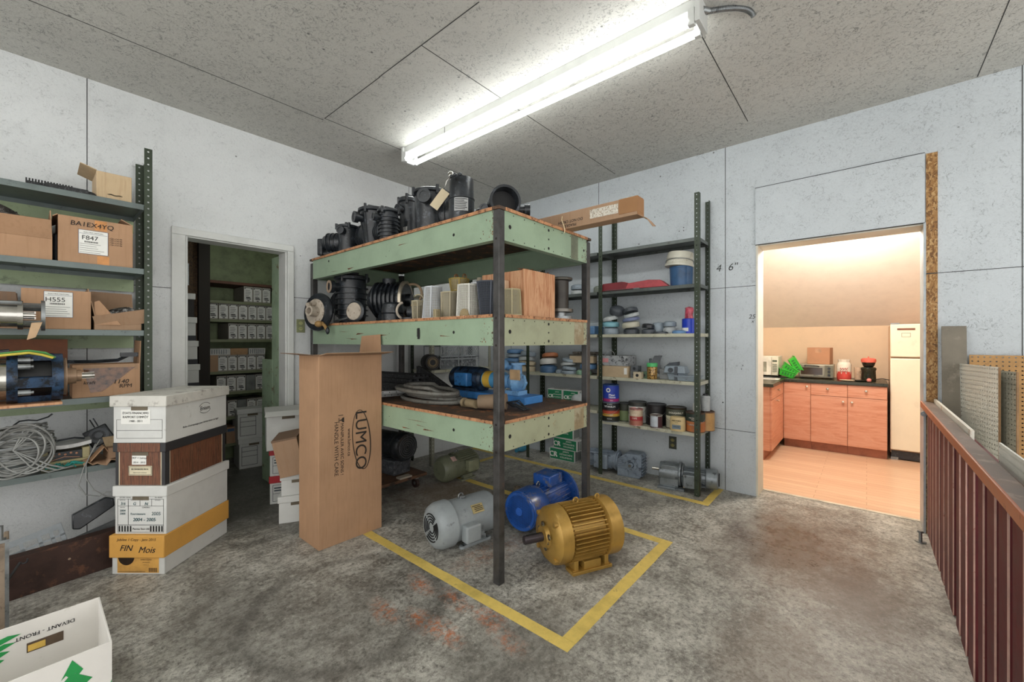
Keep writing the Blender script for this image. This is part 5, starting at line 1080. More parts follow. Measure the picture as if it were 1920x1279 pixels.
# white open box in the foreground
t = thing('produce_box', 'open white cardboard box printed with green trees in the near left corner', 'box', (-.42, 1.945, 0))
Wb, Db, Hb = .605, .375, .27
b = MB(); b.box(0, Wb, 0, .005, 0, Hb); b.box(0, Wb, Db-.005, Db, 0, Hb); b.box(0, .005, .005, Db-.005, 0, Hb); b.box(Wb-.005, Wb, .005, Db-.005, 0, Hb); b.box(.005, Wb-.005, .005, Db-.005, 0, .005)
b.build('carton', M('#dcd9d3', .65, 0, .05, 4, '#c2bdb3', .66), t, bev=.001)
def tree(b, cx, cy, s, flip, o, r, u, eps=.001):
    """fir silhouette made of ragged tiers"""
    rnd = random.Random(3); q = -1 if flip else 1
    for k in range(6):
        w0 = s*(.10+.085*k); y1 = cy+q*s*(.95-.16*k); y0 = cy+q*s*(.95-.16*(k+1)-.06)
        P_ = [V(o)+V(r)*x+V(u)*y+V(r).cross(V(u))*(eps+.0001*k) for x, y in ((cx, y1), (cx-w0, y0+q*s*.03*rnd.random()), (cx-w0*.55, y0+q*.05*s), (cx-w0*.2, y0), (cx+w0*.25, y0+q*.04*s), (cx+w0*.6, y0), (cx+w0, y0+q*.05*s))]
        b.add(P_, [(0,1,2), (0,2,3), (0,3,4), (0,4,5), (0,5,6)])
m_tree = M('#1f9148', .6, 0, .15)
TX0, TX1, TZ = (-0.014, 2.315, 0.242)[0]+.42, (0.099, 2.315, 0.245)[0]+.42, .222
HX0, HX1, HZ0, HZ1 = (-0.004, 2.315, 0.203)[0]+.42, (0.087, 2.315, 0.204)[0]+.42, .155, .190
b = MB(); tree(b, .512, .022, .25, False, (0,0,0), FR, FU); tree(b, .62, .04, .13, False, (0,0,0), FR, FU); tree(b, .36, .0, .26, False, (0,0,0), FR, FU)
b.v = [(min(Wb-.001, p[0]), p[1], max(.001, p[2])) for p in b.v]; b.build('green_fir_print', m_tree, t)
b = MB(); tree(b, .325, .23, .15, True, (0, Db-.005, 0), FR, FU)
b.v = [(max(.006, min(Wb-.006, p[0])), p[1], min(p[2], Hb-.001)) for p in b.v]; b.build('inner_tree_print', m_tree, t)
b = MB(); b.bars([(HX0, HX1, HZ0, HZ1)], (0, Db-.005, 0), FR, FU, .001); b.build('hand_hole', M('#5a4a3a', .8), t)
b = MB(); b.bars([(HX0+.003, (HX0+HX1)/2, HZ0+.004, HZ1-.008)], (0, Db-.005, 0), FR, FU, .002); b.build('hole_tab', M('#d3ae52', .6), t)
b = MB(); b.text([('DEVANT - FRONT', 0, 0, .0185, 0, .015)], ((TX0+TX1)/2, Db-.0055, TZ), (-1,0,0), (0,0,-1), .001); b.build('lettering', m_ink, t)
# crate corner and rod at the left edge
t = thing('wooden_crate', 'upright wooden crate corner with metal edge at the left border of the photo', 'crate', (-.36, 2.72, 0))
b = MB(); b.box(0, .302, 0, .03, 0, .45); b.box(.29, .305, .03, .16, 0, .45); b.build('panel', M('#8a7a68', .7, 0, .25, 8, '#5f4a3a', .6), t, bev=.003)
b = MB(); b.box(.2965, .308, -.004, .0, 0, .462); b.box(.0, .3, -.003, .033, .45, .462); b.build('metal_edge', m_alu, t)
b = MB(); b.cyl((.285,.01,.46), (.285,.01,.52), .008); b.cyl((.26,.02,.46), (.26,.02,.50), .02); b.build('bolt', m_alu, t)
b = MB(); p = V((-0.094, 3.024, 0.12)); q = V((-0.026, 3.156, 0.2)); b.tube([p, p.lerp(q, .5), q], .006); b.torus(q+V(.012,0,.004), (0,1,0), .012, .004, 12, 6, .2, 3.6)
tag(b.build('hooked_rod', M('#4a4a4c', .4, .6)), 'thin steel rod with a hooked end reaching in from the left border', 'rod')

# ================================================================ perforated upright and steel shelving
def upright(t, x, y, z1, fx, fy, mat, wd=.038):
    """slotted angle: flanges run from the corner (x, y) toward fx and fy"""
    b = MB(); n = int(z1/.038)
    b.holes((x, y, 0), (fx, 0, 0), FU, wd, z1, 1, n, .0052, .002); b.holes((x, y, 0), (0, fy, 0), FU, wd, z1, 1, n, .0052, .002)
    b.build('upright', mat, t, ang=20)
def shelf(t, x0, x1, y0, y1, z, mat, mat2, lip=.03):
    b = MB(); b.box(x0, x1, y0, y1, z-.003, z); b.m = 1
    b.box(x0, x1, y0, y0+.002, z-lip, z-.003); b.box(x0, x1, y1-.002, y1, z-lip, z-.003); b.box(x0, x0+.002, y0, y1, z-lip, z-.003); b.box(x1-.002, x1, y0, y1, z-lip, z-.003)
    b.build('shelf', [mat, mat2], t)
LZ = [2.115, 1.725, 1.352, .968, .580]
t = thing('green_shelving', 'dark green slotted steel shelving loaded with cardboard boxes along the left wall', 'shelving', (0, 0, 0))
for x in (.495, -1.2):
    upright(t, x, 3.328, 2.46, -1, 1, m_pgn); upright(t, x+.012, 3.735, 2.48, -1, -1, m_pgn)
for z_ in LZ: shelf(t, -1.2, .458, 3.332, 3.73, z_, m_gshelf, m_gshelf, .032)
for z_ in LZ: b = MB(); b.box(-1.2, .458, 3.724, 3.726, z_-.11, z_-.03); b.build('back_brace', m_gback, t)
# cartons
def carton(label, x0, x1, y0, D, z0, Hh, mat=None, open_=None, rz=0, group=None, inside=None, name='cardboard_box'):
    t = thing(name, label, 'box', ((x0+x1)/2, y0, z0), rz, group); W = x1-x0; mat = mat or m_kraft; h = W/2
    b = MB()
    if open_ is None: b.box(-h, h, 0, D, 0, Hh)
    else: b.box(-h, h, 0, .005, 0, Hh); b.box(-h, -h+.005, .005, D, 0, Hh); b.box(h-.005, h, .005, D, 0, Hh); b.box(-h+.005, h-.005, D-.005, D, 0, Hh); b.box(-h+.005, h-.005, .005, D-.005, 0, .005)
    b.build('carton', mat, t, bev=.002)
    for s, ang, L in (open_ or []):
        a = math.radians(ang); c_, s_ = math.cos(a), math.sin(a)
        o, r, u = {'F': ((-h,0,Hh), (1,0,0), (0,-c_,s_)), 'B': ((h,D,Hh), (-1,0,0), (0,c_,s_)), 'L': ((-h,D,Hh), (0,-1,0), (-c_,0,s_)), 'R': ((h,0,Hh), (0,1,0), (c_,0,s_))}[s]
        wd = W if s in 'FB' else D; b = MB(); b.prism([(0,0), (wd,0), (wd-.008,L), (.006,L*.97)], o, r, u, .004); b.build('flap', mat, t)
    return t
def form_label(t, x0, x1, z0, z1, head, y=0, sz=.034):
    b = MB(); b.bars([(x0, x1, z0, z1)], (0,y,0), FR, FU, .001); b.build('paper_label', m_paper, t, bev=0)
    b = MB(); b.bars(rect_frame(x0, x1, z0, z1, .0016)+[(x0+.004, x1-.004, z1-.022, z1-.0205)], (0,y,0), FR, FU, .0018); b.build('label_border', M('#39456b', .7), t)
    b = MB(); W = x1-x0; b.text([(head, x0+W*.38, z1-.055, sz)], (0,y,0), FR, FU, .002); b.text([('MARATHON', (x0+x1)/2, z1-.016, .011, 0, .01)] if 0 else [('ELECTRIC MOTORS', (x0+x1)/2, z1-.016, .009)], (0,y,0), FR, FU, .002)
    b.bars([(x0+.2*W+.0035*k, x0+.2*W+.0035*k+random.uniform(.001, .0024), z1-.071, z1-.062) for k in range(16)]+[(x0+.006, x1-random.uniform(.01, .05), z0+.008+.012*k, z0+.0095+.012*k) for k in range(5)], (0,y,0), FR, FU, .002)
    b.build('label_print', m_ink, t)
t = carton('old pale carton with one lifted flap on the very top shelf by the green upright', .255, .405, 3.36, .26, LZ[0], .155, m_kraftp, [('L', 20, .07), ('B', 60, .08)])
b = MB(); [b.bars([(-.03+.006*k, -.02+.006*k, .025+.002*math.sin(k), .032+.002*math.sin(k))], (0,0,0), FR, FU, .001) for k in range(10)]; b.build('faded_print', M('#8a7a60', .8), t)
t = thing('ribbed_mat', 'folded black ribbed rubber strips lying on the top shelf left of the pale carton', 'mat', (.08, 3.42, LZ[0]))
b = MB()
for k in range(16): b.box(-.09+.011*k, -.084+.011*k, -.05, .10, .022, .038)
b.box(-.09, .085, -.05, .10, .0, .024); b.box(-.02, .14, -.09, -.03, 0, .022); b.lathe([(0, 0), (.07, 0), (.055, .022), (0, .03)], (.12, -.02, 0), n=14); b.build('strip', m_foam, t)
t = carton('long open cardboard box with a folded front flap, left on the second shelf', -.33, .085, 3.35, .32, LZ[1], .115, m_kraft, [('F', 62, .105), ('R', 92, .16), ('B', 88, .15)])
t = thing('plastic_bag', 'crumpled dark plastic bag sticking out of the long open box at the left border', 'bag', (-.12, 3.50, LZ[1]+.115))
b = MB(); b.sph((0,0,.08), .10, (1.1,.8,.9), 18, 12); rnd = random.Random(5)
b.v = [(x*(1+.3*(rnd.random()-.5)), y*(1+.3*(rnd.random()-.5)), max(0, z*(1+.25*(rnd.random()-.5)))) for x, y, z in b.v]; b.build('bag', M('#4c4844', .25, 0, .4, 30, '#9a9690', .6), t)
t = carton('cardboard box marked BA1EX4YQ in marker with a white F847 label, second shelf', .105, .408, 3.345, .33, LZ[1], .255, m_kraft, [('L', -35, .022), ('B', 55, .13), ('R', 150, .06)])
form_label(t, -.075, .045, .055, .19, 'F847')
b = MB(); b.text([('BA1EX4YQ', -.02, .208, .036, .1, .004)], (0,0,0), FR, FU, .002); [b.text([('Cap 3 A Ma', .075, .12+.012*k, .011, 1.0, .01)], (0,0,0), FR, FU, .002) for k in range(4)]; b.build('marker_writing', m_ink, t)
b = MB(); b.bars([(.0, .05, .001, .05), (-.01, .04, .195, .25)], (0,0,0), FR, FU, .0006); b.build('tape_patch', M('#c98a4c', .4), t)
b = MB(); b.box(0, .06, 0, .2, 0, .17); tag(b.build('black_bin', M('#35383c', .5, 0, .3), bev=.01, loc=(.088+.0, 3.46, LZ[1])), 'dark grey plastic bin wedged between the two boxes on the second shelf', 'bin')
t = carton('cardboard box with a large white H555 label on the third shelf', -.025, .232, 3.35, .30, LZ[2], .215, m_kraft)
form_label(t, -.050, .058, .065, .205, 'H555', sz=.034)
t = carton('torn cardboard box full of dark bagged parts at the right end of the third shelf', .245, .448, 3.352, .30, LZ[2], .085, m_kraft2, [('L', 80, .15), ('B', 85, .16), ('R', 95, .02)])
b = MB(); b.prism([(0,0), (.225,.055), (.235,-.03), (.02,-.075)], (-.11,-.012,.075), (1,0,0), (0,-.25,.97), .004); b.build('hanging_flap', m_kraft2, t)
b = MB(); b.prism([(0,0), (.11,0), (.02,.14), (0,.13)], (-.10,.0,.03), (1,-.1,0), (0,.1,1), .004); b.build('torn_flap', m_kraft, t)
b = MB(); rnd = random.Random(9); b.sph((.04,.10,.10), .05, (1.6,1.4,.8), 14, 10); b.sph((-.02,.09,.095), .03, (1.6,1.4,.8), 12, 8); b.v = [(x*(1+.3*(rnd.random()-.5)), y*(1+.3*(rnd.random()-.5)), z*(1+.12*(rnd.random()-.5))) for x, y, z in b.v]; o = b.build('bagged_contents', M('#3b3836', .3, 0, .6, 30, '#a5a5a2', .56), t)
t = carton('low open cardboard box behind the chrome motor at the left end of the third shelf', -.33, -.035, 3.345, .30, LZ[2], .11, m_kin, [('F', 85, .08), ('B', 85, .1)])
t = thing('submersible_motor', 'polished steel pump motor with an open bracket end lying across the third shelf edge', 'motor', (-.02, 3.20, LZ[2]+.045), 0)
b = MB(); b.cyl((-.52,0,.02), (.0,0,.02), .063, n=36); b.cyl((-.52,-.0,.02), (-.005,-.0,.02), .066, n=6) if 0 else None; b._ring((-.015,0,.02), (1,0,0), .03, .072, .018, 32); b.build('steel_barrel', m_chr, t)
b = MB(); b.tube([(-.5,-.05,.075), (.0,-.05,.078)], .009)
for a in (.6, 2.2, 3.8, 5.3): b.cbox((.03, .062*math.cos(a), .02+.062*math.sin(a)), (.085, .012, .018), Matrix.Rotation(a, 3, 'X'))
b._ring((.062,0,.02), (1,0,0), .045, .077, .014, 30); b.build('bracket', m_alu, t)
b = MB(); b.cyl((0,0,.02), (.04,0,.02), .02); 
for k in range(10): a = k*PI/5; b.box(.0, .045, .018*math.cos(a)-.002, .018*math.cos(a)+.002, .02+.018*math.sin(a)-.002, .02+.018*math.sin(a)+.002)
b.build('splined_shaft', m_chr, t)
b = MB(); b.box(-.5, .02, -.02, .10, -.0455, -.042); b.build('resting_strip', m_kraft2, t)
b = MB(); b.prism([(0,0), (.035,-.005), (.0,-.07), (-.03,-.075)], (.03,-.075,-.02), (1,0,.3), (-.2,0,1), .002); b.build('card_tag', M('#b59878', .8), t)
t = carton('cardboard box marked 1140 RPM lying on its side on the fourth shelf', .158, .442, 3.35, .22, LZ[3], .185, m_kraft, [('R', 88, .14)])
b = MB(); b.bars([(-.10, .13, .15, .185)], (0,0,0), FR, FU, .0008); b.build('ledge', m_kraft2, t)
b = MB(); b.add([(-.10,-.001,.165), (.12,-.001,.165), (-.02,-.001,.03), (-.07,-.001,.025)], [(0,1,2,3)]); b.build('clear_window', M('#6b4a34', .12, 0, .6, 40, '#b9a590', .66), t)
b = MB(); b.text([('1140', .055, .070, .034, .2, .004), ('RPM', .075, .045, .030, .1, .004), ('kraft', -.075, .075, .026, .2, .004)], (0,0,0), FR, FU, .003); b.build('marker_writing', m_ink, t)
b = MB(); b.box(-.26, .15, 3.56, 3.66, LZ[3]+.0, LZ[3]+.33); tag(b.build('brown_board_box', M('#7a4a30', .7, 0, .2)), 'dark brown flat box standing at the back of the fourth shelf', 'box')
b = MB(); b.tube([(.02,3.42,LZ[3]+.205), (.25,3.42,LZ[3]+.20), (.35,3.42,LZ[3]+.205), (.40,3.42,LZ[3]+.235)], .010, 6); b.box(.36, .44, 3.40, 3.43, LZ[3]+.225, LZ[3]+.25); b.box(.06, .09, 3.36, 3.45, LZ[3]+.187, LZ[3]+.196)
tag(b.build('black_bar', m_blk), 'bent black bar lying on top of the 1140 RPM box', 'bar')
m_bk = M('#27405c', .35, .2, .6, 12, '#0f1216', .52, name='blue_black_casting')
t = thing('pump_motor', 'blue black motor adapter with a splined steel shaft on the fourth shelf, cable on top', 'motor', (.02, 3.20, LZ[3]), .02)
zc = .135
b = MB(); b.box(-.5, .09, -.11, .13, 0, .012); b.build('wood_strip', m_wood, t)
b = MB(); b.lathe([(.10, -.42), (.10, -.08), (.113, -.07)], (0,0,zc), (1,0,0), 34); b.build('steel_barrel', m_chr, t)
b = MB(); b._ring((-.09,0,zc), (1,0,0), .06, .122, .035, 36); b._ring((.055,0,zc), (1,0,0), .05, .120, .04, 36)
for a in (.2, 1.7, 3.3, 4.9): b.cbox((.0, .105*math.cos(a), zc+.105*math.sin(a)), (.13, .03, .05), Matrix.Rotation(a, 3, 'X'))
b.build('adapter_frame', m_bk, t)
b = MB(); b.cyl((-.06,0,zc), (.06,0,zc), .085, n=28); b.build('dark_core', m_blkd, t)
for y, z in ((-.10, .195), (-.112, .07), (-.07, .225)): b = MB(); b.cyl((-.055,y,z), (-.015,y,z), .014, n=12); b.cyl((-.016,y,z), (-.005,y,z), .008, n=10); b.build('cap_screw', m_alu, t)
b = MB(); b.cyl((.02,-.115,.125), (.02,-.10,.125), .012, n=10); b.build('cap_screw', m_alu, t)
b = MB(); b.lathe([(.095, 0), (.098, .014), (.045, .016), (.04, .05), (.03, .052), (.03, .07)], (.095,0,zc), (1,0,0), 30); b.build('pale_flange', M('#9a8068', .4, .4), t)
b = MB(); b.cyl((.16,0,zc), (.205,0,zc), .014); 
for k in range(12): a = k*PI/6; b.cbox((.19, .014*math.cos(a), zc+.014*math.sin(a)), (.05, .004, .004), Matrix.Rotation(a, 3, 'X'))
b.build('splined_shaft', m_chr, t)
for off, cc, nm in ((0, '#1b1f24', 'black_cable'), (.016, '#4c8a4a', 'green_wire'), (.030, '#c9b84a', 'yellow_wire')):
    b = MB(); b.tube([(-.5+off, -.03-off, .20), (-.2+off, -.05-off, .255-off*.4), (-.02, -.06-off, .283-off*.7), (.05-off, -.06-off, .27-off*.6), (.075-off*.5, -.06-off, .235)] if nm != 'black_cable' else [(-.5, -.03, .235), (-.25, -.05, .245), (-.12, -.06, .262), (-.08, -.06, .268)], .014 if nm == 'black_cable' else .006, 8); b.build(nm, M(cc, .4), t)
# fifth shelf: wire coil, instrument, fan, cardboard
t = thing('wire_coil', 'big tangled bundle of thin grey electric wire on the fifth shelf at the left', 'wire', (-.03, 3.42, LZ[4]), 0)
rnd = random.Random(11); b = MB()
for q in range(34):
    z0_ = .015+.0072*q; L = .125*math.sqrt(max(.15, 1-((q-17)/21)**2)); y_ = rnd.uniform(-.02, .0)
    pts = [(L*math.cos(a)+rnd.uniform(-.01,.01), y_+.085*math.sin(a)*(1.1 if math.sin(a) < 0 else .9), z0_+.018*math.cos(a+q)+rnd.uniform(-.004,.004)) for a in [2*PI*k/22 for k in range(22)]]
    b.tube(pts, .0042, 6, True)
for q in range(5):
    c = (rnd.uniform(-.03,.03), -.10-.006*q, .13+rnd.uniform(-.02,.02)); rx, rz_ = rnd.uniform(.07, .135), rnd.uniform(.10, .135); an = rnd.uniform(-.5, .5)
    b.tube([(c[0]+rx*math.cos(a)*math.cos(an)-rz_*math.sin(a)*math.sin(an), c[1]-.01*math.sin(3*a), max(.01, c[2]+rx*math.cos(a)*math.sin(an)+rz_*math.sin(a)*math.cos(an))) for a in [2*PI*k/30 for k in range(30)]], .0048, 6, True)
for q in range(3):
    b.tube([(.02+.02*q, -.10, .26-.01*q), (-.02, -.115, .15), (.04+.03*q, -.115, .05), (.10+.03*q, -.12, .012+.004*q), (.19, -.10, .02)], .0045, 6)
b.build('wire', m_wire, t)
b = MB()
for q in range(26):
    p = V(.13+rnd.uniform(-.06,.05), 3.34+rnd.uniform(0,.04), LZ[4]+.008+rnd.uniform(0,.02)); b.tube([p, p+V(rnd.uniform(-.03,.03), rnd.uniform(-.01,.02), .012), p+V(rnd.uniform(-.05,.05), 0, -.004)], .003, 5)
tag(b.build('teal_twine', M('#2a8a80', .7, 0, .2)), 'tangle of teal green twine on the shelf edge beside the wire bundle', 'twine')
t = thing('gutted_instrument', 'beige plastic instrument case with exposed wiring and a white curved lid, fifth shelf', 'instrument', (.13, 3.42, LZ[4]), .0)
b = MB(); b.box(-.09, .10, -.04, .09, .03, .045); b.box(-.09, -.06, -.04, .09, .045, .105); b.box(.07, .10, -.04, .09, .045, .105); b.box(-.06, .07, .08, .09, .045, .105); b.box(-.085, .09, -.03, .09, 0, .03); b.build('case', M('#a9a077', .5, 0, .12), t, bev=.003)
b = MB(); b.add([(-.095+.2*k/10, y_, .105+.022*math.sin(PI*(1-k/10))*-.6+.02+dz) for k in range(11) for y_ in (-.055, .10) for dz in (0, .02)],
    [(4*k, 4*k+4, 4*k+5, 4*k+1) for k in range(10)]+[(4*k+1, 4*k+5, 4*k+7, 4*k+3) for k in range(10)]+[(4*k+2, 4*k+3, 4*k+7, 4*k+6) for k in range(10)]+[(4*k, 4*k+2, 4*k+6, 4*k+4) for k in range(10)]+[(0,1,3,2), (40,42,43,41)]); b.build('white_lid', M('#c4c5c2', .4), t)
b = MB(); b.box(-.06, .07, -.02, .08, .045, .09); b.build('inner_block', m_blk, t)
b = MB()
for k in range(5): b.sph((-.04+.022*k, -.025, .075+.006*(k % 2)), .006, n=8, m=6)
b.tube([(-.05,-.03,.05), (.0,-.035,.065), (.06,-.03,.052)], .002, 5); b.build('terminals', M('#b98a70', .5), t)
b = MB(); b.tube([(-.06,.0,.135), (-.02,-.01,.155), (.04,-.01,.16), (.08,.0,.148)], .005); b.build('handle_cord', m_blk, t)
t = thing('cooling_fan', 'small square black fan standing on its corner behind the cardboard scraps', 'fan', (.30, 3.46, LZ[4]+.10)); t.rotation_euler = (math.radians(-25), math.radians(-25), 0)
b = MB(); b.box(-.06, .05, 0, .02, 0, .11); b.build('frame', m_blk, t, bev=.006); b = MB(); b._ring((-.005,-.001,.055), (0,-1,0), .03, .045, .004, 26); b.cyl((-.005,-.0,.055), (-.005,-.008,.055), .018); b.build('rotor_ring', M('#4d5257', .4), t)
for x in (.0, .016): b = MB(); b.tube([(x,-.0,.11), (x+.002,0,.165)], .003); b.build('pin', m_blk, t)
t = thing('scrap_cardboard', 'crumpled brown cardboard sheets spilling over the fifth shelf edge', 'cardboard', (.29, 3.36, LZ[4]))
b = MB(); N_ = 14; vs = []
for k in range(N_+1):
    for j in range(5): vs.append((-.09+.26*k/N_, -.045+.06*j, .012+.018*math.sin(k*1.1+j)*.6+.012*(j % 2)+.01*math.sin(k*2.3)))
b.add(vs, [(5*k+j, 5*k+5+j, 5*k+6+j, 5*k+1+j) for k in range(N_) for j in range(4)]); o = b.build('crumpled_sheet', m_kraft2, t); o.modifiers.new('shell', 'SOLIDIFY').thickness = .004
b = MB(); b.cbox((.08, .05, .105), (.16, .10, .004), rot('Z', 8) @ rot('X', 38)); b.build('folded_sheet', m_kraftp, t)
b = MB(); b.cbox((.085, .03, .06), (.16, .13, .06), rot('Z', 6)); b.build('carton_piece', m_kraft2, t)
b = MB(); b.cbox((-.035, .0, .065), (.09, .09, .004), rot('Y', -52)); b.cbox((.015, -.01, .06), (.09, .02, .004), rot('Y', 62)); b.build('folded_flap', m_kraft, t)
t = thing('loose_cable', 'thin grey cables hanging in loops below the fifth shelf', 'cable', (0,0,0))
b = MB(); e = V(.21, 3.31, LZ[4])
b.tube([e+V(.06,.05,.14), e+V(.02,.02,.07), e+V(-.01,0,.0), e+V(-.03,-.01,-.09), e+V(-.0,-.01,-.15), e+V(.05,-.01,-.17), e+V(.08,-.01,-.155), e+V(.10,-.01,-.16)], .0028, 6)
b.tube([e+V(.04,.04,.12), e+V(.0,0,.02), e+V(.0,-.01,-.06), e+V(.03,-.01,-.13), e+V(.08,-.01,-.18), e+V(.14,-.01,-.21)], .0028, 6)
b.tube([e+V(.165,.03,.16), e+V(.16,0,.05), e+V(.155,-.01,-.04), e+V(.15,-.01,-.10), e+V(.16,-.0,-.15)], .0025, 6); b.build('cable', m_wire, t)
t = thing('loose_cable', 'black cable end lying over the top of the grey wire bundle', 'cable', (0,0,0))
b = MB(); b.tube([(-.05,3.36,LZ[4]+.27), (-.03,3.35,LZ[4]+.29), (.0,3.35,LZ[4]+.292), (.03,3.35,LZ[4]+.285), (.07,3.34,LZ[4]+.30), (.085,3.34,LZ[4]+.315)], .004, 6); b.build('cable', m_blk, t)
# things on the floor under the shelf
t = thing('steel_channel', 'long rusty brown steel channel lying on edge on the floor under the left shelving', 'steel channel', (.36, 3.285, 0), math.radians(188))
m_rusty = M('#43302a', .5, .3, .3, 7, '#6d4a38', .6, name='dark_rusted_steel')
b = MB(); b.box(-.02, .95, 0, .008, 0, .205); b.box(-.02, .95, -.06, 0, 0, .008); b.box(-.02, .95, -.06, 0, .197, .205); b.build('channel', m_rusty, t, bev=.002)
b = MB(); b.bars([(-.16, -.15, .11, .13), (-.19, -.165, .11, .115), (-.12, -.11, .12, .14)], (0,.0085,0), (-1,0,0), FU, .001) if 0 else b.cyl((.22,.008,.12), (.22,.0095,.12), .006, n=6); b.build('paint_mark', M('#a8927a', .8), t)
t = thing('perforated_bracket', 'galvanised steel bracket with rectangular slots leaning out of the brown channel', 'bracket', (.155, 3.36, .13)); t.rotation_euler = (math.radians(-18), math.radians(-10), math.radians(12))
b = MB(); W_b, H_b = .27, .16
xs_ = [-.24, -.19, -.12, -.11, -.05, -.02, .0]; 
for z0_, z1_ in ((0, .02), (.05, .06), (.09, .10), (.13, .16)): b.box(-.24, 0, 0, .003, z0_, z1_)
for x0_, x1_ in ((-.24, -.215), (-.165, -.15), (-.10, -.085), (-.055, -.04), (-.02, 0)): b.box(x0_, x1_, 0, .003, .02, .13)
b.box(-.002, .0, 0, .06, 0, .16); b.build('slotted_plate', M('#777c7e', .35, .7, .2), t)
b = MB(); b.prism([(0,0), (.03,-.01), (.18,.08), (.175,.13), (.14,.14), (0,.08)], (.165, 3.48, .20), (1,0,0), (0,.2,1), .06); o = b.build('black_plastic_shroud', m_blk, bev=.006); tag(o, 'black plastic shroud with a rounded end lying behind the slotted bracket', 'plastic part')
b = MB(); b.cbox((.27, 3.42, .17), (.28, .03, .05), rot('Y', -16)); b.box(.14, .42, 3.40, 3.45, .0, .14); tag(b.build('grey_angle_iron', m_alu), 'grey steel angle lying low behind the brown channel beside the file boxes', 'steel angle')

# ================================================================ wall shelving on the right and in the corner
RZ = [2.150, 1.765, 1.352, .945, .520]
t = thing('metal_shelving', 'slotted steel shelving against the right wall nearest the kitchen opening', 'shelving', (3.6, 1.05, 0))
for y, fy in ((0, 1), (.925, -1)):
    upright(t, 0, y, 2.52 if y == 0 else 2.43, 1, fy, m_pgr if 0 else m_pgn); upright(t, .31, y, 2.52, -1, fy, m_pgn)
for z_ in RZ: shelf(t, .003, .308, .003, .922, z_, m_shelfl if z_ < 1.4 else m_shelf, m_shelfl if z_ < 1.4 else m_shelf, .028)
t = thing('metal_shelving', 'second slotted steel shelving on the right wall, seen through the green rack', 'shelving', (3.6, 1.99, 0))
for y, fy in ((.88, -1),): upright(t, 0, y, 2.43, 1, fy, m_pgn); upright(t, .29, y, 2.43, -1, fy, m_pgn)
for z_ in RZ[:4]+[.61]: shelf(t, .003, .308, .003, .878, z_, m_shelfl if z_ < 1.4 else m_shelf, m_shelfl if z_ < 1.4 else m_shelf, .028)
t = thing('metal_shelving', 'corner steel shelving against the left wall behind the rack', 'shelving', (2.69, 3.39, 0))
for x, fx in ((0, 1), (.88, -1)): upright(t, x, 0, 2.3, fx, 1, M('#8f8f80', .5)); upright(t, x, .35, 2.3, fx, -1, m_pgn)
for z_ in (1.78, 1.36, .985, .55): shelf(t, .003, .877, .003, .345, z_, m_shelfl, m_shelfl, .028)

ON = {3: RZ[3], 2: RZ[2], 1: RZ[1], 4: RZ[4]}
m_gb = M('#8d99a3', .5, 0, .12, 14, '#6a7078', .62); m_gd = M('#4a4f55', .5, 0, .3, 14, '#23262a', .58); m_gl = M('#b3b8b8', .5, 0, .12, 14, '#7b8084', .62)
m_bl = M('#5f86b0', .45, 0, .15); m_tq = M('#7fb3bf', .5, 0, .12); m_crm = M('#c4b79c', .6, 0, .1, 10, '#98876a', .62); m_or = M('#a96a45', .5, 0, .2)
def cap(label, x, y, z, r, h, mat, tilt=0, tz=0, dome=.3, group='plastic pipe caps on the shelves'):
    t = thing('pipe_cap', label, 'pipe cap', (x, y, z), 0, group); t.rotation_euler = (math.radians(tilt), math.radians(tz), 0)
    b = MB(); b.lathe([(r*.97, 0), (r, .004), (r, h*.6), (r*.96, h*.75), (r*.7, h*.94), (0, h)], n=26); b.build('shell', mat, t)
    b = MB(); b._ring((0,0,h*.18), (0,0,1), r*.98, r*1.015, h*.12, 26); b.build('rim_band', mat, t); return t
def capz(label, xl, xr, yt, yb, z, mat, X=3.72, tilt=0, tz=0, sq=1.0): pass
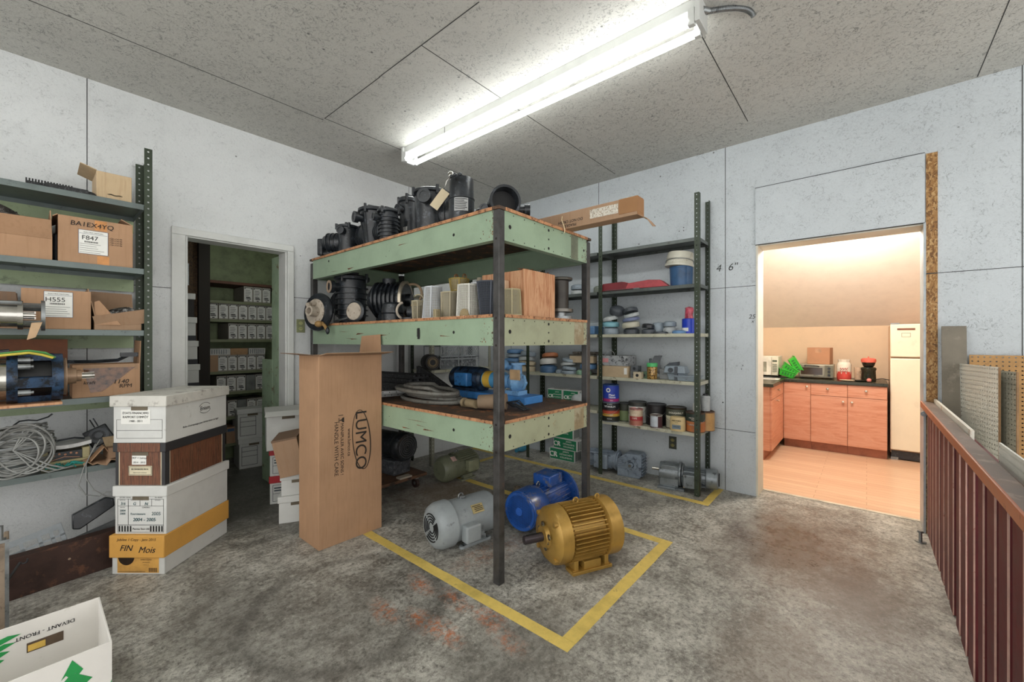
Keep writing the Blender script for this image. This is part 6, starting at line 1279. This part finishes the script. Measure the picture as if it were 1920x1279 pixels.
# (label, y, x, z over shelf, radius, height, material, tilt about x, tilt about y)
S2 = RZ[2]
for a in [('light grey squat cap at the left of the pile, bottom row, third shelf', 3.70, (1.896, 0.228, 1.431)[0], 0, .078, .075, m_gb, 0, 0),
          ('turquoise cap lying on the light grey one at the left of the pile', 3.69, (1.895, 0.205, 1.504)[0], .078, .082, .05, m_tq, 4, -4),
          ('pale grey ribbed cap tilted on top of the turquoise one', 3.69, (1.907, 0.206, 1.572)[0]-.01, .135, .080, .045, m_gl, -10, -8),
          ('dark grey round cap, highest of the whole pile', 3.72, (1.845, 0.191, 1.673)[0], .20, .070, .075, m_gd, 16, -20),
          ('charcoal cap under the striped caps in the middle of the pile', 3.70, (1.686, 0.17, 1.426)[0], 0, .072, .06, m_gd, 0, 0),
          ('cream white thick cap above the charcoal one', 3.69, (1.684, 0.196, 1.487)[0], .062, .082, .06, M('#b9b6a4', .5, 0, .1), -6, -4),
          ('navy banded cap second from the top of the middle pile', 3.69, (1.683, 0.175, 1.537)[0], .125, .078, .035, M('#6a7391', .5, 0, .15), -8, -6),
          ('grey white cap near the top of the middle pile', 3.70, (1.68, 0.159, 1.587)[0], .165, .072, .035, m_gl, -12, -10),
          ('dark cap on the very top of the middle pile', 3.71, (1.696, 0.149, 1.628)[0], .205, .068, .045, m_gd, -14, 8),
          ('black cap lying low to the right of the middle pile', 3.70, (1.518, 0.115, 1.432)[0], 0, .062, .05, m_gd, 0, 0),
          ('black shiny cap stacked on the low black cap', 3.69, (1.52, 0.1, 1.467)[0], .052, .055, .045, m_blk, 6, 0),
          ('grey cap with dark band behind the black ones', 3.78, (1.461, 0.118, 1.479)[0], 0, .06, .11, m_gb, 0, 0),
          ('flat dark disc in front of the paired light caps', 3.66, (1.388, 0.144, 1.391)[0], 0, .058, .022, m_gd, 0, 0),
          ('lower of two pale blue grey caps stacked near the blue jar', 3.75, (1.343, 0.118, 1.428)[0], 0, .058, .065, m_gl, 0, 0),
          ('upper of two pale blue grey caps stacked near the blue jar', 3.75, (1.343, 0.118, 1.475)[0], .067, .055, .05, m_gb, 0, 0),
          ('blue flat cap under the blue jar near the shelf end', 3.68, (1.233, 0.127, 1.393)[0], 0, .062, .03, m_bl, 0, 0)]:
    cap(a[0], a[2-1], a[2], S2+a[3], a[4], a[5], a[6], a[7], a[8])
y_ = (1.167, 0.115, 1.506)[0]
t = thing('blue_jar', 'bright blue labelled tub with a crumpled red plastic bag on it, third shelf right end', 'tub', (3.72, y_, S2))
b = MB(); b.lathe([(0,0), (.056,0), (.058,.03), (.058,.125), (.05,.13), (0,.131)], n=26); b.build('tub', M('#2440b8', .35), t)
b = MB(); b.lathe([(.0588, .02), (.0588, .05)], n=10, a0=PI-.9, a1=PI+.2); b.build('label', m_paper, t)
b = MB(); rnd = random.Random(4); b.lathe([(.035, .13), (.03, .16), (.036, .20), (.03, .225), (0, .235)], n=12); b.v = [(x*(1+.35*(rnd.random()-.5)), y*(1+.35*(rnd.random()-.5)), z) for x, y, z in b.v]; b.build('red_bag', M('#b84a5c', .25, 0, .4, 30), t)
# left half of the third and fourth shelves seen through the rack
Y = lambda l: l
for a in [('grey round tin upside down left of the slotted upright, second shelf', 3.70, (2.269, 0.153, 1.804)[0], RZ[1], .07, .05, m_gl), ('second grey round tin stacked on the first beside the upright', 3.70, (2.269, 0.153, 1.892)[0], RZ[1]+.052, .072, .055, m_gb),
          ('dull green grey tin partly behind the upright on the second shelf', 3.72, (2.031, 0.124, 1.817)[0], RZ[1], .06, .075, M('#7d8478', .5))]:
    cap(a[0], a[1], a[2], a[3], a[4], a[5], a[6], group='round tins on the second shelf')
b = MB(); b.box(-.10, .10, -.15, .15, 0, .085); tag(b.build('blue_bin', m_bl, bev=.012, loc=(3.74, (2.193, 0.2, 1.558)[0], S2)), 'pale blue plastic bin on the third shelf, half hidden by the rack post', 'bin')
F3 = RZ[3]
for a in [('cream cap at the foot of the leftmost striped pile seen under the middle deck', 3.70, (2.947, 0.311, 0.969)[0], 0, .10, .07, m_crm, 0, 0),
          ('cream flat cap second from the bottom of the leftmost pile', 3.70, (2.939, 0.295, 1.042)[0], .072, .098, .05, m_crm, 3, 3),
          ('pale grey cap third up the leftmost pile', 3.70, (2.947, 0.28, 1.115)[0], .124, .092, .05, m_gl, -4, 0),
          ('grey cap fourth up the leftmost pile', 3.70, (2.927, 0.27, 1.188)[0], .176, .088, .055, m_gb, 6, 4),
          ('dark blue thick cap at the foot of the orange topped pile', 3.72, (2.656, 0.272, 0.993)[0], 0, .095, .085, M('#4a6a8c', .45, 0, .15), 0, 0),
          ('white thick cap in the middle of the orange topped pile', 3.72, (2.656, 0.272, 1.081)[0], .087, .093, .075, M('#c9c9c4', .5, 0, .08), -6, 3),
          ('orange brown cap crowning the pile of three', 3.72, (2.634, 0.256, 1.151)[0], .165, .088, .05, m_or, -8, 6),
          ('small grey cap lying beside the orange topped pile', 3.70, (2.527, 0.124, 0.975)[0]-.03, 0, .045, .04, m_gb, 0, 0),
          ('bottom grey cap of the leaning pile of four', 3.70, (2.373, 0.212, 0.966)[0], 0, .082, .04, m_gb, 0, 0),
          ('second grey cap of the leaning pile of four', 3.70, (2.373, 0.212, 1.005)[0], .042, .080, .038, m_gb, 5, 5),
          ('third grey cap of the leaning pile of four', 3.70, (2.386, 0.212, 1.049)[0], .085, .080, .038, m_gl, -8, 4),
          ('top grey cap of the leaning pile of four', 3.70, (2.373, 0.212, 1.089)[0], .128, .078, .036, m_gb, 8, 0),
          ('blue cap beside the slotted upright seen past the rack post', 3.72, (2.156, 0.198, 1.041)[0], .06, .085, .06, m_bl, 0, 0),
          ('mint green flat cap under the blue one beside the rack post', 3.70, (2.199, 0.137, 0.974)[0], 0, .075, .05, M('#8fb39a', .5), 0, 0)]:
    cap(a[0], a[1], a[2], F3+a[3], a[4], a[5], a[6], a[7], a[8])
t = carton('flat cream carton with dark lacy parts on it, high behind the rack post', 3.66, 3.86, (2.207, 0.276, 1.132)[0]-.14, .28, F3+.12, .07, M('#b9a68a', .7))
t['label'] = 'flat cream carton stacked above the blue cap behind the rack post'
b = MB(); b.box(3.66, 3.88, (2.207, 0.276, 1.132)[0]-.15, (2.207, 0.276, 1.132)[0]+.15, F3+.19, F3+.205); rnd = random.Random(2)
for k in range(30): b.cbox((3.68+rnd.random()*.17, (2.207, 0.276, 1.132)[0]-.13+.26*rnd.random(), F3+.22), (.05, .02, .02), rot('Z', rnd.random()*180))
tag(b.build('fibre_pad', M('#4f4a42', .9, 0, .5, 60, '#a09a8c', .6)), 'dark lacy fibre pad lying on the flat cream carton', 'pad')
# second shelf: red shapes, stacked pail
t = thing('red_guard', 'folded red plastic guard at the left of the second shelf', 'plastic part', (3.68, (1.823, 0.189, 1.8)[0], RZ[1]))
b = MB(); b.prism([(-.15, 0), (.12, 0), (.13, .06), (.08, .075), (-.12, .07)], (-.06,0,.004), LR, FU, .10); b.box(-.09, -.07, -.2, .12, 0, .004); b.build('shell', M('#7a2a30', .45, 0, .2), t, bev=.004)
t = thing('red_guard', 'long light red plastic guard with a kinked end on the second shelf beside the pail', 'plastic part', (3.68, (1.514, 0.32, 1.798)[0], RZ[1]))
b = MB(); b.prism([(-.20, 0), (.20, 0), (.13, .06), (.02, .07), (-.17, .055)], (-.06,0,.004), LR, FU, .10); b.prism([(-.20, .0), (-.26, .03), (-.22, .075), (-.17, .06)], (-.05,0,.004), LR, FU, .05); b.build('shell', M('#b04a50', .45, 0, .2), t, bev=.004)
b = MB(); b.box(3.605, 3.66, (1.738, 0.335, 1.752)[0]-.17, (1.738, 0.335, 1.752)[0]+.17, RZ[1], RZ[1]+.008); tag(b.build('metal_strip', m_alu), 'flat dark metal strip on the front edge under the red guards', 'strip')
y_ = (1.237, 0.196, 1.937)[0]
t = thing('blue_pail', 'blue plastic pail at the right end of the second shelf', 'pail', (3.73, y_, RZ[1]))
b = MB(); b.lathe([(0,0), (.088,0), (.094,.16), (.098,.162), (.098,.17)], n=30); b.build('pail_body', M('#3f6c9c', .3, 0, .15), t); b = MB(); b.lathe([(0,.003), (.09,.003), (.0955,.165)], n=30); b.build('inner_wall', M('#34587f', .4), t)
t = thing('white_pail', 'dirty white plastic pail tipped upside down over the blue one', 'pail', (3.72, y_+.015, RZ[1]+.172)); t.rotation_euler = (math.radians(5), math.radians(3), 0)
b = MB(); b.lathe([(.118, 0), (.119, .02), (.112, .025), (.108, .06), (.112, .065), (.105, .12), (.10, .125), (0, .125)], n=30); b.build('pail_body', M('#c4c1b2', .4, 0, .1, 8, '#8f8568', .62), t); b = MB(); b.torus((0,0,.045), (.1,.05,1), .114, .003, 30); b.build('bail', m_alu, t)
# fourth shelf, right unit
t = carton('cream carton at the bottom left of the fourth shelf with a white sticker', 3.63, 3.86, (1.847, 0.325, 0.976)[0]-.16, .32, F3, .105, M('#b7a284', .7, 0, .08), rz=.0)
b = MB(); b.bars([(.12, .15, .03, .09)], (-.115, .16, 0), LR, FU, .001); b.build('sticker', m_paper, t)
t['label'] = 'cream carton with a white sticker at the left end of the paint side fourth shelf'
t = carton('grey printed carton with pink marks lying on the cream carton', 3.64, 3.86, (1.853, 0.314, 1.079)[0]-.15, .31, F3+.107, .095, M('#9da0a2', .6, 0, .15, 20, '#2f3134', .56), rz=.05)
b = MB(); b.bars([(-.10, -.04, .03, .07)], (-.111, .15, 0), LR, FU, .001); b.build('pink_print', M('#c98a8c', .7), t); b = MB(); b.torus((-.06,.20,.10), (1,.3,0), .045, .003, 18); b.build('wire_handle', m_wire, t)
def junction(label, yl, z, m_, s=.075, h=.06, opn=False):
    t = thing('junction_box', label, 'electrical box', (3.66, yl, z), 0, 'electrical boxes on the fourth shelf')
    b = MB(); b.box(-.0, .004, -s/2, s/2, 0, h); b.box(.07, .074, -s/2, s/2, 0, h); b.box(.004, .07, -s/2, -s/2+.004, 0, h); b.box(.004, .07, s/2-.004, s/2, 0, h); b.box(.004, .07, -s/2, s/2, 0, .004); b.build('box_body', m_, t, bev=.001)
    b = MB(); b.cyl((0,0,h*.5), (-.002,0,h*.5), .014, n=16); b.build('knockout', m_blk, t)
    return t
yj = (1.63, 0.11, 0.986)[0]
junction('silver electrical box under the open grey one', yj+.01, F3, m_alu); junction('open grey electrical box stacked on the silver one', yj+.01, F3+.062, M('#6d7276', .4, .4), h=.05)
t = junction('cream electrical box in front of the green lidded jar', (1.607, 0.114, 0.948)[0]-.02, F3, m_crm); t.location.x = 3.605
t = junction('green electrical box hidden right behind the cream one', (1.547, 0.035, 0.991)[0]-.0, F3, M('#56735a', .5)); t.location.x = 3.66
yj = (1.47, 0.099, 0.995)[0]
t = thing('screw_jar', 'clear jar of brass fittings with a bright green screw lid', 'jar', (3.66, yj, F3))
b = MB(); b.lathe([(0,0), (.042,0), (.045,.01), (.045,.105), (.04,.115), (0,.115)], n=24); b.build('filled_glass', M('#b08c50', .15, .2, .5, 45, '#3f2c18', .52), t)
b = MB(); b.lathe([(.047,.112), (.048,.14), (.044,.145), (0,.146)], n=24); b.build('green_lid', M('#4fb06a', .4), t)
b = MB(); b.cyl((-.01,.01,.145), (-.01,.01,.175), .012); b.sph((-.01,.01,.178), .014, (1,1,.6), 10, 6); b.build('small_bulb', m_gd, t)
t = thing('grey_gutter_elbow', 'grey plastic half round elbow leaning behind the green lidded jar', 'plastic part', (3.76, (1.373, 0.133, 1.047)[0], F3))
b = MB(); b.lathe([(.10,-.05), (.10,.05), (.094,.05), (.094,-.05), (.10,-.05)], (0,.02,.14), (.8,-.3,0), 20, a0=PI*.9, a1=PI*2.0); b.build('curved_shell', M('#6f7276', .4), t)
b = MB(); b.box(-.05, .03, -.07, .05, 0, .09); b.build('square_base', M('#8a8d8e', .4), t, bev=.004)
b = MB(); b.prism([(0,0), (.10,.04), (.10,.07), (.03,.06), (-.02,.02)], (-.02,.0,.088), LR, FU, .06); b.build('dark_flap', m_gd, t)
t = thing('wall_bracket_pair', 'grey plastic clamp box tied with a dark strap near the shelf end', 'plastic part', (3.70, (1.266, 0.138, 1.005)[0], F3))
b = MB(); b.taper(-.05, .06, -.08, .07, 0, .06, .8); b.build('lower_shell', m_gb, t, bev=.006); b = MB(); b.taper(-.06, .05, -.08, .08, .062, .125, 1.2); b.build('upper_shell', m_gb, t, bev=.01)
b = MB(); b.cyl((-.061,.03,.09), (-.072,.03,.09), .022, n=18); b.box(-.075, -.058, -.03, -.005, .0, .12); b.build('dark_strap', m_gd, t)
t = thing('grey_scoop', 'shallow blue grey plastic dish beside the last upright on the fourth shelf', 'dish', (3.68, (1.135, 0.123, 0.957)[0]+.03, F3)); b = MB(); b.taper(-.06, .08, -.10, .10, 0, .045, .75); b.build('dish_body', m_gb, t, bev=.004); b = MB(); b.box(-.066,.086,-.106,.106,.042,.047); b.build('rim', m_gb, t)
# fifth shelf: cans
F4 = RZ[4]
def can(label, xl_y, x, z, r, h, bands, lidc, text=None, tcol='#f0f0f0', bail=True, flat=0, plug=None):
    t = thing('paint_can', label, 'can', (x, xl_y, z))
    b = MB(); b.lathe([(0,.001), (r*.97,.001), (r,.0), (r,.004), (r*.98,.006), (r*.98,h-.012), (r,h-.008), (r,h-.001), (r*.93,h), (r*.90,h-.006), (0,h-.006)], n=30); b.build('tin', M(lidc, .35, .4, .2, 20, '#2b2622', .6), t)
    for k, (f0, f1, cc) in enumerate(bands):
        b = MB(); b.lathe([(r*.985, h*f0), (r*.985, h*f1)], n=30); b.build('label_band', M(cc, .45, 0, .12, 14), t)
    if text:
        b = MB(); b.text([(s_, px_, h*pz, sz_, 0, .01) for s_, px_, pz, sz_ in text], (0,0,0), V(.7, -.72, 0).normalized() if 0 else V(.30, -.95, 0).normalized(), FU, .001, wrap=r*.985); b.build('lettering', M(tcol, .6, var=0), t)
    if bail: b = MB(); b.torus((0,0,h*.62), (0,.15,1), r*1.03, .0018, 24, 5, PI*.9, PI*2.1) if 0 else b.tube([(-r*.05*math.cos(a)-r*1.04*math.sin(a), r*1.04*math.cos(a), h*(.72-.35*math.sin(a))) for a in [PI*k/12 for k in range(13)]], .0016, 5); b.build('bail', m_alu, t)
    return t
yy = (1.879, 0.181, 0.663)[0]
can('black red and yellow titanium paint can, lower of the stacked pair at the left', (1.876, 0.187, 0.507)[0], 3.66, F4, .083, .185, [(.02,.28,'#22241c'), (.28,.42,'#c9a040'), (.42,.56,'#b04a34'), (.56,.62,'#5a2420'), (.62,.97,'#15171c')], '#77808a', [('TITANIUM', 0, .74, .024), ('PRO-DÉCO', 0, .88, .010), ('ACRYLIQUE', 0, .34, .012), ('PEINTURE', 0, .14, .010)])
b = MB()
t = can('bright blue paint can with a magenta band, stacked on the black titanium can', (1.876, 0.175, 0.741)[0], 3.66, F4+.186, .078, .165, [(.02,.20,'#a02a6a'), (.20,.97,'#2540a8')], '#3a5a8c', [('Maxi', .02, .36, .030), ('Home', .025, .24, .026), ('latex', .02, .08, .014)], bail=False)
b = MB(); p_ = V(-.0775, -.012, .115); b._ring(p_, (-1,-.15,0), .011, .021, .0015, 20); b.build('round_emblem', m_paper, t)
can('green labelled can squeezed behind the titanium can', (1.782, 0.066, 0.57)[0], 3.76, F4, .072, .17, [(.05,.6,'#6d7d54'), (.6,.95,'#2c3024')], '#3a3d3a', bail=False)
can('white paint can with black script lettering and a dark lid, third from the left', (1.65, 0.179, 0.536)[0], 3.76, F4, .085, .195, [(.02,.80,'#c9c9c2'), (.80,.95,'#3a3c38')], '#4a4c48', [('Sico', -.03, .5, .034), ('ultra', -.03, .22, .026)], '#1a1a1a')
can('short tin with red and white food print in front of the white can', (1.607, 0.134, 0.541)[0], 3.63, F4, .060, .150, [(.02,.30,'#a86a58'), (.30,.55,'#a83a3c'), (.55,.93,'#c9b49a')], '#c08a84', [('GOLD', -.01, .62, .018), ('CAFE', -.01, .40, .020)], '#f3e8d8', bail=False)
can('large black paint can with a shiny black lid at the back of the shelf', (1.476, 0.188, 0.606)[0], 3.77, F4, .090, .190, [(.02,.93,'#1d1b1c')], '#3a3a3c')
can('small maroon tin with a big pale grey label in front of the black can', (1.421, 0.117, 0.564)[0], 3.63, F4, .053, .115, [(.03,.95,'#4a2c30')], '#a5a29a', bail=False)
t = bpy.data.objects[[o.name for o in bpy.data.objects if o.get('label', '').startswith('small maroon')][0]]
b = MB(); b.lathe([(.0530, .012), (.0530, .105)], n=10, a0=PI*.74+PI*.0, a1=PI*1.2); b.build('grey_label', M('#b3b9c0', .6), t)
can('plaster can with cream paper label and dark top, behind the yellow bottle', (1.284, 0.167, 0.582)[0], 3.74, F4, .088, .185, [(.02,.35,'#b5b09a'), (.35,.60,'#cfc8ae'), (.60,.92,'#45493c')], '#3c3226', [('DOUGHNUT', 0, .72, .022), ('Dry &', 0, .48, .022), ('Mix', 0, .26, .022)], '#e3dfcf')
t = thing('plastic_bottle', 'squat cream rectangular jug with a blue label in front of the plaster can', 'bottle', (3.625, (1.232, 0.113, 0.542)[0], F4), .1)
b = MB(); b.lathe([(0,0), (.060,0), (.063,.01), (.063,.10), (.058,.118), (0,.12)], n=26); b.v = [(x*.7, y, z) for x, y, z in b.v]; b.build('jug_body', M('#cdb685', .5, 0, .1), t)
b = MB(); b.bars([(-.035, .035, .02, .055)], (-.0455,0,0), LR, FU, .002); b.build('blue_label', M('#6d7c86', .6), t); b = MB(); b.text([('ABSORBER', 0, .085, .016, 0, .01), ('liquide', 0, .072, .010), ('MAGIC', 0, .034, .015, .2, .01)], (-.0455,0,0), LR, FU, .003); b.build('lettering', m_ink, t)
can('orange and green stain can at the right end of the shelf behind the upright', (1.109, 0.121, 0.604)[0]+.0, 3.70, F4, .078, .165, [(.02,.55,'#b06a3c'), (.55,.95,'#2c3a34')], '#5a4438', [('HELMSMAN', -.02, .70, .014), ('SPAR', -.02, .62, .012), ('URETHANE', -.02, .35, .015)], '#e8d9c8')
can('orange brown can with a grey picture label, last on the shelf behind the upright', (1.055, 0.072, 0.61)[0], 3.81, F4, .07, .165, [(.02,.95,'#b8905c')], '#6a5040', bail=False)
t = thing('spray_bottle', 'small white bottle with a black cap on top of the orange stain can', 'bottle', (3.72, (1.105, 0.061, 0.831)[0], F4+.166))
b = MB(); b.lathe([(0,0), (.030,0), (.032,.005), (.032,.06), (.02,.075), (.014,.08)], n=20); b.build('bottle_body', M('#c9c9c4', .5, 0, .1), t); b = MB(); b.lathe([(.018,.078), (.02,.08), (.02,.105), (0,.107)], n=16); b.build('black_cap', m_blk, t)
t = thing('white_canister', 'tall grey white plastic canister standing on the last orange can', 'canister', (3.81, (1.059, 0.055, 0.835)[0], F4+.166)); b = MB(); b.lathe([(0,0), (.036,0), (.038,.12), (.03,.13), (0,.131)], n=20); b.build('body', m_gl, t); b = MB(); b.cyl((0,0,.13), (0,0,.145), .02); b.build('cap', m_blk, t)
# low shelf of the second unit: long CR cartons in a tray
m_cr = M('#1f7a52', .6, 0, .1); m_crd = M('#2c4a40', .7, 0, .2)
def crbox(label, loc, rz, W, D, Hh, open_=False, lines=('JOINTS', "D'ÉTANCHÉITÉ", 'SCELLEMENTS')):
    t = thing('seal_carton', label, 'box', loc, rz, 'green and white seal cartons')
    b = MB()
    if open_: b.box(-.004+0, 0, -W/2, W/2, 0, Hh); b.box(D-.004, D, -W/2, W/2, 0, Hh); b.box(0, D-.004, -W/2, -W/2+.004, 0, Hh); b.box(0, D-.004, W/2-.004, W/2, 0, Hh); b.box(0, D-.004, -W/2+.004, W/2-.004, 0, .004)
    else: b.box(0, D, -W/2, W/2, 0, Hh)
    b.build('carton', m_white, t, bev=.002)
    e = -.005 if open_ else 0
    b = MB(); b.bars([(-W/2+.008, W/2-.008, .007, Hh-.007)], (e,0,0), LR, FU, .001); b.build('green_panel', m_cr, t)
    b = MB(); b.bars([(-W/2+.012, -W/2+.075, .012, Hh-.012)], (e,0,0), LR, FU, .0014) if 0 else None
    q_ = min(Hh, W*.42); z_q = Hh*.45 if open_ else Hh*.25
    b.text([('CR', -W/2+.045 if open_ else -W/2+.05, z_q, q_*.62, 0, .05)]+[(s_, W*.16, Hh*(.80-.16*k) if open_ else Hh*(.72-.25*k), q_*.19, 0, .015) for k, s_ in enumerate(lines)], (e,0,0), LR, FU, .002); b.build('lettering', m_paper, t)
    b = MB(); b.bars([(.02+.03*k, .035+.03*k, .01, Hh-.01) for k in range(int(D/.035))], (0, -W/2, 0), (1,0,0), FU, .001); b.build('side_print', m_crd, t)
    return t
yl, yr = (3.77, 2.66, 0.001)[1], (3.77, 2.35, 0.013)[1]; yc, wd = (yl+yr)/2, abs(yl-yr)
crbox('lowest green and white CR carton of the stack on the floor under the wall shelving', (3.74, yc-.01, 0), .03, wd*1.02, .15, .125)
crbox('middle green and white CR carton of the floor stack', (3.73, yc-.055, .126), -.06, wd*1.0, .15, .115)
crbox('top green and white CR carton of the floor stack, just under the lower deck beam', (3.73, yc-.0, .242), .05, wd*1.0, .15, .105, lines=('OIL SEALS', 'SCHEUFFEL'))
ya, yb = (2.529, 0.207, 0.742)[0], (2.353, 0.117, 0.756)[0]
crbox('open green and white CR carton on the low shelf, left one of two', (3.66, ya, .61), .0, .19, .12, .165, True)
crbox('open green and white CR carton on the low shelf, right one of two', (3.66, ya-.20, .61), .0, .19, .12, .165, True)
t = thing('grease_gun_bag', 'pale blue grey rounded object at the end of the low shelf beside the rack post', 'bag', (3.70, (2.223, 0.113, 0.693)[0]+.03, .61)); b = MB(); b.sph((0,0,.075), .075, (1,1.2,1), 18, 12); b.build('body', m_gl, t)
# corner shelf items
t = thing('milk_crate', 'grey plastic milk crate standing on the corner shelf behind the rack', 'crate', (3.115, 3.42, .985))
m_crt = M('#9a9fa2', .5, 0, .15, 14, '#5b6064', .62); Wc, Hc, Dc = .29, .255, .27
b = MB()
for y in (0, Dc):
    for z_ in (0, .10, .13, Hc-.015): b.box(-Wc, Wc, y, y+.008, z_, z_+.012)
    for x in (-Wc, -.03, .02, Wc-.01): b.box(x, x+.010, y, y+.008, 0, Hc)
    if y == 0:
        for s_ in (-1, 1):
            for k in range(9):
                x0_ = s_*(.04+.028*k); x1_ = x0_+s_*-.0+.10*(1 if s_ < 0 else -1)*-1
                if abs(x1_) < Wc: b.tube([(x0_, y+.004, .14), (x1_, y+.004, Hc-.01)], .0035, 4); b.tube([(x1_, y+.004, .14), (x0_, y+.004, Hc-.01)], .0035, 4)
for x in (-Wc, Wc-.008):
    for z_ in (0, .12, Hc-.012): b.box(x, x+.008, 0, Dc, z_, z_+.012)
b.box(-Wc, Wc, 0, Dc, 0, .004); b.build('lattice_sides', m_crt, t)
b = MB(); b.box(-Wc+.02, Wc-.02, .03, Dc-.02, .005, .125); b.build('grey_filling', M('#6f7376', .7, 0, .5, 30, '#b3b6b6', .58), t)
t = thing('roller', 'black rubber roller with a tan bore lying on the corner shelf left of the crate', 'roller', (2.69, 3.46, .985))
b = MB(); b.lathe([(.035,0), (.075,.0), (.082,.012), (.082,.15), (.075,.16), (.035,.16)], (-.0,-.09,.083), (.35,.93,0), 32); b.build('tread', m_rub, t)
b = MB(); b._ring((-.002,-.095,.083), (.35,.93,0), .030, .045, .01, 28); b._ring((-.0,-.094,.083), (.35,.93,0), .052, .057, .006, 28); b.build('tan_bore', M('#7d6a48', .5), t)
b = MB(); b.box(.02, .12, -.02, .10, 0, .07); b.box(.09, .10, -.03, -.02, 0, .09); b.build('bracket', m_gb, t, bev=.003) if 0 else None
for a in [('grey cap lying beside the crate on the corner shelf', 3.36, 3.55, .985, .06, .05, m_gb)]: cap(*a)
for k, (mm, hh_, lab) in enumerate([(m_bl, .10, 'big pale blue bowl at the bottom of the pile right of the milk crate'), (m_bl, .05, 'blue lid on the big bowl right of the milk crate'), (m_gb, .045, 'grey plate in the pile right of the milk crate'), (m_bl, .05, 'topmost blue bowl of the pile right of the milk crate')]):
    cap(lab, 3.74, 3.15, F3+[0,.102,.154,.20][k], .125-.008*k, hh_, mm, 0, 0, group='blue and grey bowls')
for k in range(3): pass
cap('wide grey pot partly hidden behind the front post, fourth shelf', 3.72, (3.186, 0.133, 0.971)[0]-.04, F3, .09, .15, m_gb)
b = MB(); b.taper(3.62, 3.88, (1.817, 0.222, 0.694)[0]-.1, (1.817, 0.222, 0.694)[0]+.1, F4-.3, F4-.2, 1) if 0 else None
# gear motors on the floor
m_gm = M('#8793a0', .45, .1, .2, 10, '#4c545e', .58, name='blue_grey_gearbox')
t = thing('gear_motor', 'blue grey right angle gear motor on the floor under the paint shelf, left one', 'gear motor', (3.77, 1.72, 0), math.radians(-83))
# local x runs toward the wall-side right; box centre at origin
b = MB(); b.prism([(-.11, 0), (.10, 0), (.12, .03), (.12, .20), (.10, .22), (-.03, .22), (-.11, .16)], (0, -.08, .0), (1,0,0), FU, .16)
for k in range(5): b.box(-.112, .0, -.086, -.08, .10+.02*k, .107+.02*k)
for k in range(7): b.box(.12, .13, -.07, .07, .02+.028*k, .03+.028*k)
b.box(-.10, .0, -.09, -.08, .02, .075); b.box(.02, .11, -.088, -.08, .01, .03); b.build('gear_case', m_gm, t, bev=.006)
b = MB(); b._ring((.03,-.088,.125), (0,-1,0), .03, .058, .014, 28); b.cyl((.03,-.08,.125), (.03,-.125,.125), .022); b.m = 1; b.cyl((.03,-.12,.125), (.03,-.14,.125), .014); b.build('output_shaft', [m_gm, m_chr], t)
b = MB(); b.cyl((-.11,0,.12), (-.16,0,.12), .085, n=28); b._ring((-.135,0,.12), (1,0,0), .06, .10, .012, 24); b.cyl((-.16,0,.12), (-.46,0,.12), .075, n=28)
for k in range(18): a = 2*PI*k/18; b.cbox((-.30, .078*math.cos(a), .12+.078*math.sin(a)), (.24, .018, .004), Matrix.Rotation(a, 3, 'X'))
b.build('motor_body', m_gm, t)
b = MB(); b.box(-.34, -.20, -.115, -.07, .045, .185); b.build('terminal_box', m_gm, t, bev=.01)
t = thing('gear_motor', 'dull steel inline gear motor lying near the end of the yellow tape, right one', 'gear motor', (3.715, 1.30, 0), math.radians(-78))
m_gm2 = M('#7f868a', .35, .4, .2, 10, '#474c4f', .58, name='dull_steel_gearbox')
b = MB(); b.prism([(-.105, .02), (.05, .02), (.05, .17), (.02, .20), (-.09, .20), (-.105, .17)], (0, -.075, 0), (1,0,0), FU, .15); b.cyl((-.11,0,.125), (.05,0,.125), .085, n=30); b._ring((.05,0,.12), (1,0,0), .06, .105, .02, 30); b._ring((.075,0,.12), (1,0,0), .05, .095, .012, 30); b.build('gear_case', m_gm2, t, bev=.004)
b = MB(); b.box(-.12, .10, -.11, -.06, 0, .02); b.box(-.12, .10, .06, .11, 0, .02); b.box(-.08, .05, -.08, .08, .015, .03); b.build('base_foot', m_gm2, t, bev=.004)
b = MB(); b.cyl((-.11,0,.14), (-.18,0,.14), .014); b.build('shaft', m_chr, t)
b = MB(); b.cyl((.08,0,.115), (.27,0,.115), .068, n=28)
for k in range(20): a = 2*PI*k/20; b.cbox((.17, .072*math.cos(a), .115+.072*math.sin(a)), (.18, .018, .004), Matrix.Rotation(a, 3, 'X'))
b.build('motor_body', m_gm2, t)
b = MB(); b.lathe([(.07,0), (.082,.005), (.085,.02), (.082,.09), (.06,.10)], (.26,0,.115), (1,0,0), 30); b.m = 1
for q in range(3): b.torus((.362,0,.115), (1,0,0), .018+.017*q, .004, 20, 5)
b.m = 0; b.lathe([(.06,.095), (0,.095)], (.26,0,.115), (1,0,0), 30); b.build('fan_cowl', [m_gm2, m_dark], t)
b = MB(); b.box(.09, .23, -.125, -.065, .04, .155); b.build('terminal_box', m_gm2, t, bev=.008)
b = MB()
for x, z_ in ((.10,.05), (.22,.05), (.10,.145), (.22,.145)): b.cyl((x,-.125,z_), (x,-.129,z_), .005, n=8)
b.build('box_screws', m_chr, t)
b = MB(); b.sph((0,0,.04), .04, (2.2,1,1), 14, 10); b.cyl((-.12,0,.03), (.1,0,.035), .02); tag(b.build('teal_motor_part', M('#3f8aa8', .4, 0, .3), loc=(3.75, 3.05, 0)), 'teal blue cast part on the floor far behind the rack, below the corner', 'machine part')
